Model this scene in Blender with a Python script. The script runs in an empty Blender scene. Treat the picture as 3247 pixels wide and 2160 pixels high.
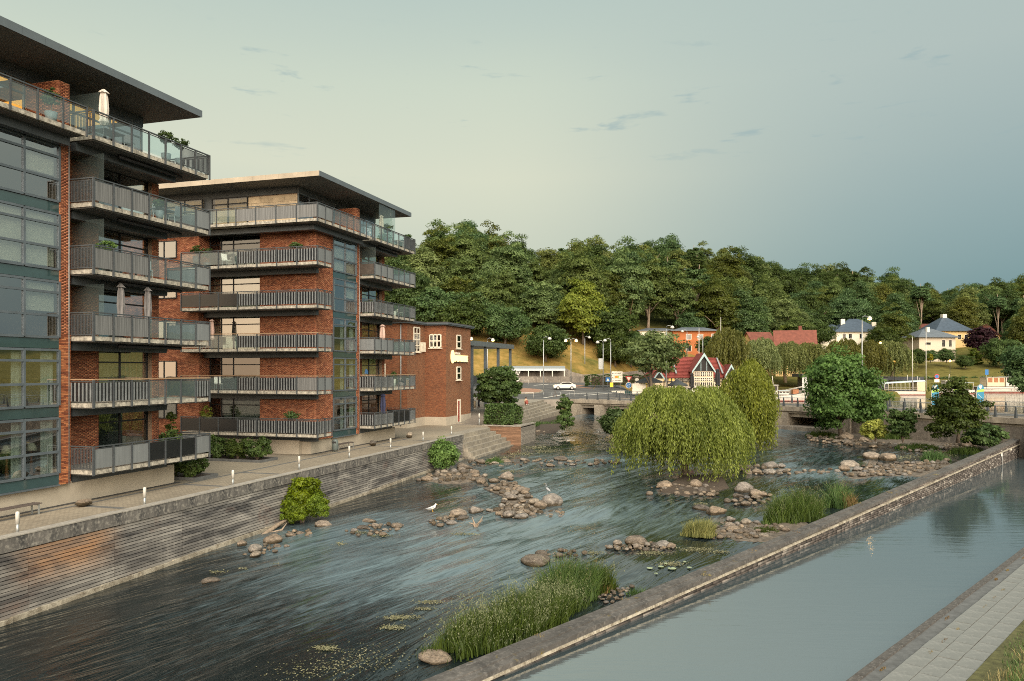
import bpy, math, random
import numpy as np
from mathutils import Vector, Matrix

R = math.radians
sc = bpy.context.scene
COL = sc.collection

# ------------------------------------------------------------------ camera, sky, sun, exposure
F, CX, HY, CZ = 2464.0, 1623.0, 1172.0, 9.0            # focal length, principal column, horizon row (photo pixels), eye height
cam = bpy.data.cameras.new('camera')
cam.sensor_width = 36.0
cam.lens = 36.0 * F / 3247.0
cam.shift_y = (HY - 1080.0) / 3247.0
cam.clip_start, cam.clip_end = 0.5, 6000.0
camo = bpy.data.objects.new('camera', cam)
camo.location = (0, 0, CZ)
camo.rotation_euler = (R(90), 0, 0)
COL.objects.link(camo)
sc.camera = camo

SUN_AZ, SUN_EL = R(168.0), R(34.0)
GLOW_AZ = R(-141.0)                       # compass bearing from +Y (clockwise positive): behind the camera, to the left
sun_dir = Vector((math.sin(SUN_AZ) * math.cos(SUN_EL), math.cos(SUN_AZ) * math.cos(SUN_EL), math.sin(SUN_EL)))
sl = bpy.data.lights.new('sun', 'SUN')
sl.energy, sl.angle, sl.color = 2.8, R(65), (1.0, 0.87, 0.72)
so = bpy.data.objects.new('sun', sl)
so.rotation_euler = sun_dir.to_track_quat('Z', 'Y').to_euler()
so.location = sun_dir * 300
COL.objects.link(so)

sc.view_settings.view_transform = 'Standard'
sc.view_settings.look = 'None'
sc.view_settings.exposure = 1.3
sc.view_settings.gamma = 1.0
sc.render.engine = 'CYCLES'
sc.cycles.use_denoising = False
sc.cycles.pixel_filter_type = 'BLACKMAN_HARRIS'
sc.cycles.filter_width = 1.0
sc.cycles.max_bounces = 6
sc.cycles.diffuse_bounces = 3
sc.cycles.glossy_bounces = 3
sc.cycles.transmission_bounces = 3
sc.cycles.transparent_max_bounces = 10
sc.cycles.caustics_reflective = False
sc.cycles.caustics_refractive = False
sc.cycles.sample_clamp_indirect = 4.0

def srgb(r, g, b):
    f = lambda c: (c / 255.0 / 12.92) if c <= 10 else ((c / 255.0 + 0.055) / 1.055) ** 2.4
    return (f(r), f(g), f(b), 1.0)

class NT:                                               # small helper to write node trees
    def __init__(s, tree):
        s.t = tree; s.n = tree.nodes; s.l = tree.links
    def __call__(s, kind, **kw):
        nd = s.n.new(kind)
        for k, v in kw.items():
            if k == 'ins':
                for i, val in v.items():
                    if isinstance(val, bpy.types.NodeSocket): s.l.new(val, nd.inputs[i])
                    else: nd.inputs[i].default_value = val
            else: setattr(nd, k, v)
        return nd
    def math(s, op, a, b=0.0, c=None, clamp=False):
        nd = s('ShaderNodeMath', operation=op, use_clamp=clamp)
        for i, val in enumerate((a, b, c)):
            if val is None: continue
            if isinstance(val, bpy.types.NodeSocket): s.l.new(val, nd.inputs[i])
            else: nd.inputs[i].default_value = val
        return nd.outputs[0]
    def ramp(s, fac, stops, interp='LINEAR'):
        nd = s('ShaderNodeValToRGB'); cr = nd.color_ramp; cr.interpolation = interp
        while len(cr.elements) < len(stops): cr.elements.new(0.5)
        for e, (p, c) in zip(cr.elements, stops):
            e.position = p
            e.color = c if len(c) == 4 else (*c, 1.0)
        if fac is not None: s.l.new(fac, nd.inputs[0])
        return nd.outputs[0]
    def mix(s, fac, a, b, blend='MIX'):
        nd = s('ShaderNodeMix', data_type='RGBA', blend_type=blend, clamp_factor=True)
        for i, val in ((0, fac), (6, a), (7, b)):
            if isinstance(val, bpy.types.NodeSocket): s.l.new(val, nd.inputs[i])
            else: nd.inputs[i].default_value = val if (i == 0 or len(val) == 4) else (*val, 1.0)
        return nd.outputs[2]
    def noise(s, vec, scale, detail=3.0, rough=0.55, dist=0.0, out=0):
        nd = s('ShaderNodeTexNoise', ins={'Scale': scale, 'Detail': detail, 'Roughness': rough, 'Distortion': dist})
        if vec is not None: s.l.new(vec, nd.inputs['Vector'])
        return nd.outputs[out]
    def mapping(s, vec, scale=(1, 1, 1), rot=(0, 0, 0), loc=(0, 0, 0)):
        nd = s('ShaderNodeMapping', ins={'Scale': scale, 'Rotation': rot, 'Location': loc})
        s.l.new(vec, nd.inputs['Vector'])
        return nd.outputs[0]

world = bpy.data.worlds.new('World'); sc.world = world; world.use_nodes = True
w = NT(world.node_tree); w.n.clear()
tc = w('ShaderNodeTexCoord').outputs['Generated']
sep = w('ShaderNodeSeparateXYZ', ins={0: tc})
dz = w.math('MAXIMUM', sep.outputs[2], 0.0)
hl = w.math('SQRT', w.math('ADD', w.math('MULTIPLY', sep.outputs[0], sep.outputs[0]), w.math('ADD', w.math('MULTIPLY', sep.outputs[1], sep.outputs[1]), 1e-5)))
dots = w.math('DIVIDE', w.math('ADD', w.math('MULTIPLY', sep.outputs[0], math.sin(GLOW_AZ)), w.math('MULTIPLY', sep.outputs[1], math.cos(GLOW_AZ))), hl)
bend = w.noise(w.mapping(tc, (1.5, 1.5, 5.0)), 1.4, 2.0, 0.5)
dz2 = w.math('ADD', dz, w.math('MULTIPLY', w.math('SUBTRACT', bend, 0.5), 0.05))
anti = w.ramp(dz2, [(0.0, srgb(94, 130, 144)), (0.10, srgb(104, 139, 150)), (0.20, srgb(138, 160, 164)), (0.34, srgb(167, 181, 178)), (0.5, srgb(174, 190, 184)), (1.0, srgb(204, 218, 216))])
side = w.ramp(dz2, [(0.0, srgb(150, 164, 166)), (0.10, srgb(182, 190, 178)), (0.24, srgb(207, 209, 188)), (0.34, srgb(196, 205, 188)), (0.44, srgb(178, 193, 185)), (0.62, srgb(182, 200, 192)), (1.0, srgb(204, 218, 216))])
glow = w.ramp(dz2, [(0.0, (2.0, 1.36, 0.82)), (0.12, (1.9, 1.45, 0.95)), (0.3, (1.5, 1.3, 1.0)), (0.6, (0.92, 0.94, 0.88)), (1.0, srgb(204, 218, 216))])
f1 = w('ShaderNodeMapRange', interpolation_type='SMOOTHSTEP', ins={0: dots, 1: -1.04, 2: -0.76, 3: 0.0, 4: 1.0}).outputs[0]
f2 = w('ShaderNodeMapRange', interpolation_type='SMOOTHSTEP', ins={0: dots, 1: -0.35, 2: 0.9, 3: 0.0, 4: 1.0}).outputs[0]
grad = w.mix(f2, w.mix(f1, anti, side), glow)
# a few thin wisps of cloud high over the valley
cm = w.noise(w.mapping(tc, (9.0, 9.0, 46.0)), 1.0, 4.0, 0.6, 0.3)
band = w.math('MULTIPLY', w('ShaderNodeMapRange', interpolation_type='SMOOTHSTEP', ins={0: dz, 1: 0.22, 2: 0.29, 3: 0.0, 4: 1.0}).outputs[0],
              w('ShaderNodeMapRange', interpolation_type='SMOOTHSTEP', ins={0: dz, 1: 0.42, 2: 0.34, 3: 0.0, 4: 1.0}).outputs[0])
cl = w('ShaderNodeMapRange', interpolation_type='SMOOTHSTEP', ins={0: cm, 1: 0.60, 2: 0.72, 3: 0.0, 4: 0.55}).outputs[0]
grad = w.mix(w.math('MULTIPLY', cl, band), grad, srgb(140, 165, 170))
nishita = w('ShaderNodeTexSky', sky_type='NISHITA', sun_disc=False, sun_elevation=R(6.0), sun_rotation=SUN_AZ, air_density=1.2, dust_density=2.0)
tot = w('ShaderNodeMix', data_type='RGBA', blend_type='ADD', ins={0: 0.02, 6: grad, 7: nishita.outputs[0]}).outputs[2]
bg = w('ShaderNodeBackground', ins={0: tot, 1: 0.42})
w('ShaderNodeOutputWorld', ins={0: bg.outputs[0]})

# ------------------------------------------------------------------ places: u runs along the quay, v across it away from the river
TH = math.atan(757.0 / 2464.0)
UX, UY = math.sin(TH), math.cos(TH)
VX, VY = -math.cos(TH), math.sin(TH)
ROTU = R(90) - TH
def W(u, v, z=0.0): return Vector((u * UX + v * VX, u * UY + v * VY, z))
def at(x, y, d): return Vector(((x - CX) / F * d, d, CZ - (y - HY) / F * d))
def on_z(x, y, z): return at(x, y, (CZ - z) * F / (y - HY))
def water_z(y): return 0.0175 * (y - 24.0)
def on_river(x, y):                                     # where a photo point meets the sloping river
    k = (y - HY) / F                                    # CZ - k d = .0175 (d - 24)
    return at(x, y, (CZ + 0.42) / (k + 0.0175))

# ------------------------------------------------------------------ materials
MATS = {}
def principled(name, color=(0.5, 0.5, 0.5), rough=0.6, metal=0.0, spec=0.5):
    m = bpy.data.materials.new(name); m.use_nodes = True
    t = NT(m.node_tree); b = t.n['Principled BSDF']
    b.inputs['Base Color'].default_value = (*color[:3], 1.0)
    b.inputs['Roughness'].default_value = rough
    b.inputs['Metallic'].default_value = metal
    b.inputs['Specular IOR Level'].default_value = spec
    MATS[name] = m
    return m, t, b
def simple(name, color, rough=0.6, metal=0.0, var=0.25, scale=3.0, bump=0.0, spec=0.4, rand=0.0, stretch=(1, 1, 1)):
    """colour with soft mottling (and a different shade per object when rand > 0)"""
    m, t, b = principled(name, color, rough, metal, spec)
    co = t('ShaderNodeTexCoord').outputs['Object']
    n = t.noise(t.mapping(co, stretch), scale, 5.0, 0.6)
    dark = tuple(c * (1 - var) for c in color[:3]); light = tuple(min(1, c * (1 + var)) for c in color[:3])
    c = t.ramp(n, [(0.28, dark), (0.72, light)])
    if rand:
        rnd = t('ShaderNodeObjectInfo').outputs['Random']
        k = t.math('MULTIPLY_ADD', rnd, 2 * rand, 1 - rand)
        cc = t('ShaderNodeCombineColor', ins={0: k, 1: k, 2: k}).outputs[0]
        c = t.mix(1.0, c, cc, 'MULTIPLY')
    t.l.new(c, b.inputs['Base Color'])
    if bump:
        bp = t('ShaderNodeBump', ins={'Strength': bump, 'Distance': 0.02, 'Height': t.noise(co, scale * 4, 4.0)})
        t.l.new(bp.outputs[0], b.inputs['Normal'])
    return m
def emitter(name, color, strength):
    m = bpy.data.materials.new(name); m.use_nodes = True
    t = NT(m.node_tree); t.n.clear()
    e = t('ShaderNodeEmission', ins={0: (*color, 1.0), 1: strength})
    t('ShaderNodeOutputMaterial', ins={0: e.outputs[0]})
    MATS[name] = m
    return m
def glassy(name, tint, ior=1.5, rough=0.0, haze=0.0, hazecol=(0.4, 0.5, 0.5)):
    m = bpy.data.materials.new(name); m.use_nodes = True
    t = NT(m.node_tree); t.n.clear()
    fc = t('ShaderNodeLayerWeight', ins={0: 0.5}).outputs['Facing']
    f0 = ((ior - 1) / (ior + 1)) ** 2
    fr = t.math('MULTIPLY_ADD', t.math('POWER', fc, 5.0), 1 - f0, f0)
    fr = t.math('MULTIPLY', fr, t.math('SUBTRACT', 1.0, t('ShaderNodeNewGeometry').outputs['Backfacing']))
    tr = t('ShaderNodeBsdfTransparent', ins={0: (*tint, 1.0)}).outputs[0]
    if haze:
        df = t('ShaderNodeBsdfDiffuse', ins={0: (*hazecol, 1.0)}).outputs[0]
        tr = t('ShaderNodeMixShader', ins={0: haze, 1: tr, 2: df}).outputs[0]
    co = t('ShaderNodeTexCoord').outputs['Object']
    bp = t('ShaderNodeBump', ins={'Strength': 0.12, 'Distance': 0.02, 'Height': t.noise(co, 0.9, 1.0)})
    gl = t('ShaderNodeBsdfGlossy', ins={0: (0.95, 0.97, 1.0, 1.0), 'Roughness': rough, 'Normal': bp.outputs[0]}).outputs[0]
    mx = t('ShaderNodeMixShader', ins={0: fr, 1: tr, 2: gl}).outputs[0]
    t('ShaderNodeOutputMaterial', ins={0: mx})
    MATS[name] = m
    return m
def leafy(name, c1, c2, trans=0.35, scale=0.5):
    """leaf colour drifting from branch to branch and from plant to plant, lit from both sides"""
    m = bpy.data.materials.new(name); m.use_nodes = True
    t = NT(m.node_tree); t.n.clear()
    geo = t('ShaderNodeTexCoord').outputs['Object']
    n = t.noise(geo, scale, 3.0, 0.6)
    a = t('ShaderNodeAttribute', attribute_name='rnd').outputs['Fac']
    f = t.math('ADD', t.math('MULTIPLY', n, 0.9), t.math('MULTIPLY_ADD', a, 0.75, -0.32), clamp=True)
    c = t.mix(f, c1, c2)
    rnd = t('ShaderNodeObjectInfo').outputs['Random']
    hs = t('ShaderNodeHueSaturation', ins={'Hue': t.math('MULTIPLY_ADD', rnd, 0.05, 0.475), 'Saturation': t.math('MULTIPLY_ADD', rnd, -0.25, 1.05), 'Value': t.math('MULTIPLY_ADD', rnd, 0.7, 0.65), 'Color': c}).outputs[0]
    d = t('ShaderNodeBsdfDiffuse', ins={0: hs}).outputs[0]
    tr = t('ShaderNodeBsdfTranslucent', ins={0: hs}).outputs[0]
    g = t('ShaderNodeBsdfGlossy', ins={0: (0.6, 0.65, 0.6, 1), 'Roughness': 0.45}).outputs[0]
    mx = t('ShaderNodeMixShader', ins={0: trans, 1: d, 2: tr}).outputs[0]
    mx = t('ShaderNodeMixShader', ins={0: 0.018, 1: mx, 2: g}).outputs[0]
    t('ShaderNodeOutputMaterial', ins={0: mx})
    MATS[name] = m
    return m

# ------------------------------------------------------------------ mesh helpers
def prop(o, label=None, cat=None, group=None, kind=None):
    if label: o['label'] = label
    if cat: o['category'] = cat
    if group: o['group'] = group
    if kind: o['kind'] = kind
    return o
def empty(name, loc=(0, 0, 0), rz=0.0, label=None, cat=None, group=None):
    o = bpy.data.objects.new(name, None)
    o.empty_display_size = 0.2
    o.location = loc; o.rotation_euler = (0, 0, rz)
    COL.objects.link(o)
    return prop(o, label, cat, group)
def link_mesh(name, me, parent=None, loc=None, rz=None):
    o = bpy.data.objects.new(name, me)
    COL.objects.link(o)
    if parent: o.parent = parent
    if loc is not None: o.location = loc
    if rz is not None: o.rotation_euler = (0, 0, rz)
    return o
def M(m): return MATS[m] if isinstance(m, str) else m

class MB:
    """collects boxes, tubes, prisms ... into one mesh; several materials by index"""
    def __init__(s): s.v = []; s.f = []; s.m = []; s.mi = 0; s.smooth = []; s.sm = False
    def add(s, vs, fs):
        b = len(s.v)
        s.v.extend([tuple(p) for p in vs])
        for f in fs:
            s.f.append([b + i for i in f]); s.m.append(s.mi); s.smooth.append(s.sm)
        return s
    def mat(s, i): s.mi = i; return s
    def box(s, x0, x1, y0, y1, z0, z1):
        return s.add([(x0, y0, z0), (x1, y0, z0), (x1, y1, z0), (x0, y1, z0), (x0, y0, z1), (x1, y0, z1), (x1, y1, z1), (x0, y1, z1)],
                     [(0, 3, 2, 1), (4, 5, 6, 7), (0, 1, 5, 4), (1, 2, 6, 5), (2, 3, 7, 6), (3, 0, 4, 7)])
    def cbox(s, c, size, rz=0.0, rx=0.0):
        hx, hy, hz = size[0] / 2, size[1] / 2, size[2] / 2
        mt = Matrix.Translation(c) @ Matrix.Rotation(rz, 4, 'Z') @ Matrix.Rotation(rx, 4, 'X')
        vs = [mt @ Vector(p) for p in ((-hx, -hy, -hz), (hx, -hy, -hz), (hx, hy, -hz), (-hx, hy, -hz), (-hx, -hy, hz), (hx, -hy, hz), (hx, hy, hz), (-hx, hy, hz))]
        return s.add(vs, [(0, 3, 2, 1), (4, 5, 6, 7), (0, 1, 5, 4), (1, 2, 6, 5), (2, 3, 7, 6), (3, 0, 4, 7)])
    def prism(s, poly, z0, z1):
        n = len(poly)
        z0 = z0 if hasattr(z0, '__len__') else [z0] * n
        z1 = z1 if hasattr(z1, '__len__') else [z1] * n
        vs = [(p[0], p[1], z0[i]) for i, p in enumerate(poly)] + [(p[0], p[1], z1[i]) for i, p in enumerate(poly)]
        fs = [tuple(range(n - 1, -1, -1)), tuple(range(n, 2 * n))] + [(i, (i + 1) % n, n + (i + 1) % n, n + i) for i in range(n)]
        return s.add(vs, fs)
    def wedge(s, pts_a, pts_b):
        """a solid between two like polygons (any orientation)"""
        n = len(pts_a)
        fs = [tuple(range(n - 1, -1, -1)), tuple(range(n, 2 * n))] + [(i, (i + 1) % n, n + (i + 1) % n, n + i) for i in range(n)]
        return s.add(list(pts_a) + list(pts_b), fs)
    def tube(s, pts, rad, n=6, cap=True):
        pts = [Vector(p) for p in pts]
        rad = rad if hasattr(rad, '__len__') else [rad] * len(pts)
        rings = []
        for i, p in enumerate(pts):
            d = (pts[min(i + 1, len(pts) - 1)] - pts[max(i - 1, 0)])
            if d.length < 1e-9: d = Vector((0, 0, 1))
            d.normalize()
            a = Vector((0, 0, 1)) if abs(d.z) < 0.9 else Vector((1, 0, 0))
            e1 = d.cross(a).normalized(); e2 = d.cross(e1)
            rings.append([p + (e1 * math.cos(2 * math.pi * k / n) + e2 * math.sin(2 * math.pi * k / n)) * rad[i] for k in range(n)])
        vs = [q for r_ in rings for q in r_]
        fs = []
        for i in range(len(pts) - 1):
            for k in range(n):
                fs.append((i * n + k, i * n + (k + 1) % n, (i + 1) * n + (k + 1) % n, (i + 1) * n + k))
        if cap:
            fs.append(tuple(range(n - 1, -1, -1))); fs.append(tuple((len(pts) - 1) * n + k for k in range(n)))
        sm = s.sm; s.sm = n > 5
        s.add(vs, fs); s.sm = sm
        return s
    def lathe(s, prof, c=(0, 0, 0), n=14, squash=1.0):
        vs = []
        for r_, z in prof:
            for k in range(n):
                a = 2 * math.pi * k / n
                vs.append((c[0] + r_ * math.cos(a), c[1] + r_ * math.sin(a) * squash, c[2] + z))
        fs = []
        for i in range(len(prof) - 1):
            for k in range(n):
                fs.append((i * n + k, i * n + (k + 1) % n, (i + 1) * n + (k + 1) % n, (i + 1) * n + k))
        fs.append(tuple(range(n - 1, -1, -1))); fs.append(tuple((len(prof) - 1) * n + k for k in range(n)))
        sm = s.sm; s.sm = True
        s.add(vs, fs); s.sm = sm
        return s
    def mesh(s, name, mats):
        me = bpy.data.meshes.new(name)
        me.from_pydata(s.v, [], s.f)
        for m in (mats if isinstance(mats, (list, tuple)) else [mats]): me.materials.append(M(m))
        if any(s.m): me.polygons.foreach_set('material_index', s.m)
        if any(s.smooth): me.polygons.foreach_set('use_smooth', s.smooth)
        me.validate(); me.update()
        return me
    def build(s, name, mats, parent=None, loc=None, rz=None, **kw):
        return prop(link_mesh(name, s.mesh(name, mats), parent, loc, rz), **kw)

def np_mesh(name, V, Q, mat, rnd=None, smooth=False):
    """mesh from arrays: V (n,3), Q (m,k) with k = 3 or 4; rnd: one value per face"""
    V = np.asarray(V, np.float32); Q = np.asarray(Q, np.int32)
    k = Q.shape[1]
    me = bpy.data.meshes.new(name)
    me.vertices.add(len(V)); me.vertices.foreach_set('co', V.ravel())
    me.loops.add(Q.size); me.loops.foreach_set('vertex_index', Q.ravel())
    me.polygons.add(len(Q)); me.polygons.foreach_set('loop_start', np.arange(0, Q.size, k, dtype=np.int32))
    me.polygons.foreach_set('loop_total', np.full(len(Q), k, np.int32))
    if smooth: me.polygons.foreach_set('use_smooth', np.ones(len(Q), bool))
    me.update(calc_edges=True)
    if rnd is not None:
        at_ = me.attributes.new('rnd', 'FLOAT', 'FACE'); at_.data.foreach_set('value', np.asarray(rnd, np.float32))
    me.materials.append(M(mat))
    return me
def copy_tree(o, parent=None):
    c = o.copy(); COL.objects.link(c)
    if parent is not None:
        c.parent = parent
    for ch in list(o.children): copy_tree(ch, c)
    return c
def bricks(name, parent, o, ax, w_, h_, nrm, mat='brick', bw=0.24, bh=0.0675, joint=0.012, depth=0.02, seed=0, label=None):
    """real bricks in stretcher bond laid on a rectangle: o = lower corner, ax = unit vector along the courses, nrm = outward normal (local)"""
    o = np.array(o, float); ax = np.array(ax, float); nrm = np.array(nrm, float); up = np.array((0, 0, 1.0))
    rg = np.random.default_rng(seed)
    A0, A1, Z0 = [], [], []
    nrow = max(1, int(h_ / bh))
    for r_ in range(nrow):
        x = -(bw / 2) * (r_ % 2)
        while x < w_ - 0.02:
            a, b = max(0, x), min(w_, x + bw - joint)
            if b - a > 0.03: A0.append(a); A1.append(b); Z0.append(r_ * bh)
            x += bw
    A0, A1, Z0 = map(np.array, (A0, A1, Z0))
    n = len(A0); Z1 = Z0 + bh - joint
    D = depth + rg.normal(0, 0.003, n)
    def pt(a, z, d): return o + a[:, None] * ax + z[:, None] * up + d[:, None] * nrm
    zero = np.zeros(n)
    P = np.stack([pt(A0, Z0, zero), pt(A1, Z0, zero), pt(A1, Z1, zero), pt(A0, Z1, zero), pt(A0, Z0, D), pt(A1, Z0, D), pt(A1, Z1, D), pt(A0, Z1, D)], 1)
    flip = np.dot(np.cross(ax, up), nrm) < 0
    q = np.array([(4, 5, 6, 7), (0, 1, 5, 4), (1, 2, 6, 5), (2, 3, 7, 6), (3, 0, 4, 7)])
    if flip: q = q[:, ::-1]
    Q = (np.arange(n)[:, None, None] * 8 + q[None]).reshape(-1, 4)
    me = np_mesh(name, P.reshape(-1, 3), Q, mat, np.repeat(rg.random(n), 5))
    return prop(link_mesh(name, me, parent), kind='stuff')
# ------------------------------------------------------------------ the materials of the place
def brick_material(name, stops, tex=None):
    m, t, b = principled(name, (0.3, 0.1, 0.05), 0.85, 0, 0.2)
    co = t('ShaderNodeTexCoord').outputs['Object']
    a = t('ShaderNodeAttribute', attribute_name='rnd').outputs['Fac']
    n = t.noise(co, 1.2, 4.0, 0.6)
    f = t.math('ADD', t.math('MULTIPLY', a, 0.75), t.math('MULTIPLY', n, 0.3))
    c = t.ramp(f, stops)
    t.l.new(c, b.inputs['Base Color'])
    bp = t('ShaderNodeBump', ins={'Strength': 0.4, 'Distance': 0.01, 'Height': t.noise(co, 45.0, 3.0)})
    t.l.new(bp.outputs[0], b.inputs['Normal'])
    return m
brick_material('brick', [(0.1, (0.15, 0.055, 0.035)), (0.35, (0.25, 0.088, 0.048)), (0.6, (0.33, 0.125, 0.065)), (0.9, (0.40, 0.175, 0.095))])
simple('mortar', (0.27, 0.20, 0.145), 0.95, var=0.2, scale=8)
def brick_tex(name, c1, c2, mort, bw, bh, joint, axis='XZ', noise_amt=0.4):
    """brick courses for walls too far off to pick bricks apart"""
    m, t, b = principled(name, c1, 0.85, 0, 0.2)
    co = t('ShaderNodeTexCoord').outputs['Object']
    s = t('ShaderNodeSeparateXYZ', ins={0: co})
    h = t.math('ADD', s.outputs[0], s.outputs[1])
    v = t('ShaderNodeCombineXYZ', ins={0: h, 1: s.outputs[2]}).outputs[0]
    bt = t('ShaderNodeTexBrick', ins={'Color1': (*c1, 1), 'Color2': (*c2, 1), 'Mortar': (*mort, 1), 'Scale': 1.0, 'Mortar Size': joint, 'Brick Width': bw, 'Row Height': bh, 'Bias': -0.1})
    t.l.new(v, bt.inputs['Vector'])
    big = t.ramp(t.noise(co, 0.35, 4.0, 0.65), [(0.25, (0.62, 0.6, 0.6)), (0.75, (1.2, 1.15, 1.1))])
    c = t.mix(noise_amt, bt.outputs[0], big, 'MULTIPLY')
    t.l.new(c, b.inputs['Base Color'])
    bp = t('ShaderNodeBump', invert=True, ins={'Strength': 0.5, 'Distance': 0.02, 'Height': bt.outputs[1]})
    t.l.new(bp.outputs[0], b.inputs['Normal'])
    return m
brick_tex('tower_brick', (0.14, 0.045, 0.024), (0.28, 0.098, 0.043), (0.27, 0.19, 0.12), 0.24, 0.072, 0.009, noise_amt=0.5)
brick_tex('grey_brick', (0.16, 0.14, 0.13), (0.34, 0.31, 0.28), (0.12, 0.11, 0.10), 0.42, 0.14, 0.012, noise_amt=0.8)
simple('steel', (0.075, 0.085, 0.092), 0.45, 0.3, var=0.2, scale=2)
simple('steel_blue', (0.115, 0.14, 0.16), 0.42, 0.35, var=0.2, scale=1.5)
simple('dark_metal', (0.022, 0.024, 0.026), 0.5, 0.2, var=0.3)
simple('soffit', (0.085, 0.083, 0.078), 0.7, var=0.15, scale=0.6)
simple('fascia', (0.13, 0.155, 0.17), 0.4, 0.3, var=0.15, scale=0.8)
simple('fascia_warm', (0.36, 0.31, 0.24), 0.55, 0.0, var=0.2, scale=0.8)
simple('roofing', (0.06, 0.06, 0.058), 0.9, var=0.3, scale=2)
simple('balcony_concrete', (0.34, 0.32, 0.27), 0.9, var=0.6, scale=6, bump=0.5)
simple('render_wall', (0.40, 0.36, 0.29), 0.95, var=0.16, scale=0.7, bump=0.25)
simple('panel_grey', (0.17, 0.185, 0.19), 0.6, 0.1, var=0.14, scale=1.2, rand=0.08, stretch=(6, 6, 0.5))
simple('panel_mesh', (0.15, 0.155, 0.155), 0.6, 0.1, var=0.55, scale=7.0, rand=0.05, stretch=(3, 3, 0.06))
simple('panel_dark', (0.012, 0.013, 0.015), 0.25, 0.0, var=0.2, spec=0.6)
simple('panel_brown', (0.075, 0.062, 0.052), 0.6, 0.0, var=0.3)
simple('panel_pale', (0.17, 0.185, 0.19), 0.55, 0.1, var=0.3, scale=2.5)
simple('handrail_wood', (0.30, 0.20, 0.12), 0.7, var=0.25, stretch=(0.3, 6, 6))
simple('stone_panel', (0.50, 0.40, 0.27), 0.8, var=0.25, scale=2, rand=0.15)
simple('white_frame', (0.72, 0.66, 0.54), 0.6, var=0.1)
simple('interior', (0.34, 0.33, 0.29), 0.9, var=0.3, scale=0.6)
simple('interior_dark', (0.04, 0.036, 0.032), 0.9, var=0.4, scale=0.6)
simple('ceiling_wood', (0.34, 0.17, 0.07), 0.5, var=0.2)
simple('blind', (0.74, 0.71, 0.60), 0.9, var=0.12, scale=2, stretch=(1, 1, 14))
simple('curtain', (0.62, 0.58, 0.46), 0.9, var=0.35, scale=3, stretch=(5, 5, 0.05))
simple('curtain_cool', (0.62, 0.67, 0.64), 0.9, var=0.25, scale=3, stretch=(5, 5, 0.05))
emitter('lamp_orange', (1.0, 0.42, 0.07), 1.1)
emitter('lamp_street', (1.0, 0.56, 0.14), 7.0)
emitter('lamp_window', (1.0, 0.46, 0.08), 0.6)
emitter('neon', (1.0, 0.78, 0.34), 0.85)
glassy('pane', (0.74, 0.78, 0.76), 3.8)
glassy('pane_dark', (0.50, 0.55, 0.55), 2.3)
glassy('pane_gold', (0.70, 0.66, 0.55), 1.9)
glassy('balcony_glass', (0.86, 0.93, 0.93), 1.7, 0.0, 0.07, (0.45, 0.58, 0.6))
glassy('screen_glass', (0.86, 0.90, 0.88), 1.45, 0.0, 0.06)
simple('spandrel', (0.03, 0.06, 0.062), 0.08, 0.0, var=0.25, scale=0.7, spec=1.0)
# concrete that has stood by the water: streaks, pale bloom, dark stains
def weathered(name, base, dark, light, scale=1.0, stretch=(1, 1, 0.25), rough=0.9, moss=0.0, bump=0.4):
    m, t, b = principled(name, base, rough, 0, 0.25)
    co = t('ShaderNodeTexCoord').outputs['Object']
    n1 = t.noise(t.mapping(co, stretch), 1.3 * scale, 6.0, 0.65)
    n2 = t.noise(co, 7.0 * scale, 5.0, 0.6)
    n3 = t.noise(t.mapping(co, (1, 1, 1), loc=(13, 5, 2)), 0.55 * scale, 4.0, 0.6)
    c = t.mix(t.ramp(n1, [(0.35, (0, 0, 0)), (0.62, (1, 1, 1))]), (*dark, 1), (*base, 1))
    c = t.mix(t.math('MULTIPLY', t.ramp(n2, [(0.5, (0, 0, 0)), (0.75, (1, 1, 1))]), 0.7), c, (*light, 1))
    c = t.mix(t.math('MULTIPLY', t.ramp(n3, [(0.45, (0, 0, 0)), (0.7, (1, 1, 1))]), 0.5), c, (*dark, 1))
    if moss:
        n4 = t.noise(co, 2.3 * scale, 6.0, 0.7)
        c = t.mix(t.ramp(n4, [(0.66 - moss * 0.1, (0, 0, 0)), (0.72, (1, 1, 1))]), c, (0.13, 0.10, 0.025, 1))
    t.l.new(c, b.inputs['Base Color'])
    bp = t('ShaderNodeBump', ins={'Strength': bump, 'Distance': 0.03, 'Height': n2})
    t.l.new(bp.outputs[0], b.inputs['Normal'])
    return m
weathered('quay_concrete', (0.17, 0.16, 0.145), (0.055, 0.055, 0.055), (0.40, 0.38, 0.33), 1.0, (1, 1, 0.3))
weathered('coping_top', (0.33, 0.31, 0.27), (0.22, 0.21, 0.19), (0.45, 0.43, 0.38), 1.0, (1, 1, 1))
weathered('footing', (0.38, 0.35, 0.28), (0.13, 0.11, 0.08), (0.55, 0.52, 0.44), 2.5, (1, 1, 1), moss=0.4)
weathered('canal_coping', (0.105, 0.10, 0.093), (0.055, 0.053, 0.05), (0.21, 0.20, 0.185), 1.2, (1, 1, 1), moss=0.5)
weathered('bridge_concrete', (0.32, 0.28, 0.22), (0.16, 0.14, 0.115), (0.44, 0.40, 0.33), 0.6, (1, 1, 0.3))
weathered('old_concrete', (0.23, 0.20, 0.165), (0.10, 0.09, 0.08), (0.35, 0.32, 0.27), 0.5, (1, 1, 0.2))
weathered('step_concrete', (0.30, 0.27, 0.215), (0.17, 0.155, 0.13), (0.42, 0.39, 0.32), 1.0, (1, 1, 1))
weathered('slab_grey', (0.19, 0.20, 0.19), (0.14, 0.148, 0.142), (0.25, 0.255, 0.24), 0.7, (1, 1, 1), bump=0.15)
simple('kerb_dark', (0.10, 0.105, 0.105), 0.9, var=0.3, scale=3, bump=0.3)
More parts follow.
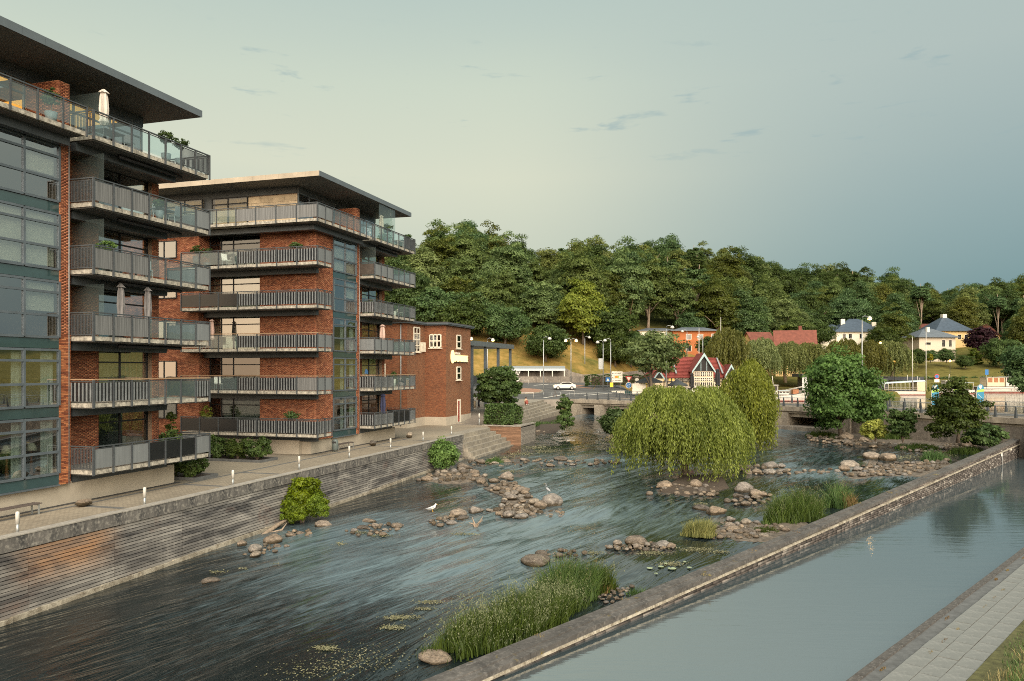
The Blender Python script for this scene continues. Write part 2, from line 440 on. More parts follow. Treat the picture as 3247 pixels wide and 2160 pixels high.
# quay planks: silver-grey timber with black runs and one rust-brown stretch
def plank_material():
    m, t, b = principled('quay_plank', (0.3, 0.29, 0.27), 0.85, 0, 0.25)
    g = t('ShaderNodeNewGeometry').outputs['Position']
    uvw = t.mapping(g, (1, 1, 1), (0, 0, -ROTU))           # x along the quay, z up
    n1 = t.noise(t.mapping(uvw, (0.35, 1, 1.5)), 1.0, 6.0, 0.65, 0.8)
    n2 = t.noise(t.mapping(uvw, (1.2, 1, 26)), 1.0, 4.0, 0.6)
    n3 = t.noise(t.mapping(uvw, (0.22, 1, 0.5), loc=(4, 0, 0)), 1.0, 5.0, 0.6, 0.5)
    rnd = t('ShaderNodeObjectInfo').outputs['Random']
    c = t.ramp(t.math('ADD', n1, t.math('MULTIPLY_ADD', rnd, 0.16, -0.08)), [(0.30, (0.04, 0.041, 0.044)), (0.43, (0.125, 0.122, 0.118)), (0.56, (0.26, 0.25, 0.23)), (0.75, (0.44, 0.42, 0.38))])
    c = t.mix(t.math('MULTIPLY', n2, 0.4), c, (0.10, 0.095, 0.09, 1))
    s = t('ShaderNodeSeparateXYZ', ins={0: uvw})
    near = t.math('MULTIPLY', t('ShaderNodeMapRange', interpolation_type='SMOOTHSTEP', ins={0: s.outputs[0], 1: 20.6, 2: 22.4, 3: 0.0, 4: 1.0}).outputs[0],
                  t('ShaderNodeMapRange', interpolation_type='SMOOTHSTEP', ins={0: s.outputs[0], 1: 26.6, 2: 24.6, 3: 0.0, 4: 1.0}).outputs[0])
    up = t('ShaderNodeMapRange', interpolation_type='SMOOTHSTEP', ins={0: s.outputs[2], 1: 0.7, 2: 1.9, 3: 0.0, 4: 1.0}).outputs[0]
    rust = t.math('MULTIPLY', t.math('MULTIPLY', near, up), t.ramp(n1, [(0.36, (0.15, 0.15, 0.15)), (0.6, (1, 1, 1))]))
    c = t.mix(t.math('MULTIPLY', rust, 0.85), c, t.ramp(n2, [(0.3, (0.20, 0.085, 0.035)), (0.7, (0.52, 0.30, 0.15))]))
    brown = t.math('MULTIPLY', t.ramp(n3, [(0.58, (0, 0, 0)), (0.70, (1, 1, 1))]), 0.5)
    c = t.mix(brown, c, (0.16, 0.075, 0.05, 1))
    low = t('ShaderNodeMapRange', interpolation_type='SMOOTHSTEP', ins={0: s.outputs[2], 1: 1.0, 2: 0.1, 3: 0.0, 4: 0.55}).outputs[0]
    c = t.mix(t.math('MULTIPLY', low, n1), c, (0.5, 0.48, 0.43, 1))
    t.l.new(c, b.inputs['Base Color'])
    bp = t('ShaderNodeBump', ins={'Strength': 0.35, 'Distance': 0.01, 'Height': n2})
    t.l.new(bp.outputs[0], b.inputs['Normal'])
plank_material()
# clinker paving of the promenade, laid in rows with darker bands
def paving():
    m, t, b = principled('paving', (0.24, 0.21, 0.17), 0.9, 0, 0.25)
    co = t('ShaderNodeTexCoord').outputs['Object']
    bt = t('ShaderNodeTexBrick', ins={'Color1': (0.25, 0.215, 0.165, 1), 'Color2': (0.32, 0.28, 0.215, 1), 'Mortar': (0.17, 0.15, 0.12, 1), 'Scale': 1.0, 'Mortar Size': 0.012, 'Brick Width': 0.24, 'Row Height': 0.12, 'Bias': 0.0})
    t.l.new(co, bt.inputs['Vector'])
    big = t.ramp(t.noise(co, 0.22, 5.0, 0.6), [(0.3, (0.72, 0.72, 0.72)), (0.7, (1.12, 1.1, 1.06))])
    c = t.mix(0.8, bt.outputs[0], big, 'MULTIPLY')
    t.l.new(c, b.inputs['Base Color'])
paving()
simple('paving_band', (0.115, 0.115, 0.11), 0.85, var=0.25, scale=2)
simple('gravel_dark', (0.05, 0.05, 0.05), 0.95, var=0.5, scale=18, bump=0.8)
simple('asphalt', (0.085, 0.085, 0.083), 0.85, var=0.3, scale=0.6, bump=0.1)
simple('asphalt_light', (0.20, 0.175, 0.145), 0.9, var=0.2, scale=0.8)
simple('road_paint', (0.62, 0.60, 0.53), 0.7, var=0.25, scale=3)
simple('island_red', (0.26, 0.15, 0.10), 0.9, var=0.25, scale=3)
simple('timber_brown', (0.20, 0.115, 0.07), 0.85, var=0.4, scale=2, stretch=(1, 1, 8), rand=0.2)
simple('timber_grey', (0.22, 0.20, 0.17), 0.85, var=0.5, scale=2, stretch=(1, 1, 8), rand=0.2)
simple('galvanised', (0.33, 0.35, 0.35), 0.4, 0.5, var=0.1)
simple('lamp_white', (0.50, 0.49, 0.45), 0.5, var=0.06)
simple('white_paint', (0.54, 0.51, 0.45), 0.45, var=0.1, scale=1.5)
simple('boat_red', (0.28, 0.05, 0.035), 0.5, var=0.2)
simple('boat_wood', (0.30, 0.12, 0.05), 0.4, var=0.25)
simple('boat_roof', (0.40, 0.48, 0.49), 0.6, var=0.1)
simple('black_trim', (0.02, 0.02, 0.022), 0.5, var=0.2)
simple('dark_slate', (0.045, 0.05, 0.056), 0.6, var=0.3, scale=1)
simple('banner_blue', (0.035, 0.20, 0.33), 0.7, var=0.15)
simple('banner_green', (0.33, 0.50, 0.09), 0.7, var=0.1)
simple('sign_blue', (0.03, 0.15, 0.38), 0.5, var=0.05)
simple('sign_red', (0.50, 0.04, 0.035), 0.5, var=0.05)
simple('sign_white', (0.78, 0.73, 0.62), 0.5, var=0.05)
simple('sign_yellow', (0.80, 0.55, 0.03), 0.5, var=0.05)
simple('sign_orange', (0.70, 0.25, 0.03), 0.5, var=0.05)
simple('bench_wood', (0.10, 0.08, 0.07), 0.7, var=0.3, stretch=(0.4, 6, 6))
simple('bin_grey', (0.13, 0.16, 0.155), 0.5, 0.2, var=0.15)
simple('parasol_pale', (0.58, 0.53, 0.46), 0.9, var=0.3, scale=5, stretch=(4, 4, 0.3))
simple('parasol_grey', (0.17, 0.165, 0.165), 0.9, var=0.45, scale=5, stretch=(4, 4, 0.3))
simple('parasol_pink', (0.52, 0.37, 0.31), 0.9, var=0.3, scale=5, stretch=(4, 4, 0.3))
simple('parasol_navy', (0.03, 0.035, 0.075), 0.9, var=0.4, scale=5, stretch=(4, 4, 0.3))
simple('parasol_black', (0.025, 0.025, 0.028), 0.9, var=0.4, scale=5, stretch=(4, 4, 0.3))
simple('pot_grey', (0.20, 0.23, 0.24), 0.6, var=0.15)
simple('pot_dark', (0.03, 0.032, 0.035), 0.4, var=0.2)
simple('soil', (0.06, 0.045, 0.033), 0.95, var=0.4, scale=8, bump=0.6)
simple('cloth_white', (0.68, 0.66, 0.60), 0.9, var=0.12)
simple('cloth_dark', (0.025, 0.026, 0.032), 0.9, var=0.3)
simple('cloth_tan', (0.42, 0.33, 0.22), 0.9, var=0.2)
simple('cloth_red', (0.26, 0.07, 0.05), 0.9, var=0.25)
simple('cloth_grey', (0.27, 0.28, 0.29), 0.9, var=0.2)
simple('skin', (0.42, 0.24, 0.165), 0.6, var=0.08)
simple('hair', (0.05, 0.032, 0.02), 0.7, var=0.2)
simple('bark', (0.13, 0.105, 0.08), 0.95, var=0.45, scale=3, bump=0.7, stretch=(3, 3, 0.6))
simple('bark_pale', (0.27, 0.21, 0.155), 0.95, var=0.4, scale=3, bump=0.5, stretch=(3, 3, 0.6))
simple('roof_red', (0.19, 0.040, 0.032), 0.75, var=0.25, scale=1.5)
simple('tile_red', (0.15, 0.050, 0.034), 0.8, var=0.3, scale=1.2, rand=0.12)
simple('roof_slate_blue', (0.05, 0.072, 0.10), 0.55, var=0.2, scale=1.0)
simple('roof_grey', (0.10, 0.12, 0.14), 0.6, var=0.2, scale=1.0)
simple('timber_black', (0.022, 0.021, 0.02), 0.8, var=0.3)
simple('plaster_cream', (0.60, 0.50, 0.34), 0.9, var=0.12)
simple('plaster_white', (0.70, 0.65, 0.53), 0.9, var=0.1)
simple('plaster_yellow', (0.66, 0.47, 0.22), 0.9, var=0.12)
simple('plaster_beige', (0.52, 0.45, 0.36), 0.9, var=0.12)
simple('house_orange', (0.36, 0.12, 0.042), 0.9, var=0.14, scale=0.8)
simple('barge_blue', (0.32, 0.43, 0.44), 0.6, var=0.12)
simple('balcony_blue', (0.03, 0.10, 0.26), 0.5, var=0.15)
simple('window_black', (0.014, 0.016, 0.018), 0.12, 0.0, var=0.3, spec=0.8)
simple('car_paint', (0.62, 0.60, 0.54), 0.25, 0.1, var=0.04, spec=0.6)
simple('tyre', (0.02, 0.02, 0.02), 0.8, var=0.2)
simple('bin_green', (0.03, 0.12, 0.10), 0.5, var=0.15)
simple('gull_white', (0.72, 0.70, 0.66), 0.8, var=0.08)
simple('gull_grey', (0.30, 0.32, 0.34), 0.8, var=0.12)
simple('beak', (0.55, 0.33, 0.05), 0.6, var=0.1)
# foliage
leafy('leaf_beech', (0.030, 0.058, 0.013), (0.185, 0.24, 0.05), 0.45, 0.25)
leafy('leaf_dark', (0.022, 0.048, 0.015), (0.115, 0.185, 0.046), 0.42, 0.25)
leafy('leaf_olive', (0.042, 0.062, 0.012), (0.22, 0.255, 0.055), 0.45, 0.25)
leafy('leaf_bright', (0.07, 0.12, 0.010), (0.30, 0.36, 0.045), 0.4, 0.3)
leafy('leaf_maple', (0.026, 0.065, 0.010), (0.13, 0.23, 0.032), 0.4, 0.7)
leafy('leaf_alder', (0.022, 0.06, 0.004), (0.25, 0.37, 0.022), 0.4, 1.8)
leafy('leaf_linden', (0.020, 0.048, 0.012), (0.105, 0.165, 0.038), 0.35, 0.6)
leafy('leaf_hedge', (0.025, 0.05, 0.012), (0.10, 0.16, 0.032), 0.3, 1.3)
leafy('leaf_willow', (0.05, 0.085, 0.010), (0.33, 0.40, 0.06), 0.45, 0.5)
leafy('leaf_willow_far', (0.06, 0.08, 0.018), (0.22, 0.24, 0.06), 0.4, 0.2)
leafy('leaf_purple', (0.018, 0.008, 0.012), (0.06, 0.022, 0.03), 0.3, 0.5)
leafy('leaf_yellow', (0.15, 0.17, 0.01), (0.42, 0.40, 0.03), 0.4, 1.0)
leafy('grass_green', (0.022, 0.055, 0.010), (0.12, 0.19, 0.035), 0.35, 1.2)
leafy('grass_dry', (0.13, 0.085, 0.03), (0.34, 0.25, 0.09), 0.35, 1.2)
leafy('grass_head', (0.10, 0.115, 0.045), (0.24, 0.24, 0.11), 0.35, 2.0)
leafy('weed_pale', (0.10, 0.11, 0.045), (0.42, 0.41, 0.25), 0.3, 3.0)
leafy('moss_weed', (0.02, 0.03, 0.008), (0.09, 0.10, 0.02), 0.3, 2.0)
simple('verge_turf', (0.075, 0.075, 0.028), 0.95, var=0.5, scale=4, bump=0.6)
def hillside():
    m, t, b = principled('hillside', (0.1, 0.1, 0.03), 0.95, 0, 0.1)
    g = t('ShaderNodeNewGeometry').outputs['Position']
    n1 = t.noise(g, 0.05, 5.0, 0.65); n2 = t.noise(g, 0.6, 5.0, 0.7)
    dry = t.ramp(n2, [(0.25, (0.11, 0.085, 0.022)), (0.5, (0.23, 0.155, 0.045)), (0.75, (0.32, 0.21, 0.075))])
    grn = t.ramp(n2, [(0.3, (0.035, 0.05, 0.012)), (0.7, (0.09, 0.115, 0.03))])
    c = t.mix(t.ramp(n1, [(0.30, (0, 0, 0)), (0.44, (1, 1, 1))]), grn, dry)
    s = t('ShaderNodeSeparateXYZ', ins={0: g})
    park = t('ShaderNodeMapRange', interpolation_type='SMOOTHSTEP', ins={0: s.outputs[0], 1: 30.0, 2: 80.0, 3: 0.0, 4: 0.65}).outputs[0]
    c = t.mix(park, c, grn)
    wood = t('ShaderNodeMapRange', interpolation_type='SMOOTHSTEP', ins={0: s.outputs[2], 1: 18.0, 2: 24.0, 3: 0.0, 4: 1.0}).outputs[0]
    c = t.mix(wood, c, t.ramp(n2, [(0.3, (0.022, 0.03, 0.010)), (0.7, (0.05, 0.06, 0.018))]))
    t.l.new(c, b.inputs['Base Color'])
hillside()
def rock_material(name='rock', many=False):
    m, t, b = principled(name, (0.3, 0.25, 0.2), 0.8, 0, 0.3)
    co = t('ShaderNodeTexCoord').outputs['Object']
    rnd = t('ShaderNodeAttribute', attribute_name='rnd').outputs['Fac'] if many else t('ShaderNodeObjectInfo').outputs['Random']
    base = t.ramp(rnd, [(0.0, (0.085, 0.075, 0.065)), (0.3, (0.17, 0.14, 0.11)), (0.55, (0.235, 0.185, 0.135)), (0.75, (0.20, 0.19, 0.18)), (0.9, (0.28, 0.24, 0.19)), (1.0, (0.11, 0.11, 0.115))])
    off = t('ShaderNodeCombineXYZ', ins={0: t.math('MULTIPLY', rnd, 37.0), 1: t.math('MULTIPLY', rnd, 11.0)}).outputs[0]
    vv = t('ShaderNodeVectorMath', operation='ADD', ins={0: co, 1: off}).outputs[0]
    n = t.noise(vv, 2.2, 6.0, 0.7); n2 = t.noise(vv, 9.0, 4.0, 0.7)
    c = t.mix(1.0, base, t.ramp(n, [(0.3, (0.35, 0.33, 0.32)), (0.5, (1, 1, 1)), (0.72, (1.9, 1.85, 1.75))]), 'MULTIPLY')
    c = t.mix(t.math('MULTIPLY', t.ramp(n2, [(0.55, (0, 0, 0)), (0.7, (1, 1, 1))]), 0.45), c, (0.5, 0.46, 0.40, 1))
    s = t('ShaderNodeSeparateXYZ', ins={0: co})
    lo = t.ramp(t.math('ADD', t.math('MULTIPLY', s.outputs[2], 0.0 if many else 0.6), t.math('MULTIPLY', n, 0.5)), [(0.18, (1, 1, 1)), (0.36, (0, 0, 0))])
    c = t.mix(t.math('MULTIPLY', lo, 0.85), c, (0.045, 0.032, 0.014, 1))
    t.l.new(c, b.inputs['Base Color'])
    bp = t('ShaderNodeBump', ins={'Strength': 0.9, 'Distance': 0.10, 'Height': n2})
    t.l.new(bp.outputs[0], b.inputs['Normal'])
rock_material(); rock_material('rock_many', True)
simple('gravel', (0.12, 0.10, 0.078), 0.95, var=0.6, scale=3.5, bump=1.0)
# water: a dark body with a clear reflecting skin; the river's skin is drawn out along the current
def water_material(name, body, ior, bumps, foam=0.0, foam_scale=0.3):
    m, t, b = principled(name, body, 0.02, 0, 0.5)
    b.inputs['IOR'].default_value = ior
    uvn = t('ShaderNodeUVMap', uv_map='flow').outputs[0]
    h = None
    for sx, sy, amp, dist in bumps:
        n = t.noise(t.mapping(uvn, (sx, sy, 1)), 1.0, 4.0, 0.6, dist)
        n = t.math('MULTIPLY', n, amp)
        h = n if h is None else t.math('ADD', h, n)
    calm = t.noise(t.mapping(uvn, (0.05, 0.11, 1)), 1.0, 3.0, 0.5)
    cm_ = t.ramp(calm, [(0.34, (0.25, 0.25, 0.25)), (0.6, (1, 1, 1))])
    bp = t('ShaderNodeBump', ins={'Strength': 1.0, 'Distance': 1.0, 'Height': t.math('MULTIPLY', h, cm_)})
    t.l.new(bp.outputs[0], b.inputs['Normal'])
    if foam:
        fa = t('ShaderNodeAttribute', attribute_name='foam').outputs['Fac']
        f1_ = t.noise(t.mapping(uvn, (0.22, 1.5, 1)), 1.0, 5.0, 0.65, 1.6)
        f2_ = t.noise(t.mapping(uvn, (0.9, 4.5, 1)), 1.0, 4.0, 0.6, 1.2)
        ff = t.math('MULTIPLY', t.math('ADD', t.math('MULTIPLY', f1_, 0.65), t.math('MULTIPLY', f2_, 0.35)), 2.4)
        thr = t('ShaderNodeMapRange', interpolation_type='SMOOTHSTEP', ins={0: t.math('ADD', ff, t.math('MULTIPLY', fa, 0.75)), 1: 1.28, 2: 2.25, 3: 0.0, 4: foam}).outputs[0]
        c = t.mix(thr, (*body, 1), (0.26, 0.37, 0.42, 1))
        t.l.new(c, b.inputs['Base Color'])
        rg = t.math('MULTIPLY_ADD', thr, 0.35, 0.045)
        t.l.new(rg, b.inputs['Roughness'])
water_material('river_water', (0.008, 0.013, 0.014), 1.5, [(0.08, 0.34, 0.20, 1.8), (0.24, 1.0, 0.045, 1.6), (0.8, 3.2, 0.006, 0.8)], 0.40)
water_material('canal_water', (0.05, 0.07, 0.078), 4.5, [(0.35, 1.6, 0.014, 0.3), (1.2, 6.0, 0.004, 0.2)])
water_material('lake_water', (0.012, 0.016, 0.015), 1.4, [(0.25, 0.9, 0.05, 0.3)])

leafy('leaf_alder_dim', (0.04, 0.085, 0.008), (0.17, 0.26, 0.03), 0.4, 1.2)
leafy('leaf_sallow', (0.022, 0.042, 0.010), (0.085, 0.125, 0.03), 0.35, 0.7)
leafy('grass_straw', (0.07, 0.085, 0.016), (0.30, 0.26, 0.07), 0.35, 1.2)
simple('lily', (0.30, 0.36, 0.22), 0.5, var=0.15)
leafy('leaf_lime', (0.045, 0.07, 0.014), (0.17, 0.20, 0.045), 0.4, 0.4)
# ------------------------------------------------------------------ the setting: river, canal, lake, ground, hills
PROM = 3.0                                              # promenade level
CANAL_Z = 0.35
CW0, CWD = Vector((2.2, 24.65)), Vector((0.6767, 0.7362))   # canal wall: a point of its face and its direction
CWN = Vector((-0.7362, 0.6767))                         # towards the river
def wall_top(y): return 0.76 + (y - 24.65) * 0.0271
def cw(k, off=0.0, z=0.0):
    p = CW0 + CWD * k + CWN * off
    return Vector((p.x, p.y, z))

def interp_poly(pts, n):
    P = np.array([tuple(p)[:2] for p in pts], float)
    d = np.r_[0, np.cumsum(np.hypot(*np.diff(P, axis=0).T))]
    s = np.linspace(0, 1, n) * (len(P) - 1)
    return np.stack([np.interp(s, np.arange(len(P)), P[:, 0]), np.interp(s, np.arange(len(P)), P[:, 1])], 1)
def smooth_noise(x, y, seed=0):
    rg = np.random.default_rng(seed); out = np.zeros_like(x, dtype=float)
    for k in range(14):
        a = rg.uniform(0, 6.28); f = 2 ** rg.uniform(0, 3.2); ph = rg.uniform(0, 6.28)
        out += np.sin((x * math.cos(a) + y * math.sin(a)) * f + ph) / f
    return out / 3.0
def river():
    ns, nt = 300, 110
    Lp = interp_poly([(-25.4, 3), W(20, 25.2), W(40, 25.2), W(66, 25.2), (1.0, 84), (3.5, 100), (8, 118), (16, 140)], ns)
    Rp = interp_poly([(-17.5, 3), (2.0, 24.9), (20.3, 44.8), (37.8, 63.9), (49, 76.5), (45, 94), (37.5, 106), (50, 122)], ns)
    t_ = np.linspace(0, 1, nt)[None, :, None]
    P = Lp[:, None] * (1 - t_) + Rp[:, None] * t_
    mid = P.mean(1); ln = np.r_[0, np.cumsum(np.hypot(*np.diff(mid, axis=0).T))]
    wd = np.hypot(*(Rp - Lp).T)
    U_ = np.repeat(ln[:, None], nt, 1); V_ = (np.linspace(0, 1, nt)[None] - 0.5) * wd[:, None]
    X, Y = P[..., 0], P[..., 1]
    foam = np.zeros_like(X) + 0.02
    for x, y, r_, a in [(1830, 1318, 12, .8), (2450, 1365, 9, 1.0), (2600, 1440, 12, .55), (2720, 1500, 3.5, 1.2), (2580, 1500, 3, 1.1), (2000, 1480, 12, .35), (1950, 1600, 14, .55), (1560, 1480, 9, .5), (1700, 1660, 12, .55),
                        (1350, 1770, 9, .5), (1130, 1700, 5, .7), (1230, 1655, 3.0, 1.0), (930, 1720, 2.0, 1.1), (800, 1900, 9, .55), (550, 2000, 7, .45), (1900, 1460, 4, .8), (1620, 1400, 5, .2)]:
        q = on_river(x, y)
        foam += a * np.exp(-((X - q.x) ** 2 + (Y - q.y) ** 2) / (r_ * r_))
    for x, y, r_, a in [(1180, 1600, 6, .6), (1850, 1395, 7, .5), (2150, 1560, 6, .4), (2060, 1740, 5, .6), (1600, 2000, 5, .35), (100, 1950, 10, .45), (420, 1900, 7, .4), (1000, 2100, 5, .4), (200, 2150, 8, .3)]:
        q = on_river(x, y)
        foam -= a * np.exp(-((X - q.x) ** 2 + (Y - q.y) ** 2) / (r_ * r_))
    foam = np.clip(foam, -0.3, 1.0)
    amp = np.clip(foam, 0.02, 1) * 0.10
    Z = water_z(Y) + amp * smooth_noise(U_ * 0.30, V_ * 1.1, 3) + amp * 0.35 * smooth_noise(U_ * 0.9, V_ * 3.0, 8)
    Vv = np.stack([X, Y, Z], -1).reshape(-1, 3)
    i = np.arange(ns - 1)[:, None] * nt + np.arange(nt - 1)[None]
    Q = np.stack([i, i + 1, i + nt + 1, i + nt], -1).reshape(-1, 4)[:, ::-1]
    me = np_mesh('river', Vv, Q, 'river_water', smooth=True)
    at_ = me.attributes.new('foam', 'FLOAT', 'POINT'); at_.data.foreach_set('value', foam.ravel().astype(np.float32))
    uv = me.uv_layers.new(name='flow')
    co = np.stack([U_, V_], -1).reshape(-1, 2)[Q.ravel()]
    uv.data.foreach_set('uv', co.astype(np.float32).ravel())
    prop(link_mesh('river', me), label='dark fast-flowing river with pale streaks between quay and canal wall', kind='structure')
river()
def sheet(name, pts, mat, label=None, uvrot=0.0):
    n = len(pts)
    me = bpy.data.meshes.new(name); me.from_pydata([tuple(p) for p in pts], [], [tuple(range(n))])
    uv = me.uv_layers.new(name='flow'); c, s = math.cos(uvrot), math.sin(uvrot)
    for l in me.loops:
        p = pts[l.vertex_index]; uv.data[l.index].uv = (p[0] * c + p[1] * s, -p[0] * s + p[1] * c)
    me.materials.append(M(mat)); me.update()
    o = link_mesh(name, me)
    if o.data.polygons[0].normal.z < 0: o.data.flip_normals()
    return prop(o, label=label, kind='structure')
KD = Vector((0.694, 0.720))                             # the pavement kerb on the far side of the canal
KP = Vector(on_z(2680, 2160, 0.72).xy)
def kb(k, off=0.0, z=0.0):
    p = KP + KD * k + Vector((0.720, -0.694)) * off
    return Vector((p.x, p.y, z))
sheet('canal', [cw(-32, 0.2, CANAL_Z), kb(-26, 0.3, CANAL_Z), kb(75, 0.3, CANAL_Z), cw(71, 0.2, CANAL_Z)], 'canal_water', 'still canal mirroring the sky beside the towpath', 0.0)

# terrain: flat by the road, a wooded ridge beyond, a lake hollowed out on the right
BX = np.array([-500, 600, 1000, 1300, 1500, 1800, 2000, 2200, 2450, 2700, 3000, 3247, 3700, 5000], float)
FOOT = np.array([150, 150, 156, 162, 166, 170, 186, 196, 218, 222, 212, 208, 206, 206], float)
CREST = np.array([250, 250, 255, 260, 262, 270, 285, 300, 335, 390, 440, 470, 500, 500], float)
TOPY = np.array([830, 820, 805, 800, 742, 800, 775, 755, 828, 872, 922, 905, 895, 890], float)
def base_z(x, y):
    x = np.asarray(x, float); y = np.asarray(y, float)
    return 4.0 + 0.068 * np.clip(y - 131, 0, 36) * np.clip((2030 - (CX + x / np.maximum(y, 1) * F)) / 80, 0, 1)
def on_road(x, y):                                      # where a photo point meets the road, which climbs towards the slope
    lo, hi = 100.0, 260.0
    for i in range(40):
        m = (lo + hi) / 2; p = at(x, y, m)
        if p.z > float(base_z(p.x, p.y)) + 0.1: lo = m
        else: hi = m
    return at(x, y, (lo + hi) / 2)
def hill_z(x, y):
    x = np.asarray(x, float); y = np.asarray(y, float)
    b = CX + x / np.maximum(y, 1) * F
    ft, cr, ty = np.interp(b, BX, FOOT), np.interp(b, BX, CREST), np.interp(b, BX, TOPY)
    zc = CZ + (HY - ty) / F * cr - 19.0
    t_ = np.clip((y - ft) / (cr - ft), 0, 1)
    s1 = 0.55 * t_ + 0.45 * t_ * t_ * (3 - 2 * t_)
    s2 = 0.35 * t_ + 0.65 * (1 - (1 - t_) ** 2.2)
    k = np.clip((2060 - b) / 130, 0, 1) + 0.55 * np.clip((b - 2560) / 100, 0, 1)
    z0 = base_z(x, y)
    s = s1 * (1 - k) + s2 * k
    z = z0 + (zc - z0) * s + np.maximum(0, y - cr) * 0.02
    z = z + 0.5 * np.sin(x * 0.07 + 1) * np.sin(y * 0.05) * np.clip(t_ * 4, 0, 1)
    return z
LAKE = [(30, 129), (43, 113), (54.5, 99), (61, 86), (75, 70), (400, 60), (400, 190), (170, 222), (120, 214), (93, 198), (87, 173), (62, 167), (51, 161), (44, 146)]
def in_poly(x, y, poly):
    c = np.zeros(np.shape(x), bool); n = len(poly)
    for i in range(n):
        (x0, y0), (x1, y1) = poly[i], poly[(i + 1) % n]
        hit = ((y0 > y) != (y1 > y))
        with np.errstate(divide='ignore', invalid='ignore'):
            c ^= hit & (x < (x1 - x0) * (y - y0) / (y1 - y0 + 1e-12) + x0)
    return c
def terrain():
    xs = np.r_[np.linspace(-900, -130, 20), np.linspace(-120, 250, 186), np.linspace(262, 1500, 30)]
    ys = np.r_[np.linspace(60, 260, 126), np.linspace(263, 560, 80), np.linspace(580, 2600, 30)]
    X, Y = np.meshgrid(xs, ys)
    Z = hill_z(X, Y)
    rg = np.random.default_rng(1)
    lk = in_poly(X, Y, LAKE)
    Z = np.where(lk, 1.4, Z)
    low = (Y < 150) & ~lk                               # river corridor and everything this side of the road is built separately
    Z = np.where(low & (Y < 128), 0.2, Z)
    n = len(xs)
    i = np.arange(len(ys) - 1)[:, None] * n + np.arange(n - 1)[None]
    Q = np.stack([i, i + 1, i + n + 1, i + n], -1).reshape(-1, 4)
    me = np_mesh('terrain', np.stack([X, Y, Z], -1).reshape(-1, 3), Q, 'hillside', smooth=True)
    prop(link_mesh('terrain', me), label='dry grassy slope rising into a wooded ridge', kind='structure')
    sheet('ground', [(-3000, -600, -1.6), (3000, -600, -1.6), (3000, 140, -1.6), (-3000, 140, -1.6)], 'soil', 'dark bed under river and canal')
terrain()
sheet('lake', [(x, y, 2.8) for x, y in LAKE], 'lake_water', 'calm harbour water with boats moored along its bank')

# promenade: one slab along the quay, then ramping up to the road
def promenade():
    b = MB()
    b.prism([W(-30, 25.35), W(66.2, 25.35), W(66.2, 25.75), W(76, 25.75), W(79, 27.2), W(79, 140), W(-30, 140)], -1.5, PROM)
    o = b.build('promenade', ['paving'], kind='structure', label='clinker-paved promenade between apartments and quay')
    o.data.transform(Matrix.Rotation(-ROTU, 4, 'Z')); o.rotation_euler = (0, 0, ROTU)
    # ramp and plaza towards the road
    E = [(79.0, 27.2), (84.0, 24.6)]
    for x, y, z in ((1640, 1283, 4.05), (1722, 1268, 4.1), (1790, 1266, 4.1)):
        q = on_z(x, y, z); E.append((q.x * UX + q.y * UY, q.x * VX + q.y * VY))
    E.append((E[-1][0] + 22, E[-1][1] + 4))
    us = np.linspace(79, E[-1][0], 60); ve = np.interp(us, [e[0] for e in E], [e[1] for e in E])
    V = []; nv = 24
    for u, v in zip(us, ve):
        f = min(1, max(0, (u - 80) / 12)); z = PROM + 1.1 * f * f * (3 - 2 * f)
        V.append(tuple(W(u, v, -1.5)))
        for k in range(nv): V.append(tuple(W(u, v + (k / (nv - 1)) ** 2 * 110, z)))
    n = nv + 1
    i = np.arange(len(us) - 1)[:, None] * n + np.arange(n - 1)[None]
    Q = np.stack([i, i + 1, i + n + 1, i + n], -1).reshape(-1, 4)[:, ::-1]
    prop(link_mesh('plaza', np_mesh('plaza', V, Q, 'asphalt_light')), label='paved square ramping up from promenade to road', kind='structure')
promenade()
def bands():                                            # darker paving bands set into the promenade
    for name, uv in (('paving_band', [(14, 28.3, 62, 28.55)]),):
        for u0, v0, u1, v1 in uv:
            b = MB(); b.prism([W(u0, v0), W(u1, v0), W(u1, v1), W(u0, v1)], PROM, PROM + 0.004)
            b.build('paving_band', ['paving_band'], kind='structure', label='dark paving band running along the promenade')
    for u in (20.5, 27.0, 33.6, 38.5, 55.0, 60.5):
        b = MB(); b.prism([W(u, 25.9), W(u + 0.35, 25.9), W(u + 0.35, 28.296), W(u, 28.296)], PROM, PROM + 0.004)
        b.build('paving_band', ['paving_band'], kind='structure', label='dark paving band crossing the promenade')
    b = MB(); b.prism([W(14, 28.95), W(34.3, 28.95), W(34.3, 29.35), W(14, 29.35)], PROM, PROM + 0.02)
    b.build('gravel_strip', ['gravel_dark'], kind='structure', label='dark gravel strip along the first apartment plinth')
    b = MB(); b.prism([W(48.3, 29.5), W(62.4, 29.5), W(62.4, 29.9), W(48.3, 29.9)], PROM, PROM + 0.02)
    b.build('gravel_strip', ['gravel_dark'], kind='structure', label='dark gravel strip along the second apartment plinth')
bands()

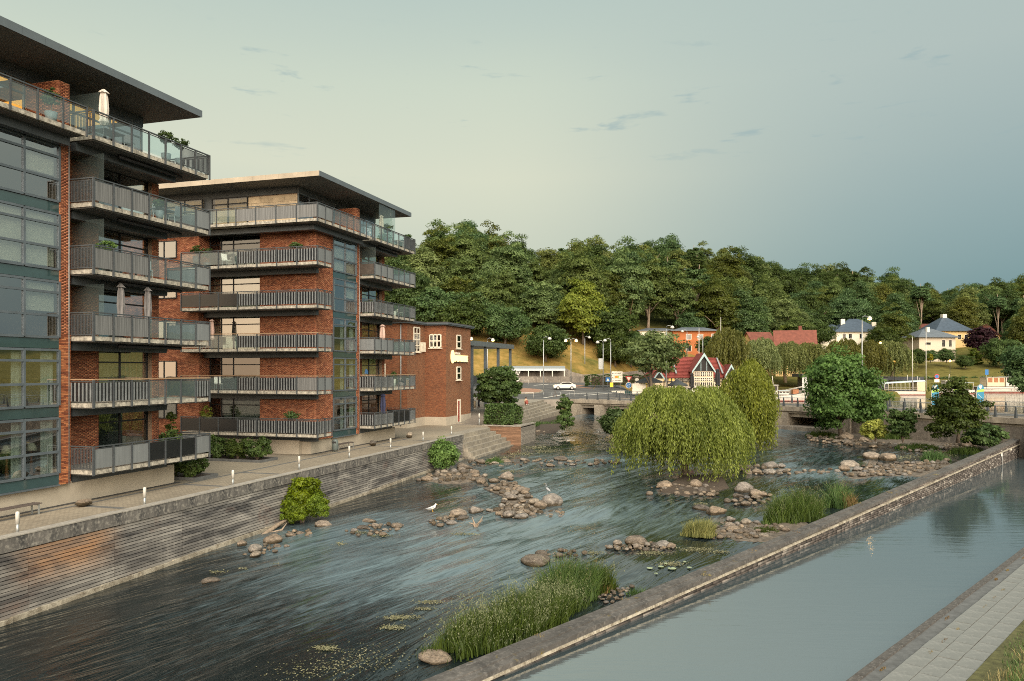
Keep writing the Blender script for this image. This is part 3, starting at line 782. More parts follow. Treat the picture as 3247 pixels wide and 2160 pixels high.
# ------------------------------------------------------------------ quay wall: planks, coping stones, pale footing
def quay():
    root = empty('quay_wall', W(0, 25.1, 0), ROTU, 'weathered timber-clad quay wall with concrete coping along the river', 'quay wall')
    core = MB(); core.box(6, 66.3, 0.02, 0.6, -1.6, 2.56); core.build('backing', ['dark_metal'], root)
    # frame pieces between the panels
    joints = [5.8, 9.8, 13.8, 17.8, 21.8, 25.8, 29.8, 32.0, 36.0, 40.0, 44.0, 48.0, 52.0, 56.0, 60.0, 63.2, 66.3]
    pitch, nrow = 0.137, 19
    shapes = {}
    rg = random.Random(5)
    for j in range(len(joints) - 1):
        if joints[j + 1] < 12: continue
        ln = round(joints[j + 1] - joints[j] - 0.025, 3)
        if ln not in shapes:
            p = MB(); p.box(0, ln, -0.045, 0.02, 0.0, pitch - 0.032)
            shapes[ln] = p.mesh('plank', ['quay_plank'])
        for r_ in range(nrow):
            z = -0.06 + r_ * pitch
            if z + pitch < water_z(W(joints[j], 25).y) - 0.15: continue
            o = link_mesh('plank', shapes[ln], root, (joints[j] + 0.012, rg.uniform(-0.006, 0.004), z + rg.uniform(-0.003, 0.003)))
            o.rotation_euler = (0, rg.uniform(-0.0012, 0.0012), 0)
    # coping stones
    u = 12.9; k = 0
    while u < 66:
        u1 = min(u + 4.42, 66.4)
        p = MB(); p.box(0, u1 - u - 0.015, -0.10, 0.36, 2.55, 3.05)
        dz_ = rg.uniform(-0.012, 0.012)
        c = p.build('coping_stone', ['quay_concrete'], root, (u, rg.uniform(-0.012, 0.012), dz_))
        t_ = MB(); t_.box(0, u1 - u - 0.015, -0.12, 0.37, 3.05, 3.09)
        t_.build('coping_edge', ['coping_top'], c)
        u = u1
    f = MB()
    n = 60
    for i in range(n):
        ua, ub = 6 + i * 60.3 / n, 6 + (i + 1) * 60.3 / n
        zw = water_z(W(ua, 25).y)
        f.box(ua, ub, -0.16 - 0.03 * rg.random(), -0.03, -1.0, zw + 0.16 + 0.03 * rg.random())
    f.build('footing', ['footing'], root, kind='stuff')
quay()

# ------------------------------------------------------------------ canal wall
def canal_wall():
    root = empty('canal_wall', (CW0.x, CW0.y, 0), math.atan2(CWD.y, CWD.x), 'low stone wall between river and canal with mossy coping', 'wall')
    kmax = 71.0
    Y = lambda k: CW0.y + CWD.y * k
    core = MB(); core.wedge([(-30, 0.06, -1.5), (kmax, 0.06, -1.5), (kmax, 0.46, -1.5), (-30, 0.46, -1.5)],
                            [(-30, 0.06, wall_top(Y(-30)) - 0.2), (kmax, 0.06, wall_top(Y(kmax)) - 0.2), (kmax, 0.46, wall_top(Y(kmax)) - 0.2), (-30, 0.46, wall_top(Y(-30)) - 0.2)])
    core.build('core', ['grey_brick'], root)
    rg = random.Random(2)
    k = -26.0
    while k < kmax - 0.5:
        k1 = min(k + 4.7, kmax)
        z0, z1 = wall_top(Y(k)), wall_top(Y(k1))
        j = rg.uniform(-0.01, 0.01)
        c = MB(); bk = lambda q: 0.84 - 0.26 * min(1.0, max(0.0, (q + 5) / 16)) - 0.06 * max(0.0, q - 11) / 60
        ka, kc = k + .012, k1 - .012; f = 0.24
        c.wedge([(ka, f, z0 - .2), (kc, f, z1 - .2), (kc, bk(k1), z1 - .2), (ka, bk(k), z0 - .2)], [(ka, f, z0 + j), (kc, f, z1 + j), (kc, bk(k1), z1 + j), (ka, bk(k), z0 + j)])
        c.wedge([(ka, -0.06, z0 - .22), (kc, -0.06, z1 - .22), (kc, f, z1 - .22), (ka, f, z0 - .22)], [(ka, -0.06, z0 - .045 + j), (kc, -0.06, z1 - .045 + j), (kc, f, z1 - .03 + j), (ka, f, z0 - .03 + j)])
        c.build('coping_stone', ['canal_coping'], root)
        k = k1
    # face stones, joined: too many to tell apart
    A = []; rr = np.random.default_rng(4)
    for row in range(14):
        z = CANAL_Z - 0.05 + row * 0.125
        x = -24 + (row % 2) * 0.22
        while x < kmax - 0.3:
            w_ = rr.uniform(0.45, 0.8)
            if z + 0.11 < wall_top(Y(x)) - 0.26: A.append((x, x + w_ - 0.015, z, z + 0.11, rr.uniform(0.0, 0.03)))
            x += w_
    A = np.array(A); n = len(A)
    x0, x1, z0, z1, d = A.T; d = -d; y0 = np.full(n, 0.07)
    P = np.stack([np.stack(c, -1) for c in ((x0, y0, z0), (x1, y0, z0), (x1, y0, z1), (x0, y0, z1), (x0, d, z0), (x1, d, z0), (x1, d, z1), (x0, d, z1))], 1)
    q = np.array([(4, 5, 6, 7), (0, 1, 5, 4), (1, 2, 6, 5), (2, 3, 7, 6), (3, 0, 4, 7)])
    Q = (np.arange(n)[:, None, None] * 8 + q[None]).reshape(-1, 4)
    prop(link_mesh('face_stones', np_mesh('face_stones', P.reshape(-1, 3), Q, 'wall_stone', np.repeat(rr.random(n), 5)), root), kind='stuff')
    l = MB(); zl = lambda q: CANAL_Z + 0.13 + 0.0155 * max(q, -6)
    for q in range(-30, 71, 2):
        a = zl(q), zl(q + 2)
        l.wedge([(q + .006, -.11, a[0]), (q + 1.994, -.11, a[1]), (q + 1.994, .05, a[1]), (q + .006, .05, a[0])], [(q + .006, -.09, a[0] + .075), (q + 1.994, -.09, a[1] + .075), (q + 1.994, .05, a[1] + .09), (q + .006, .05, a[0] + .09)])
    prop(l.build('ledge', ['footing'], root), kind='stuff')
    s = MB(); s.box(66.2, 66.7, -0.09, -0.06, 1.35, 1.60); s.build('notice_plate', ['sign_white'], root)
    s = MB(); s.box(62.0, 62.6, -0.09, -0.06, 1.15, 1.42); s.build('notice_plate', ['sign_white'], root)
    s = MB(); s.tube([(62.3, -0.1, -0.3), (62.3, -0.1, 1.5)], 0.03, 6); s.build('gauge_post', ['galvanised'], root)
brick_material('wall_stone', [(0.1, (0.055, 0.048, 0.043)), (0.5, (0.10, 0.088, 0.08)), (0.8, (0.16, 0.145, 0.13)), (0.97, (0.34, 0.315, 0.28))])
canal_wall()

# ------------------------------------------------------------------ towpath: kerb, gutter strip and large flagstones
def towpath():
    b = MB(); b.prism([kb(-26, 0, 0), kb(80, 0, 0), kb(80, 0.66, 0), kb(-26, 0.66, 0)], -1.5, 0.70)
    b.build('kerb', ['kerb_dark'], kind='structure', label='dark concrete kerb strip along the canal')
    rg = random.Random(3)
    root = empty('towpath', kb(0, 0, 0), math.atan2(KD.y, KD.x)); prop(root, 'grey flagstone towpath beside the canal', None, None, 'structure')
    base = MB(); base.box(-26, 80, -14, -0.655, -1.4, 0.712); base.build('bedding', ['soil'], root)
    st = MB(); st.box(0, 1.6, -0.26, -0.03, 0.60, 0.745); lip = st.mesh('edge_stone', ['canal_coping'])
    for i in range(46): link_mesh('edge_stone', lip, root, (-22 + i * 1.615, rg.uniform(-.01, .01), rg.uniform(-.008, .008)))
    for r_ in range(3):
        fl = MB(); fl.box(0, 0.825, -0.532, 0, 0.60, 0.733); fm = fl.mesh('flagstone', ['slab_grey'])
        for i in range(52):
            o = link_mesh('flagstone', fm, root, (-6 + i * 0.843 + 0.4 * (r_ % 2), -0.675 - r_ * 0.552, rg.uniform(-.007, .005)))
            o.rotation_euler = (rg.uniform(-.008, .008), rg.uniform(-.006, .006), rg.uniform(-.004, .004))
    v = MB(); v.prism([(-26, -2.33), (80, -2.33), (80, -60), (-26, -60)], 0.5, 0.75)
    v.build('verge', ['verge_turf'], root)
towpath()
# ------------------------------------------------------------------ the two apartment houses
# local frame: x along the quay from the right edge of the brick pillar, y inwards from the facade, z from the promenade
FL, SLAB0 = 2.97, 1.34                                  # storey height, underside of the lowest balcony
def slab_z(k): return SLAB0 + FL * k
PANEL = {'g': 'balcony_glass', 'd': 'panel_dark', 'p': 'panel_grey', 'm': 'panel_mesh', 'n': 'panel_brown'}
def panel_mesh(kind, w_, h_, t=0.02):
    """one railing panel standing in the x-z plane, from x = 0"""
    b = MB()
    if kind in PANEL:
        b.box(0.05, w_ - 0.05, -t / 2, t / 2, 0.07, h_ - 0.10)
        return b.mesh('panel', [PANEL[kind]])
    if kind == 's':                                      # dark boards with pale strips between
        b.box(0.02, w_ - 0.02, 0.0, t / 2, 0.07, h_ - 0.12)
        b.mat(1); n = max(3, int(round(w_ / 0.23)))
        for i in range(n):
            x = 0.05 + (i + 0.5) * (w_ - 0.1) / n
            b.box(x - 0.043, x + 0.043, -0.022, -0.003, 0.07, h_ - 0.12)
        return b.mesh('panel', ['panel_dark', 'panel_pale'])
    if kind == 'b':                                      # upright bars
        n = max(4, int(round(w_ / 0.085)))
        for i in range(n):
            x = 0.04 + (i + 0.5) * (w_ - 0.08) / n
            b.box(x - 0.013, x + 0.013, -0.013, 0.013, 0.05, h_ - 0.09)
        b.box(0.0, w_, -0.02, 0.02, 0.04, 0.08)
        return b.mesh('panel', ['steel'])
_pc = {}
def rail_run(parent, p0, p1, zt, kinds, wood=False, h_=1.02):
    """posts, panels and handrail between two corners (x, y) on a slab whose top is zt"""
    p0, p1 = Vector(p0), Vector(p1)
    d = p1 - p0; L = d.length; rz = math.atan2(d.y, d.x); n = len(kinds); w_ = L / n
    for i, k in enumerate(kinds):
        q = p0 + d * (i / n)
        key = (k, round(w_, 3), h_)
        if key not in _pc: _pc[key] = panel_mesh(k, w_, h_)
        link_mesh('panel', _pc[key], parent, (q.x, q.y, zt), rz)
        pk = ('post', h_)
        if pk not in _pc:
            m_ = MB(); m_.box(-0.03, 0.03, -0.055, 0.02, -0.24, h_); _pc[pk] = m_.mesh('post', ['steel'])
        link_mesh('post', _pc[pk], parent, (q.x, q.y, zt), rz)
    link_mesh('post', _pc[('post', h_)], parent, (p1.x, p1.y, zt), rz)
    r_ = MB()
    r_.box(-0.03, L + 0.03, -0.055, 0.035, h_, h_ + 0.05)
    r_.build('handrail', ['handrail_wood' if wood else 'steel'], parent, (p0.x, p0.y, zt), rz)
    lw = MB(); lw.box(0, L, -0.015, 0.015, h_ - 0.085, h_ - 0.05); lw.build('rail_bar', ['steel'], parent, (p0.x, p0.y, zt), rz)
def balcony(root, x0, x1, y0, y1, k, front, left=None, right=None, wood=False, beam=None, back=None, awn=None):
    zb = slab_z(k)
    s = MB()
    s.box(x0 + 0.04, x1 - 0.04, y0 + 0.04, y1, zb, zb + 0.19)
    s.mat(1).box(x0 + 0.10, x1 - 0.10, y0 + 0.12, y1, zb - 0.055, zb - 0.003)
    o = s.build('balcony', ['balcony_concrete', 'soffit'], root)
    zt = zb + 0.20
    if front: rail_run(o, (x0, y0), (x1, y0), zt, front, wood)
    if left: rail_run(o, (x0, y1), (x0, y0), zt, left, wood)
    if right: rail_run(o, (x1, y0), (x1, y1), zt, right, wood)
    if beam:
        bx0, bx1, by0, by1 = beam
        bm = MB(); bm.box(bx0, bx1, by0, by1, zb - 0.42, zb - 0.06); bm.build('beam', ['steel'], o)
    if awn:
        a = MB(); a.tube([(awn[0], awn[2], zb - 0.17), (awn[1], awn[2], zb - 0.17)], 0.085, 8); a.build('awning_case', ['dark_metal'], o)
    return o
def window(root, x0, x1, z0, z1, y, cols=(), rows=(), axis='x', mats='pane', frame='dark_metal', drape=None, name='window', out=-1, fw=0.07, fd=0.10, curtain=None):
    """framed glazing in a wall plane; axis 'x': plane y = const facing -y, axis 'y': plane x = const facing -x. curtains hang right behind the glass"""
    xs = [x0] + list(cols) + [x1]; zs = [z0] + list(rows) + [z1]
    fr = MB()
    def bar(a0, a1, c0, c1, d0, d1):
        if axis == 'x': fr.box(a0, a1, y + d0, y + d1, c0, c1)
        else: fr.box(y + d0, y + d1, a0, a1, c0, c1)
    for i, x in enumerate(xs): bar(x - fw / 2, x + fw / 2, z0, z1, -fd / 2, fd / 2)
    for i, z in enumerate(zs):
        for j in range(len(xs) - 1): bar(xs[j] + fw / 2, xs[j + 1] - fw / 2, z - fw / 2, z + fw / 2, -fd / 2 - .003, fd / 2 - .003)
    o = fr.build(name, [frame], root)
    for i in range(len(xs) - 1):
        for j in range(len(zs) - 1):
            p = MB(); a0, a1, c0, c1 = xs[i] + fw / 2, xs[i + 1] - fw / 2, zs[j] + fw / 2, zs[j + 1] - fw / 2
            if axis == 'x': p.box(a0, a1, y - .008, y + .008, c0, c1)
            else: p.box(y - .008, y + .008, a0, a1, c0, c1)
            mt = mats if isinstance(mats, str) else mats[(i * (len(zs) - 1) + j) % len(mats)]
            p.build('pane', [mt], o)
    if curtain:
        for a0, a1, c0, c1, mt in curtain:
            p = MB()
            n = max(2, int((a1 - a0) / 0.12)) if mt.startswith('curtain') else 1
            for i in range(n):
                b0, b1 = a0 + (a1 - a0) * i / n, a0 + (a1 - a0) * (i + 1) / n
                e = 0.16 + (0.03 if i % 2 else 0.0)
                if axis == 'x': p.box(b0, b1, y + e, y + e + 0.02, c0, c1)
                else: p.box(y + e, y + e + 0.02, b0, b1, c0, c1)
            p.build('curtain', [mt], o)
    return o

def apartments(u0, v0, label, river, endface, seed, lit=False, detail=True):
    rg = random.Random(seed)
    root = empty('apartment_building', W(u0, v0, PROM), ROTU, label, 'building')
    top = slab_z(5)
    # plinth, core with floors, party walls
    p = MB(); p.box(-6.8, 6.8, 0.2, 14, -0.3, 0.98); p.build('plinth', ['render_wall'], root)
    c = MB()
    c.box(-4.6, 6.6, 3.4, 15.6, 0.98, top + 0.1)
    c.build('core_wall', ['interior'], root)
    for k in range(0, 6):
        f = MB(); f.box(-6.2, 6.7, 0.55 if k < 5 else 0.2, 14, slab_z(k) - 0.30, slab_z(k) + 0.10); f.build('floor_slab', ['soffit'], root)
    # corner block and pillar in brick
    b = MB(); b.box(-6.5, -4.12, 0.0, 0.5, 0.98, top - 0.06); b.build('wall', ['mortar'], root)
    bricks('brickwork', root, (-6.5, 0.0, 0.98), (1, 0, 0), 2.38, top - 1.05, (0, -1, 0), seed=seed)
    b = MB(); b.box(-6.5, -6.0, 0.502, 4.6, 0.98, top - 0.06); b.build('wall', ['mortar'], root)
    bricks('brickwork', root, (-6.5, 4.6, 0.98), (0, -1, 0), 4.6, top - 1.05, (-1, 0, 0), seed=seed + 1)
    b = MB(); b.box(-0.58, 0.0, -0.02, 3.4, 0.93, top - 0.06); b.build('pillar', ['mortar'], root)
    pil = root.children[-1]
    if detail:                                           # the nearest pillar: bricks one by one up to the third floor
        full = MB(); full.box(0, 0.228, -0.02, 0, 0, 0.0555); fm = full.mesh('brick', ['brick_single'])
        half = MB(); half.box(0, 0.108, -0.02, 0, 0, 0.0555); hm = half.mesh('brick', ['brick_single'])
        for r_ in range(98):
            z = 0.95 + r_ * 0.0675
            x = -0.58
            for m_ in ((fm, fm, hm) if r_ % 2 else (hm, fm, fm)):
                link_mesh('brick', m_, pil, (x, -0.02 + rg.uniform(-.003, .003), z)); x += 0.24 if m_ is fm else 0.12
        z1 = 0.95 + 98 * 0.0675
        bricks('brickwork', pil, (-0.58, -0.02, z1), (1, 0, 0), 0.58, top - 0.06 - z1, (0, -1, 0), seed=seed + 2)
    else:
        bricks('brickwork', pil, (-0.58, -0.02, 0.95), (1, 0, 0), 0.58, top - 1.0, (0, -1, 0), seed=seed + 2)
    dp = MB(); dp.tube([(-0.09, -0.06, 0.9), (-0.09, -0.06, top)], 0.022, 6); dp.build('downpipe', ['galvanised'], root)
    # glass bay: five storeys of panes over dark spandrels
    for k in range(5):
        z = 0.98 + FL * k
        drape = []
        kind = river['bay'][k]
        if kind == 'blind': drape = [(-4.0, -0.7, z + 0.6, z + 2.8, 'blind')]
        elif kind == 'curtain': drape = [(-1.35, -0.75, z + 0.5, z + 2.8, 'curtain_cool'), (-2.75, -2.25, z + 0.5, z + 2.8, 'curtain_cool')]
        elif kind == 'half': drape = [(-2.2, -0.7, z + 1.6, z + 2.8, 'blind'), (-4.0, -3.5, z + 0.5, z + 2.8, 'curtain')]
        window(root, -4.1, -0.6, z + 0.48, z + 2.90, -0.02, (-2.32,), (z + 1.43, z + 2.43), mats=['pane', 'pane', 'pane'], frame='steel_blue', name='glass_bay', fw=0.10, fd=0.14, curtain=drape)
        sp = MB(); sp.box(-4.1, -0.6, -0.03, 0.05, z + 0.0, z + 0.41); sp.build('spandrel', ['spandrel'], root)
        if k == 0:
            e = MB(); e.box(-4.15, -0.58, -0.1, 0.1, z - 0.07, z - 0.003); e.build('sill', ['steel_blue'], root)
    # loggia walls behind the river balconies
    for k in range(5):
        z0, z1 = slab_z(k) + 0.20, slab_z(k + 1) - 0.31
        wl = MB(); wl.box(0.02, 3.0, 1.4, 1.7, z0, z1); wl.box(6.3, 6.8, 1.2, 1.7, z0, z1); wl.build('loggia_wall', ['mortar'], root)
        wo = root.children[-1]
        bricks('brickwork', wo, (0.02, 1.4, z0), (1, 0, 0), 2.98, z1 - z0, (0, -1, 0), seed=seed + 10 + k)
        bricks('brickwork', wo, (6.3, 1.2, z0), (1, 0, 0), 0.5, z1 - z0, (0, -1, 0), seed=seed + 20 + k)
        kind = river['win'][k]
        dr = []
        if kind == 'curtain': dr = [(3.05, 6.25, z0 + 0.05, z1, 'curtain')]
        elif kind == 'warm': pass
        window(root, 3.02, 6.28, z0 + 0.02, z1 - 0.02, 1.5, (4.42,), (z0 + 1.85,), mats='pane' if kind != 'dark' else 'pane_dark', curtain=dr)
        if kind == 'warm':
            cw_ = MB(); cw_.box(3.0, 6.3, 1.75, 3.3, z1 - 0.06, z1 - 0.02); cw_.build('ceiling_panel', ['ceiling_wood'], root)
        if river['screen'][k]:
            g = MB(); g.box(1.0, 1.02, -0.9, 0.9, z0, z1 - 0.05); g.build('wind_screen', ['screen_glass'], root)
    # river balconies
    for k in range(5):
        balcony(root, 0.04, 7.7, -1.3, 1.4, k, river['front'][k], left=river['left'][k], right='p' if river['left'][k][0] != 's' else 's', wood=(k == 1), beam=(0.3, 6.2, 0.15, 0.5), awn=(2.2, 6.4, -0.55) if river['awn'][k] else None)
    # end face: loggia glazing, side block, balconies
    if endface:
        for k in range(5):
            z0, z1 = slab_z(k) + 0.20, slab_z(k + 1) - 0.31
            kind = endface['win'][k]
            dr = {'curtain': [(4.75, 8.9, z0, z1, 'curtain')], 'blind': [(4.75, 7.0, z0 + .05, z1, 'blind'), (7.3, 8.0, z0, z1, 'blind')], 'part': [(4.7, 5.1, z0, z1, 'curtain'), (6.6, 7.0, z0, z1, 'curtain')], 'none': []}[kind]
            window(root, 4.64, 9.06, z0, z1 - 0.02, -6.3, (7.0, 8.05), (z0 + 1.85,), axis='y', mats='pane_dark' if kind != 'curtain' else 'pane', curtain=dr)
        lb = MB(); lb.box(-7.55, -5.0, 9.1, 16.0, 0.98, top - 0.06); lb.build('wall', ['mortar'], root)
        wo = root.children[-1]
        bricks('brickwork', wo, (-7.55, 16.0, 0.98), (0, -1, 0), 6.9, top - 1.05, (-1, 0, 0), seed=seed + 40)
        bricks('brickwork', wo, (-7.55, 9.1, 0.98), (1, 0, 0), 1.25, top - 1.05, (0, -1, 0), seed=seed + 41)
        for k in range(5):
            z0 = slab_z(k) + 1.05
            window(root, 11.0, 13.0, z0, z0 + 1.25, -7.60, (12.1,), (), axis='y', mats='pane', frame='dark_metal', curtain=[(11.05, 12.95, z0, z0 + 1.2, 'blind')] if k in (1,) else [])
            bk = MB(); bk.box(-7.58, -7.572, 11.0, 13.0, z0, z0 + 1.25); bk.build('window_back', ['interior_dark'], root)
        p = MB(); p.box(-7.2, -6.81, 0.9, 16, -0.3, 0.98); p.build('plinth', ['render_wall'], root)
        for k in range(5):
            balcony(root, -8.4, -6.5, -1.3, 9.9, k, endface['end'][k], left=endface['front'][k], beam=(-7.1, -6.75, -0.4, 9.0), wood=(k in (1, 2)))
    # terrace storey: slab all round, set-back glass walls, brick fin, wide roof
    tz = top + 0.20
    if endface:
        s = MB(); s.box(-8.36, -6.3, -1.26, 15.5, top, top + 0.19); s.box(-6.299, -0.35, -1.26, 3.0, top, top + 0.19)
        s.mat(1).box(-8.2, -0.5, -1.1, 3.0, top - 0.055, top - 0.003)
        t_ = s.build('terrace', ['balcony_concrete', 'soffit'], root)
        rail_run(t_, (-8.4, 13.4), (-8.4, -1.3), tz, endface['terrace'], False)
        rail_run(t_, (-8.4, -1.3), (-0.35, -1.3), tz, river['terrace'], False)
        bm = MB(); bm.box(-7.6, -0.5, -0.55, -0.2, top - 0.42, top - 0.06); bm.box(-7.6, -7.2, -0.19, 14, top - 0.42, top - 0.06); bm.build('beam', ['steel'], t_)
    else:
        s = MB(); s.box(-9.0, -0.35, -1.26, 3.0, top, top + 0.19); s.mat(1).box(-9, -0.5, -1.1, 3.0, top - 0.055, top - 0.003)
        t_ = s.build('terrace', ['balcony_concrete', 'soffit'], root)
        rail_run(t_, (-8.9, -1.3), (-0.35, -1.3), tz, river['terrace'], False)
        bm = MB(); bm.box(-9, -0.5, -0.55, -0.2, top - 0.42, top - 0.06); bm.build('beam', ['steel'], t_)
    balcony(root, 0.04, 7.7, -1.3, 3.0, 5, river['front'][5], left=river['left'][5], right='b', beam=(0.1, 6.4, -0.25, 0.1), awn=(2.2, 6.4, -0.6))
    fin = MB(); fin.box(-0.6, 0.0, 0.0, 1.85, tz, tz + 2.3); fin.build('brick_fin', ['mortar'], root)
    fo = root.children[-1]
    bricks('brickwork', fo, (-0.6, 0.0, tz), (1, 0, 0), 0.6, 2.3, (0, -1, 0), seed=seed + 50)
    bricks('brickwork', fo, (-0.6, 1.85, tz), (0, -1, 0), 1.85, 2.3, (-1, 0, 0), seed=seed + 51)
    zr = 19.42
    # glazing of the terrace storey
    px0 = -5.75
    gold = 'pane_gold' if endface else 'pane'
    cur = [(-2.1, -0.8, tz, zr - 0.7, 'blind')] if endface else []
    window(root, px0 + 0.05, -0.65, tz, zr - 0.55, 1.9, (px0 + 1.5, px0 + 3.0), (zr - 1.15,), mats='pane', frame='steel_blue', curtain=cur)
    window(root, 0.05, 6.3, tz, zr - 0.55, 1.9, (2.0, 4.2), (zr - 1.15,), mats='pane', frame='steel_blue')
    hd = MB(); hd.box(px0, 6.4, 1.85, 2.05, zr - 0.545, zr - 0.005); hd.build('wall_head', ['steel'], root)
    ew = MB(); ew.box(6.3, 6.42, 1.9, 12, tz, zr - 0.01); ew.build('end_wall', ['panel_grey'], root)
    bk = MB(); bk.box(px0 + 0.4, 6.2, 6.2, 6.4, tz, zr - 0.05); bk.build('room_wall', ['interior'], root)
    if lit:
        l1 = MB(); l1.box(-4.6, -1.0, 2.4, 5.4, zr - 0.62, zr - 0.58); l1.build('lit_ceiling', ['lamp_orange'], root)
        l2 = MB(); l2.box(1.2, 5.2, 2.4, 5.4, zr - 0.62, zr - 0.58); l2.build('lit_ceiling', ['lamp_orange'], root)
    if endface:
        window(root, 6.2, 9.3, tz, zr - 0.55, px0, (7.9,), (zr - 1.0,), axis='y', mats=gold, frame='dark_metal', curtain=[(6.25, 9.2, tz, zr - .6, 'blind')])
        window(root, 10.0, 15.0, tz, zr - 0.55, px0 - 0.25, (11.6, 13.3), (zr - 1.0,), axis='y', mats=gold, frame='dark_metal', curtain=[(10.05, 14.9, tz, zr - .6, 'blind')])
        hd = MB(); hd.box(px0 - 0.02, px0 + 0.18, 2.06, 15, zr - 0.545, zr - 0.005); hd.build('wall_head', ['steel'], root)
        co_ = MB(); co_.box(px0 - 0.06, px0 + 0.06, 9.32, 9.98, tz, zr - 0.56); co_.build('column', ['steel'], root)
        for r_ in range(5):                              # stone slabs beside the terrace door
            y = 1.95 - 0.3 * (r_ % 2)
            while y < 6.1:
                ya, yb = max(y, 1.95), min(y + 1.05, 6.1)
                if yb - ya > 0.1:
                    sb = MB(); sb.box(px0 - 0.03, px0 + 0.05, ya + 0.008, yb - 0.008, tz + r_ * 0.48 + 0.006, tz + (r_ + 1) * 0.48 - 0.006)
                    sb.build('stone_slab', ['stone_panel'], root)
                y += 1.05
        sw = MB(); sw.box(px0 + 0.051, px0 + 0.11, 1.95, 6.1, tz, zr - 0.56); sw.build('wall', ['mortar'], root)
    # roof: thin, wide, dark underneath
    x0r, x1r = (-7.85, 7.35) if endface else (-14.0, 7.35)
    y0r, y1r = -1.1, 17.0
    rf = MB(); rf.box(x0r, x1r, y0r, y1r, zr, zr + 0.30)
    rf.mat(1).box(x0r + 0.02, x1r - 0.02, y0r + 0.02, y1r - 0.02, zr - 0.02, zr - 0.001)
    ro = rf.build('roof', ['fascia', 'soffit'], root)
    n = int((x1r - x0r) / 1.05)
    for i in range(n):
        q = MB(); q.box(x0r + i * (x1r - x0r) / n + 0.004, x0r + (i + 1) * (x1r - x0r) / n - 0.004, y0r - 0.035, y0r - 0.002, zr - 0.02, zr + 0.33); q.build('fascia_sheet', ['fascia'], ro)
    if endface:
        n = int((y1r - y0r) / 1.05)
        for i in range(n):
            q = MB(); q.box(x0r - 0.035, x0r - 0.002, y0r + i * (y1r - y0r) / n + 0.004, y0r + (i + 1) * (y1r - y0r) / n - 0.004, zr - 0.02, zr + 0.33); q.build('fascia_sheet', ['fascia_warm'], ro)
        q = MB(); q.box(x0r + 0.5, x1r - 0.6, y0r + 0.6, y1r, zr + 0.301, zr + 0.45); q.build('roof_covering', ['roofing'], ro)
        g = MB(); g.box(3.6, 3.62, -1.1, 0.6, tz, zr - 0.02); g.build('wind_screen', ['screen_glass'], root)
        for i in range(4):
            g = MB(); g.box(1.35 + i * 0.75, 1.35 + (i + 1) * 0.75 - 0.02, -1.02, -1.0, tz, zr - 0.02); g.build('wind_screen', ['screen_glass'], root)
    else:
        g = MB(); g.box(0.9, 0.92, -0.9, 1.2, tz, tz + 2.2); g.build('wind_screen', ['screen_glass'], root)
    return root

m_, t_, b_ = principled('brick_single', (0.3, 0.1, 0.05), 0.85, 0, 0.2)
rnd_ = t_('ShaderNodeObjectInfo').outputs['Random']
t_.l.new(t_.ramp(rnd_, [(0.05, (0.15, 0.045, 0.024)), (0.35, (0.27, 0.09, 0.042)), (0.65, (0.36, 0.13, 0.056)), (0.95, (0.43, 0.18, 0.08))]), b_.inputs['Base Color'])

A1 = apartments(27.3, 29.0, 'near brick apartment house with tall glass bay and glass balconies, cut by the picture edge',
    dict(bay=['curtain', 'curtain', 'half', 'blind', 'half'], win=['dark', 'curtain', 'none', 'warm', 'none'], screen=[0, 0, 1, 1, 1],
         front=['pppdddp', 'sssgggs', 'mmmgggp', 'mmmgggp', 'mmmgggp', 'gggggbb'], left=['b', 's', 'b', 'b', 'b', 'b'], awn=[0, 0, 1, 1, 1], terrace='ggggggg'),
    None, 100, lit=True)
A2 = apartments(55.25, 29.6, 'farther brick apartment house with wrapped striped balconies and broad flat roof',
    dict(bay=['curtain', 'curtain', 'curtain', 'half', 'blind'], win=['dark', 'curtain', 'none', 'none', 'none'], screen=[0, 0, 0, 0, 1],
         front=['sssddds', 'sssgggs', 'pppgggp', 'sssgggs', 'pppgggp', 'gggggbb'], left=['s', 's', 'p', 's', 'n', 'g'], awn=[0, 0, 0, 0, 0], terrace='ppgggggg'),
    dict(win=['blind', 'part', 'curtain', 'curtain', 'none'], front=['dddssss', 'gggsssm', 'gggssss', 'dddssss', 'gggssss'], end=['ss', 'pp', 'pp', 'ss', 'pp'], terrace='gggggmmmm'),
    200, detail=False)
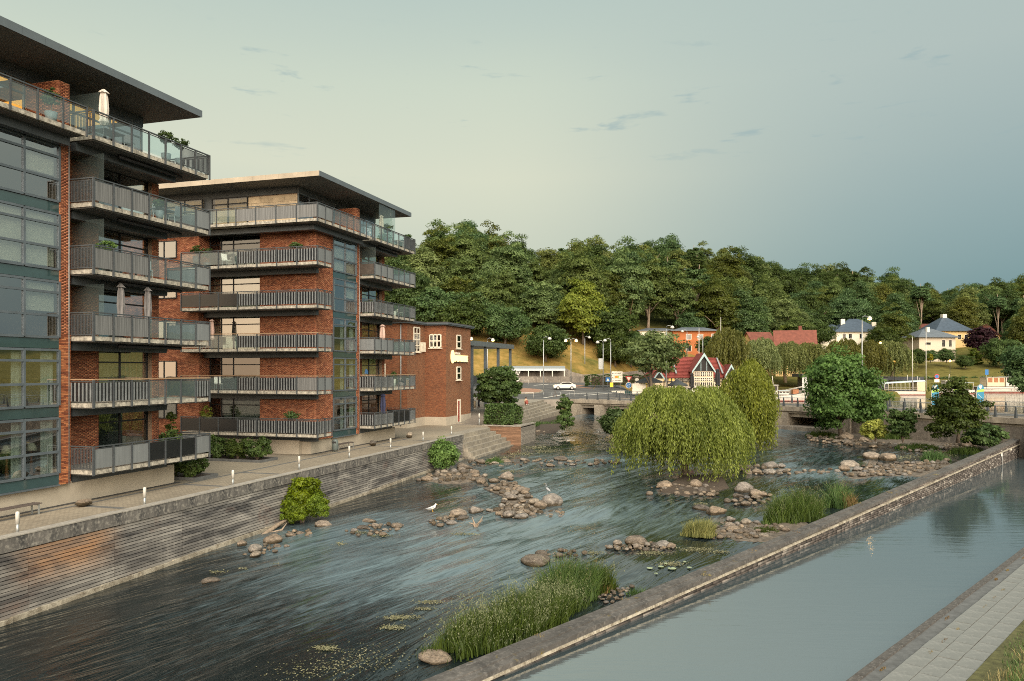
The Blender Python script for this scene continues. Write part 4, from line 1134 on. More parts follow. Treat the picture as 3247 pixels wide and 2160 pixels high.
# ------------------------------------------------------------------ growing things
def unit(v): return v / np.maximum(np.linalg.norm(v, axis=-1, keepdims=True), 1e-9)
def leaf_quads(C, N, size, rg, aspect=0.62, tip=None):
    """one bent-free leaf quad per centre C with normal N"""
    n = len(C)
    t = unit(np.cross(N, rg.normal(size=(n, 3)))) if tip is None else unit(tip - (tip * N).sum(1, keepdims=True) * N)
    b = np.cross(N, t)
    s = (size * rg.uniform(0.65, 1.35, n))[:, None]
    # a rhombus-like leaf: tip, two shoulders, base
    P = np.stack([C - t * s * 0.5, C + b * s * aspect * 0.5 + t * s * 0.05, C + t * s * 0.5, C - b * s * aspect * 0.5 + t * s * 0.05], 1)
    return P.reshape(-1, 3), np.arange(n * 4).reshape(n, 4)
def crown_mesh(name, seed, rx, rz, zc, clumps, per, leaf, mat, flat=0.45, spread=0.30, lump=0.35, droop=0.0, shell=0.45, bottom=-1.0, ry=None):
    """leaves in flattened sprays spread through a lumpy crown; returns mesh and spray centres"""
    rg = np.random.default_rng(seed)
    ry = ry or rx
    d = unit(rg.normal(size=(clumps * 3, 3)))
    d = d[d[:, 2] > bottom][:clumps]
    k = rg.uniform(-1, 1, (7, 3)); ph = rg.uniform(0, 6.28, 7)
    lum = np.sin(d @ (k.T * 5.0) + ph).sum(1) / 3.0
    rad = rg.uniform(shell, 1.0, len(d)) ** 0.6 * (1 - lump / 2 + lump * 0.5 * lum)
    C = d * rad[:, None] * np.array([rx, ry, rz]) + np.array([0, 0, zc])
    cs = rx * spread * rg.uniform(0.6, 1.3, len(C))
    idx = np.repeat(np.arange(len(C)), per)
    off = unit(rg.normal(size=(len(idx), 3))) * (rg.random((len(idx), 1)) ** 0.45) * 0.95
    cdir = off.copy()
    off[:, 2] *= flat
    P = C[idx] + off * cs[idx, None]
    rr = np.hypot(off[:, 0], off[:, 1])
    P[:, 2] -= droop * rr * rr * cs[idx]
    out = unit(P - np.array([0, 0, zc - rz * 0.3]))
    N = unit(0.42 * rg.normal(size=P.shape) + 0.75 * cdir + 0.3 * out + np.array([0, 0, 0.35]))
    V, Q = leaf_quads(P, N, np.full(len(P), leaf), rg)
    rnd = np.clip(rg.random(len(C))[idx] * 0.6 + rg.random(len(P)) * 0.4, 0, 1)
    return np_mesh(name, V, Q, mat, rnd), C
def trunk_mesh(name, seed, h, r0, C, mat='bark', n_limb=9, forks=1, lean=0.05, base=0.25):
    """tapered trunk with limbs reaching to some of the spray centres"""
    rg = random.Random(seed); b = MB()
    pts = []
    for i in range(7):
        f = i / 6
        pts.append((lean * h * math.sin(f * 2.2 + seed), lean * h * math.sin(f * 1.7 + seed * 2), h * f))
    rad = [r0 * (1.35 if i == 0 else 1.0 - 0.82 * i / 6) for i in range(7)]
    b.tube(pts, rad, 8)
    C = list(map(Vector, C)); rg.shuffle(C)
    for c in C[:n_limb]:
        f = rg.uniform(base, 0.85); i = int(f * 6)
        p = Vector(pts[i]); e = c
        m1 = p.lerp(e, 0.35) + Vector((0, 0, 0.06 * h)); m2 = p.lerp(e, 0.7) + Vector((0, 0, 0.05 * h))
        b.tube([p, m1, m2, e], [r0 * 0.42 * (1.1 - f * 0.5), r0 * 0.30, r0 * 0.18, r0 * 0.05], 6)
    return b.mesh(name, [mat])
class Tree:
    def __init__(s, crown, trunk): s.c, s.t = crown, trunk
    def place(s, name, loc, scale=1.0, rz=0.0, label=None, cat='tree', group=None, sz=None):
        o = empty(name, loc, rz, label, cat, group)
        o.scale = (scale, scale, sz or scale)
        link_mesh('crown', s.c, o)
        if s.t: link_mesh('trunk', s.t, o)
        return o
def make_tree(name, seed, h, rx, rz, clumps, per, leaf, mat, bark='bark', r0=0.3, limbs=10, trunk_h=None, **kw):
    zc = h - rz
    c, C = crown_mesh(name + '_crown', seed, rx, rz, zc, clumps, per, leaf, mat, **kw)
    t = trunk_mesh(name + '_trunk', seed, trunk_h or (h - rz * 0.5), r0, C, bark, limbs)
    return Tree(c, t)
def willow_mesh(name, seed, rx, ry, h, n, mat, leaf=0.16, step=0.16, floor=0.0, reach=1.0, bushy=0.55, lobes=7):
    """arching boughs with hanging strands of narrow leaves down to the floor height"""
    rg = np.random.default_rng(seed)
    ang = rg.uniform(0, 2 * np.pi, lobes); lr = rg.uniform(0.35, 0.75, lobes); lh = rg.uniform(0.62, 1.0, lobes); lw = rg.uniform(0.28, 0.46, lobes)
    P, T, Rn = [], [], []
    for i in range(n):
        j = rg.integers(lobes)
        a = rg.uniform(0, 2 * np.pi); r_ = math.sqrt(rg.uniform(0, 1)) * lw[j]
        px = math.cos(ang[j]) * lr[j] * 0.75 + math.cos(a) * r_; py = math.sin(ang[j]) * lr[j] * 0.75 + math.sin(a) * r_
        top = h * (0.70 + 0.30 * lh[j]) * (1 - 0.40 * (px * px + py * py)) * (1 - 0.22 * (r_ / lw[j]) ** 2)
        x, y, z = px * rx, py * ry, top
        rr = math.hypot(px, py) + 1e-6
        ox, oy = px / rr, py / rr
        ln = rg.uniform(0.35, 1.0) * (top - floor) * rg.uniform(0.5, 1.0) + 0.6
        m = max(5, int(ln / step)); shade = rg.random(); sw = rg.uniform(0, 6.28)
        out = rg.uniform(0.25, 0.8) * reach
        for k in range(m):
            f = k / m
            q = np.array([x + ox * out * (1 - math.exp(-3 * f)) + 0.10 * math.sin(sw + f * 5), y + oy * out * (1 - math.exp(-3 * f)) + 0.10 * math.cos(sw + f * 4), z + 0.25 * math.sin(min(f * 5, 1.5)) - ln * f * f ** 0.15])
            if q[2] < floor: break
            P.append(q + rg.normal(size=3) * 0.07); T.append((ox * 0.25 + rg.normal() * 0.3, oy * 0.25 + rg.normal() * 0.3, -1.0)); Rn.append(shade * 0.7 + rg.random() * 0.3)
            if rg.random() < bushy:
                P.append(q + rg.normal(size=3) * 0.12); T.append((rg.normal() * 0.5, rg.normal() * 0.5, -0.8)); Rn.append(shade * 0.7 + rg.random() * 0.3)
    P = np.array(P); T = unit(np.array(T))
    N = unit(np.cross(T, rg.normal(size=T.shape)))
    V, Q = leaf_quads(P, N, np.full(len(P), leaf), rg, aspect=0.30, tip=T)
    return np_mesh(name, V, Q, mat, np.array(Rn))
def shrub_trunk(name, seed, h, r, n=7, mat='bark'):
    rg = random.Random(seed); b = MB()
    for i in range(n):
        a = rg.uniform(0, 6.28); e = rg.uniform(0.4, 1.0)
        b.tube([(0, 0, -0.1), (math.cos(a) * r * 0.25 * e, math.sin(a) * r * 0.25 * e, h * 0.4 * e), (math.cos(a) * r * 0.6 * e, math.sin(a) * r * 0.6 * e, h * 0.75 * e)], [0.05, 0.035, 0.012], 5)
    return b.mesh(name, [mat])
def blades_mesh(name, seed, n, rx, ry, h, mat, width=0.018, bend=0.55, heads=0, mat2='grass_head', zfun=None):
    """a stand of long arching blades; some stalks carry seed heads"""
    rg = np.random.default_rng(seed)
    a = rg.uniform(0, 2 * np.pi, n); r_ = np.minimum(np.sqrt(rg.uniform(0, 1, n)) * (1 + 0.22 * np.sin(a * 3 + seed) + 0.15 * np.sin(a * 7 + 2 * seed)) + np.abs(rg.normal(0, .10, n)), 1.35)
    bx, by = r_ * np.cos(a) * rx, r_ * np.sin(a) * ry
    H = h * (0.35 + 0.75 * rg.random(n) ** 0.8) * (1 - 0.45 * np.minimum(r_, 1.2) ** 3) * (0.82 + 0.18 * np.sin(bx * 2.3 + seed) * np.sin(by * 3.1 + 1))
    az = rg.normal(0.3, 1.3, n); bd = bend * H * rg.uniform(0.1, 1.3, n)
    dx, dy = np.cos(az) * bd + bx / max(rx, .1) * 0.12 * H, np.sin(az) * bd + by / max(ry, .1) * 0.12 * H
    wx, wy = -np.sin(az), np.cos(az)
    sx, sy = np.where(rg.random(n) < 0.5, wx, np.cos(az)), np.where(rg.random(n) < 0.5, wy, np.sin(az))
    ww = width * rg.uniform(0.6, 1.5, n)
    fs = [0, 0.35, 0.7, 1.0]; rows = []
    for f in fs:
        cx_, cy_ = bx + dx * f ** 2.2, by + dy * f ** 2.2
        cz_ = H * (f - 0.18 * f ** 3 * (bd / np.maximum(H, .01)))
        k = ww * (1 - f) ** 0.6 if f < 1 else ww * 0.05
        rows.append(np.stack([cx_ - sx * k, cy_ - sy * k, cz_], -1)); rows.append(np.stack([cx_ + sx * k, cy_ + sy * k, cz_], -1))
    V = np.stack(rows, 1)                                # n, 8, 3
    q = np.array([(0, 1, 3, 2), (2, 3, 5, 4), (4, 5, 7, 6)])
    Q = (np.arange(n)[:, None, None] * 8 + q[None]).reshape(-1, 4)
    me = np_mesh(name, V.reshape(-1, 3), Q, mat, np.repeat(rg.random(n), 3))
    if heads:
        me.materials.append(M(mat2))
        k = rg.choice(n, min(heads, n), replace=False)
        tip = (V[k, 6] + V[k, 7]) / 2; tip[:, 2] += 0.12 * h
        C = np.repeat(tip, 9, 0) + rg.normal(size=(len(k) * 9, 3)) * np.array([0.022, 0.022, 0.085]) * h
        N = unit(rg.normal(size=C.shape))
        V2, Q2 = leaf_quads(C, N, np.full(len(C), 0.04 * h), rg, 0.25, np.tile((0, 0, 1.0), (len(C), 1)) + rg.normal(size=C.shape) * 0.3)
        h_ = np_mesh(name + '_heads', V2, Q2, mat2, rg.random(len(Q2)))
        return me, h_
    return me, None
def tuft(name, loc, rz, seed, n, rx, ry, h, label, mat='grass_green', heads=0, group=None, **kw):
    me, hm = blades_mesh(name, seed, n, rx, ry, h, mat, heads=heads, **kw)
    if hm:
        o = empty(name, loc, rz, label, 'grass', group)
        link_mesh('blades', me, o); link_mesh('seed_heads', hm, o)
    else:
        o = prop(link_mesh(name, me, None, loc, rz), label, 'grass', group)
    return o
# ------------------------------------------------------------------ stones in and along the river
def rock_mesh(seed, sub=3):
    rg = np.random.default_rng(seed)
    import bmesh
    bm = bmesh.new(); bmesh.ops.create_icosphere(bm, subdivisions=sub, radius=1.0)
    V = np.array([v.co[:] for v in bm.verts])
    K = rg.normal(size=(10, 3)) * np.array([1.3] * 3); ph = rg.uniform(0, 6.28, 10)
    d = sum(np.sin(V @ K[i] * (1 + i * 0.35) + ph[i]) / (2.2 + i) for i in range(10))
    V = V * (1 + 0.16 * d)[:, None]
    for i in range(9):                                   # flattened facets
        nn = unit(rg.normal(size=3)); c = rg.uniform(0.58, 0.84)
        over = np.maximum(0, V @ nn - c)
        V -= over[:, None] * nn * 0.85
    V = V + 0.025 * np.sin(V @ rg.normal(size=(3, 3)) * 9 + 1)
    for v, p in zip(bm.verts, V): v.co = p
    me = bpy.data.meshes.new('rock'); bm.to_mesh(me); bm.free()
    me.polygons.foreach_set('use_smooth', [True] * len(me.polygons))
    me.materials.append(M('rock')); me.update()
    return me
ROCKS = [rock_mesh(i, 3) for i in range(7)]
SMALL = [rock_mesh(20 + i, 2) for i in range(6)]
_rr = random.Random(77)
def rock(x, y, wpx, label, group=None, flat=0.55, lift=0.25, stretch=None, z=None, name='rock', rz=None, cat='rock', dz_=0.0):
    """a stone seen at photo point (x, y = its waterline or foot), about wpx photo pixels wide"""
    p = on_river(x, y) if z is None else on_z(x, y, z)
    s = wpx / 2 * p.y / F
    o = link_mesh(name, _rr.choice(ROCKS if wpx > 34 else SMALL))
    st = stretch or _rr.uniform(0.65, 0.9)
    o.scale = (s, s * st, s * flat)
    o.location = (p.x, p.y + s * st * 0.45, p.z + s * flat * (lift + .12) + dz_)
    o.rotation_euler = (_rr.uniform(-.12, .12), _rr.uniform(-.12, .12), rz if rz is not None else _rr.uniform(-0.5, 0.5))
    return prop(o, label, cat, group)
BIG = [
    (866, 1722, 62, 'grey boulder leaning against the quay beside the green alder shrub', .62), (808, 1752, 50, 'round two-toned boulder lowest in the stone heap at the quay', .75),
    (763, 1730, 40, 'small brown stone tucked against the quay footing', .6), (660, 1848, 70, 'lone pale flat rock out in the dark water near the quay', .30),
    (1020, 1672, 62, 'flat tan boulder just right of the alder shrub at the quay', .5), (1168, 1660, 52, 'flat pale stone on top of the little reef off the alder shrub', .45),
    (1700, 1790, 104, 'long pale boulder pointing into the current behind the tall reeds', .42), (1383, 2098, 108, 'flat cream boulder at the foot of the tall reeds', .32),
    (1750, 1605, 74, 'big grey boulder where the heron stands at the spit end', .85), (1713, 1612, 48, 'dark grey round boulder next to the heron boulder', .8),
    (1655, 1565, 62, 'pale flat-topped boulder midway along the stone spit', .5), (1610, 1520, 46, 'pointed brown boulder at the upstream end of the stone spit', .75),
    (1505, 1628, 58, 'pale domed boulder at the downstream corner of the stone spit', .6), (1452, 1640, 60, 'tan boulder beside the pale dome near the gull', .7),
    (1468, 1488, 62, 'grey flat boulder beside the small shrub at the steps', .5), (1780, 1460, 52, 'flat boulder alone on the ripple bar below the bridge', .4),
    (2022, 1728, 86, 'large grey boulder at the head of the reed-bank stones', .55), (1960, 1730, 34, 'round reddish stone first in the reed-bank row', .8),
    (2108, 1735, 52, 'flat tan stone right of the large grey reed-bank boulder', .5), (2270, 1632, 82, 'broad cracked boulder out in the slack water below the willow', .5),
    (2225, 1618, 62, 'flat tan boulder touching the broad cracked one', .4), (2358, 1560, 62, 'triangular grey boulder right of the willow', .75),
    (2403, 1575, 70, 'pale-backed boulder next to the triangular one', .5), (2110, 1548, 56, 'brown boulder under the hanging willow twigs', .7),
    (2210, 1548, 48, 'dark boulder beside the brown one under the willow', .8), (2340, 1578, 40, 'flat stone between the two pale boulders', .5),
    (2768, 1455, 58, 'tan boulder of the pair standing alone in the bend', .6), (2822, 1460, 66, 'dark-topped boulder of the pair standing alone in the bend', .55),
    (2700, 1482, 62, 'pale grey boulder at the head of the gravel bar', .5), (2690, 1395, 58, 'striped grey boulder on the bank under the big maple', .6),
    (2740, 1402, 44, 'dark boulder beside the striped one under the maple', .55), (3066, 1418, 50, 'grey upright boulder on the bank below the concrete wall', .75),
    (2410, 1368, 22, 'dark rock breaking the water below the weir', .35), (2330, 1690, 52, 'white-veined boulder in the stones left of the second reeds', .7), (2378, 1695, 46, 'pale round boulder left of the second reeds', .7),
    (2060, 1570, 30, 'small brown stone at the willow foot', .6),
]
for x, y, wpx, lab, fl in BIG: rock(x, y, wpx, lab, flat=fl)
PEB = []
def heap(poly, n, wmin, wmax, label, group, seed, flat=0.6, layers=0.0, z=None):
    """stones scattered over a patch outlined in photo points, kept apart; the smaller ones become pebbles"""
    rg = random.Random(seed); P = []
    xs = [p[0] for p in poly]; ys = [p[1] for p in poly]; tries = 0
    while len(P) < n and tries < 6000:
        tries += 1
        x, y = rg.uniform(min(xs), max(xs)), rg.uniform(min(ys), max(ys))
        if not in_poly(np.array(x), np.array(y), poly): continue
        wpx = (wmin + (wmax - wmin) * rg.random() ** 2) * 1.22
        if any(abs(x - a) < 0.36 * (wpx + w2) and abs(y - b) < 0.18 * (wpx + w2) for a, b, w2 in P): continue
        P.append((x, y, wpx))
    P.sort(key=lambda q: -q[2])
    k = int(len(P) * 0.56)
    for x, y, wpx in P[:k]: rock(x, y, wpx, label, group, flat=rg.uniform(flat * .8, flat * 1.2), z=z, dz_=layers * rg.random())
    PEB.extend(P[k:])
    for q in range(int(n * 3)):                        # gravel-sized filling
        x, y = rg.uniform(min(xs), max(xs)), rg.uniform(min(ys), max(ys))
        if in_poly(np.array(x), np.array(y), poly): PEB.append((x, y, rg.uniform(6, 16)))
def pebbles():
    rg = np.random.default_rng(6); Vs, Fs, Rn = [], [], []; off = 0
    base = []
    for m_ in SMALL[:3]:
        v = np.array([q.co[:] for q in m_.vertices]); f = np.array([q.vertices[:] for q in m_.polygons]); base.append((v, f))
    for x, y, wpx in PEB:
        p = on_river(x, y); s = wpx / 2 * p.y / F; v, f = base[rg.integers(3)]
        a = rg.uniform(0, 6.28); c, d = math.cos(a), math.sin(a)
        q = v @ np.array([[c, d, 0], [-d, c, 0], [0, 0, 1.0]]) * np.array([s, s * .8, s * .6]) + np.array([p.x, p.y + s * .4, p.z + s * .25 + .06])
        Vs.append(q); Fs.append(f + off); Rn.append(np.full(len(f), rg.random())); off += len(v)
    me = np_mesh('pebbles', np.concatenate(Vs), np.concatenate(Fs), 'rock_many', np.concatenate(Rn), smooth=True)
    prop(link_mesh('pebbles', me), 'small pebbles filling the gaps between the river stones', kind='stuff')
heap([(1325, 1525), (1400, 1492), (1480, 1490), (1545, 1512), (1500, 1525), (1390, 1532)], 26, 18, 42, 'rounded stone in the heap below the small shrub at the steps', 'stones below the steps', 1)
heap([(1520, 1532), (1600, 1515), (1650, 1545), (1690, 1580), (1650, 1590), (1560, 1562)], 26, 18, 40, 'rounded stone in the upstream half of the stone spit', 'stones of the upper spit', 2, layers=.12)
heap([(1600, 1575), (1690, 1580), (1720, 1620), (1680, 1640), (1590, 1600)], 18, 18, 36, 'rounded stone in the middle of the stone spit', 'stones of the middle spit', 3, layers=.15)
heap([(1545, 1622), (1620, 1600), (1720, 1625), (1700, 1648), (1600, 1648)], 22, 22, 46, 'rounded stone in the downstream half of the stone spit', 'stones of the lower spit', 4, layers=.08)
heap([(1355, 1655), (1440, 1640), (1480, 1655), (1430, 1668), (1365, 1672)], 10, 18, 36, 'wet brown stone around the gull perch', 'stones round the gull perch', 5)
heap([(1720, 1632), (1790, 1618), (1785, 1640), (1740, 1646)], 7, 14, 30, 'small dark stone at the tip of the spit', 'stones at the spit tip', 6)
heap([(1480, 1462), (1700, 1462), (1960, 1458), (1980, 1475), (1700, 1482), (1500, 1480)], 24, 14, 36, 'dark wet stone in the ripple bar across the river', 'stones of the ripple bar', 7, flat=.45)
heap([(1090, 1690), (1200, 1665), (1290, 1670), (1230, 1700), (1120, 1705)], 12, 16, 40, 'mossy stone in the little reef off the quay', 'stones of the little reef', 8, flat=.5)
heap([(770, 1765), (860, 1715), (920, 1735), (830, 1765)], 9, 14, 34, 'small stone in the heap at the quay foot', 'stones at the quay foot', 9)
heap([(900, 1690), (990, 1690), (980, 1705), (910, 1705)], 5, 18, 34, 'mossy stone under the alder shrub', 'stones under the alder', 10)
heap([(1915, 1738), (2080, 1725), (2150, 1735), (2120, 1752), (1950, 1750)], 16, 14, 34, 'round stone in the reed-bank row', 'stones of the reed bank row', 11)
heap([(2200, 1680), (2320, 1655), (2470, 1668), (2500, 1690), (2400, 1712), (2260, 1715)], 34, 16, 44, 'pale stone on the reed bank by the canal wall', 'stones on the reed bank', 12, layers=.08)
heap([(2060, 1550), (2160, 1540), (2280, 1545), (2300, 1580), (2140, 1572)], 16, 16, 38, 'brown stone at the foot of the big willow', 'stones at the willow foot', 13)
heap([(2290, 1590), (2440, 1565), (2450, 1600), (2330, 1605)], 14, 14, 38, 'wet stone right of the big willow', 'stones right of the willow', 14)
heap([(2340, 1485), (2480, 1478), (2490, 1508), (2360, 1508)], 13, 18, 38, 'rounded stone in the bar behind the willow', 'stones behind the willow', 15)
heap([(2650, 1498), (2760, 1478), (2900, 1470), (3010, 1462), (2980, 1490), (2880, 1512), (2700, 1512)], 56, 15, 34, 'rounded stone of the gravel bar across the bend', 'stones of the gravel bar', 16, layers=.10)
heap([(1680, 1750), (1840, 1745), (1860, 1768), (1760, 1772)], 8, 16, 40, 'dark mossy stone behind the tall reeds', 'stones behind the tall reeds', 17, flat=.5)
heap([(1890, 1900), (1960, 1872), (2010, 1860), (1990, 1885), (1920, 1925)], 16, 12, 26, 'small dark pebble by the canal wall at the tall reeds', 'pebbles by the tall reeds', 18)
heap([(2560, 1385), (2640, 1390), (2800, 1408), (2900, 1412), (2880, 1424), (2700, 1418), (2570, 1400)], 40, 12, 30, 'pale stone along the far bank under the maple', 'stones along the far bank', 19)
heap([(2850, 1420), (3060, 1405), (3160, 1398), (3090, 1420), (2980, 1440), (2870, 1432)], 60, 11, 26, 'pale stone on the beach below the concrete wall', 'stones on the wall beach', 20)
heap([(1700, 1372), (1760, 1340), (1800, 1330), (1790, 1350), (1740, 1372)], 18, 10, 22, 'pale stone on the green bank by the far steps', 'stones by the far steps', 21)
heap([(2460, 1495), (2640, 1490), (2640, 1506), (2470, 1508)], 9, 14, 30, 'dark wet stone in the small cascade', 'stones of the cascade', 22, flat=.4)
pebbles()
# gravel lying under the heaps
def bank(name, pts, mat, label, h=0.06, sink=0.15):
    """a low shelf of gravel; outline in photo points on the water"""
    P = [on_river(x, y) for x, y in pts]
    c = sum(P, Vector()) / len(P); n = len(P)
    mid = [c.lerp(p, 0.72) for p in P]
    V = [(p.x, p.y, p.z - sink) for p in P] + [(p.x, p.y, p.z + h) for p in mid] + [(c.x, c.y, c.z + h * 1.15)]
    fs = [(i, (i + 1) % n, n + (i + 1) % n, n + i) for i in range(n)] + [(n + i, n + (i + 1) % n, 2 * n) for i in range(n)]
    b = MB(); b.add(V, fs)
    o = b.build(name, [mat]); prop(o, label, kind='stuff')
    import bmesh
    bm = bmesh.new(); bm.from_mesh(o.data); bmesh.ops.recalc_face_normals(bm, faces=bm.faces); bm.to_mesh(o.data); bm.free()
bank('gravel_bank', [(1310, 1530), (1400, 1486), (1490, 1482), (1560, 1515), (1500, 1530), (1400, 1538)], 'gravel', 'gravel shelf below the steps')
bank('gravel_bank', [(1505, 1540), (1600, 1508), (1680, 1555), (1740, 1600), (1740, 1635), (1620, 1658), (1530, 1640), (1620, 1600), (1580, 1570)], 'gravel', 'gravel core of the stone spit')
bank('gravel_bank', [(2190, 1690), (2330, 1648), (2480, 1660), (2560, 1640), (2600, 1660), (2480, 1730), (2300, 1730)], 'gravel', 'gravel shelf of the reed bank')
bank('gravel_bank', [(2630, 1505), (2760, 1472), (3020, 1455), (3060, 1470), (2930, 1520), (2700, 1518)], 'gravel', 'gravel bar across the bend')
bank('gravel_bank', [(2540, 1385), (2600, 1360), (2760, 1350), (3000, 1360), (3200, 1370), (3210, 1395), (3080, 1430), (2900, 1432), (2700, 1425)], 'gravel', 'gravel beach below bridge and wall', h=0.10)
bank('gravel_bank', [(2060, 1560), (2160, 1500), (2300, 1500), (2330, 1550), (2160, 1585)], 'soil', 'soil island under the big willow', h=0.12)
bank('gravel_bank', [(1690, 1378), (1700, 1335), (1770, 1318), (1815, 1322), (1790, 1350), (1760, 1378)], 'soil', 'grassy bank by the far steps', h=0.3)
# pale flowering water weed trailing on the surface: nobody could count it
def weed():
    rg = np.random.default_rng(9); C = []
    for x, y, a, b_, n in [(1270, 1960, 55, 9, 420), (1245, 1992, 42, 8, 300), (1360, 1912, 40, 6, 200), (1345, 1932, 34, 5, 150), (1030, 2058, 36, 9, 260), (690, 1815, 28, 4, 90), (770, 1805, 18, 3, 50), (880, 1790, 16, 3, 40),
                           (1080, 1725, 22, 6, 110), (1210, 1700, 40, 6, 160), (1150, 1690, 30, 4, 100), (1700, 1420, 60, 8, 420), (1650, 1440, 50, 7, 330), (1600, 1452, 40, 6, 200), (1730, 1432, 40, 6, 250), (1950, 1400, 60, 6, 220), (1960, 1420, 60, 7, 220),
                           (2070, 1755, 55, 7, 380), (2210, 1745, 60, 7, 420), (2280, 1752, 36, 5, 180), (2130, 1790, 45, 7, 330), (2220, 1600, 26, 5, 160), (1880, 1755, 40, 5, 160), (1480, 1695, 40, 4, 160), (1620, 1495, 50, 4, 200), (1740, 1490, 60, 4, 160),
                           (1490, 2070, 30, 7, 60), (1150, 2090, 150, 45, 420), (1000, 2130, 160, 40, 260), (1740, 1780, 50, 4, 100), (2880, 1450, 90, 8, 330), (2980, 1445, 60, 6, 220), (1900, 2030, 10, 3, 8)]:
        for k in range(n):
            q = on_river(x + rg.normal() * a * 0.5, y + rg.normal() * b_ * 0.5)
            C.append((q.x, q.y, q.z + 0.03 + 0.012 * rg.random()))
    C = np.array(C); N = unit(rg.normal(size=C.shape) * 0.2 + np.array([0, 0, 1.0]))
    V, Q = leaf_quads(C, N, 0.028 + 0.0016 * C[:, 1], rg, 0.6)
    prop(link_mesh('water_weed', np_mesh('water_weed', V, Q, 'weed_pale', rg.random(len(Q)))), 'pale flowering water weed trailing on the river surface', kind='stuff')
weed()
for x, y, w_ in [(2060, 1805, 22), (2095, 1800, 20), (2130, 1806, 30), (2185, 1803, 18), (2110, 1790, 14), (2080, 1822, 14), (2170, 1784, 12)]:
    p = on_river(x, y); r_ = w_ / 2 * p.y / F * 0.9; b = MB()
    b.prism([(math.cos(a) * r_, math.sin(a) * r_) for a in [0.25 + i * 5.78 / 11 for i in range(12)]] + [(0, 0)], 0, 0.008)
    b.build('lily_pad', ['lily'], None, (p.x, p.y, p.z + 0.05), _rr.uniform(0, 6), label='round pale lily pad floating by the canal wall', cat='lily pad', group='lily pads by the canal wall')

# ------------------------------------------------------------------ reeds, grass and shrubs
def reed(x, y, **kw): p = on_river(x, y); return p
cwa = math.atan2(CWD.y, CWD.x)
p = on_river(1592, 2000)
tuft('reeds', (p.x + .35, p.y - 0.25, p.z), cwa, 1, 6000, 3.1, 1.0, 1.65, 'largest stand of tall green reeds beside the canal wall', heads=1000, width=0.016)
p = on_river(1770, 1890)
tuft('reeds', (p.x + .35, p.y - 0.2, p.z), cwa, 2, 4200, 1.8, 1.0, 1.8, 'upright reeds joined to the far end of the largest stand', heads=160, width=0.016)
p = on_river(1905, 1880)
tuft('reeds', (p.x, p.y + 0.3, p.z), cwa, 3, 900, 0.65, 0.5, 1.45, 'small reed clump with yellow dry base at the end of the stand', heads=40, width=0.016)
tuft('dry_grass', (p.x, p.y + 0.2, p.z), cwa, 4, 420, 0.5, 0.4, 0.6, 'yellowed grass at the foot of the small reed clump', 'grass_dry', width=0.014)
p = on_river(2222, 1708)
tuft('grass_clump', (p.x, p.y + 0.3, p.z + .1), 0, 5, 1500, 0.75, 0.6, 1.3, 'rounded straw-coloured grass clump among the reed-bank stones', 'grass_straw', heads=60, width=0.018)
p = on_river(2545, 1648)
tuft('reeds', (p.x - .2, p.y + 0.6, p.z), cwa, 6, 4200, 2.6, 1.1, 2.0, 'dense bright reeds against the canal wall at the river bend', heads=200, width=0.02)
p = on_river(2650, 1610)
tuft('reeds', (p.x + .4, p.y + 0.6, p.z), cwa, 7, 1100, 1.2, 0.7, 1.9, 'reeds with golden base at the far end of the bend stand', heads=60, width=0.02)
tuft('dry_grass', (p.x + .9, p.y + 0.3, p.z), cwa, 8, 700, 0.8, 0.5, 1.1, 'golden dry stalks at the bend stand', 'grass_dry', width=0.018)
for x, y, r_, h, n, lab in [(2430, 1690, .7, .5, 420, 'small leafy green clump among the reed-bank stones'), (2968, 1462, 1.1, 1.3, 700, 'feathery pale green bush on the gravel bar'), (3078, 1440, 1.6, 1.0, 1000, 'green grass clump by the canal wall below the bridge'),
                            (2930, 1425, 1.5, .8, 900, 'bright grass clump on the wall beach'), (2880, 1425, 1.2, .7, 700, 'low bright grass clump next to the wall-beach clump'), (2830, 1395, 2.2, 1.4, 900, 'tall dark grass below the concrete wall'), (2610, 1385, 1.8, .9, 900, 'grass patch on the bank left of the striped boulder'),
                            (2660, 1392, 1.0, .7, 400, 'low grass patch beside the striped boulder'), (1720, 1352, 2.2, .9, 1100, 'green grass on the bank below the far steps'), (1775, 1345, 1.6, .8, 700, 'green grass at the waterline by the far steps'), (1565, 1470, .8, .7, 420, 'moss-green clump on the stone at the ripple bar'),
                            (2020, 1890, .35, .5, 90, 'little grass sprout on the canal wall edge'), (3140, 1415, 1.2, .6, 400, 'grass at the wall end below the bridge')]:
    p = on_river(x, y)
    tuft('grass_clump', (p.x, p.y + r_ * .3, p.z), 0, int(x), n, r_, r_ * .7, h, lab, 'grass_green', width=0.03 if p.y > 60 else 0.018)
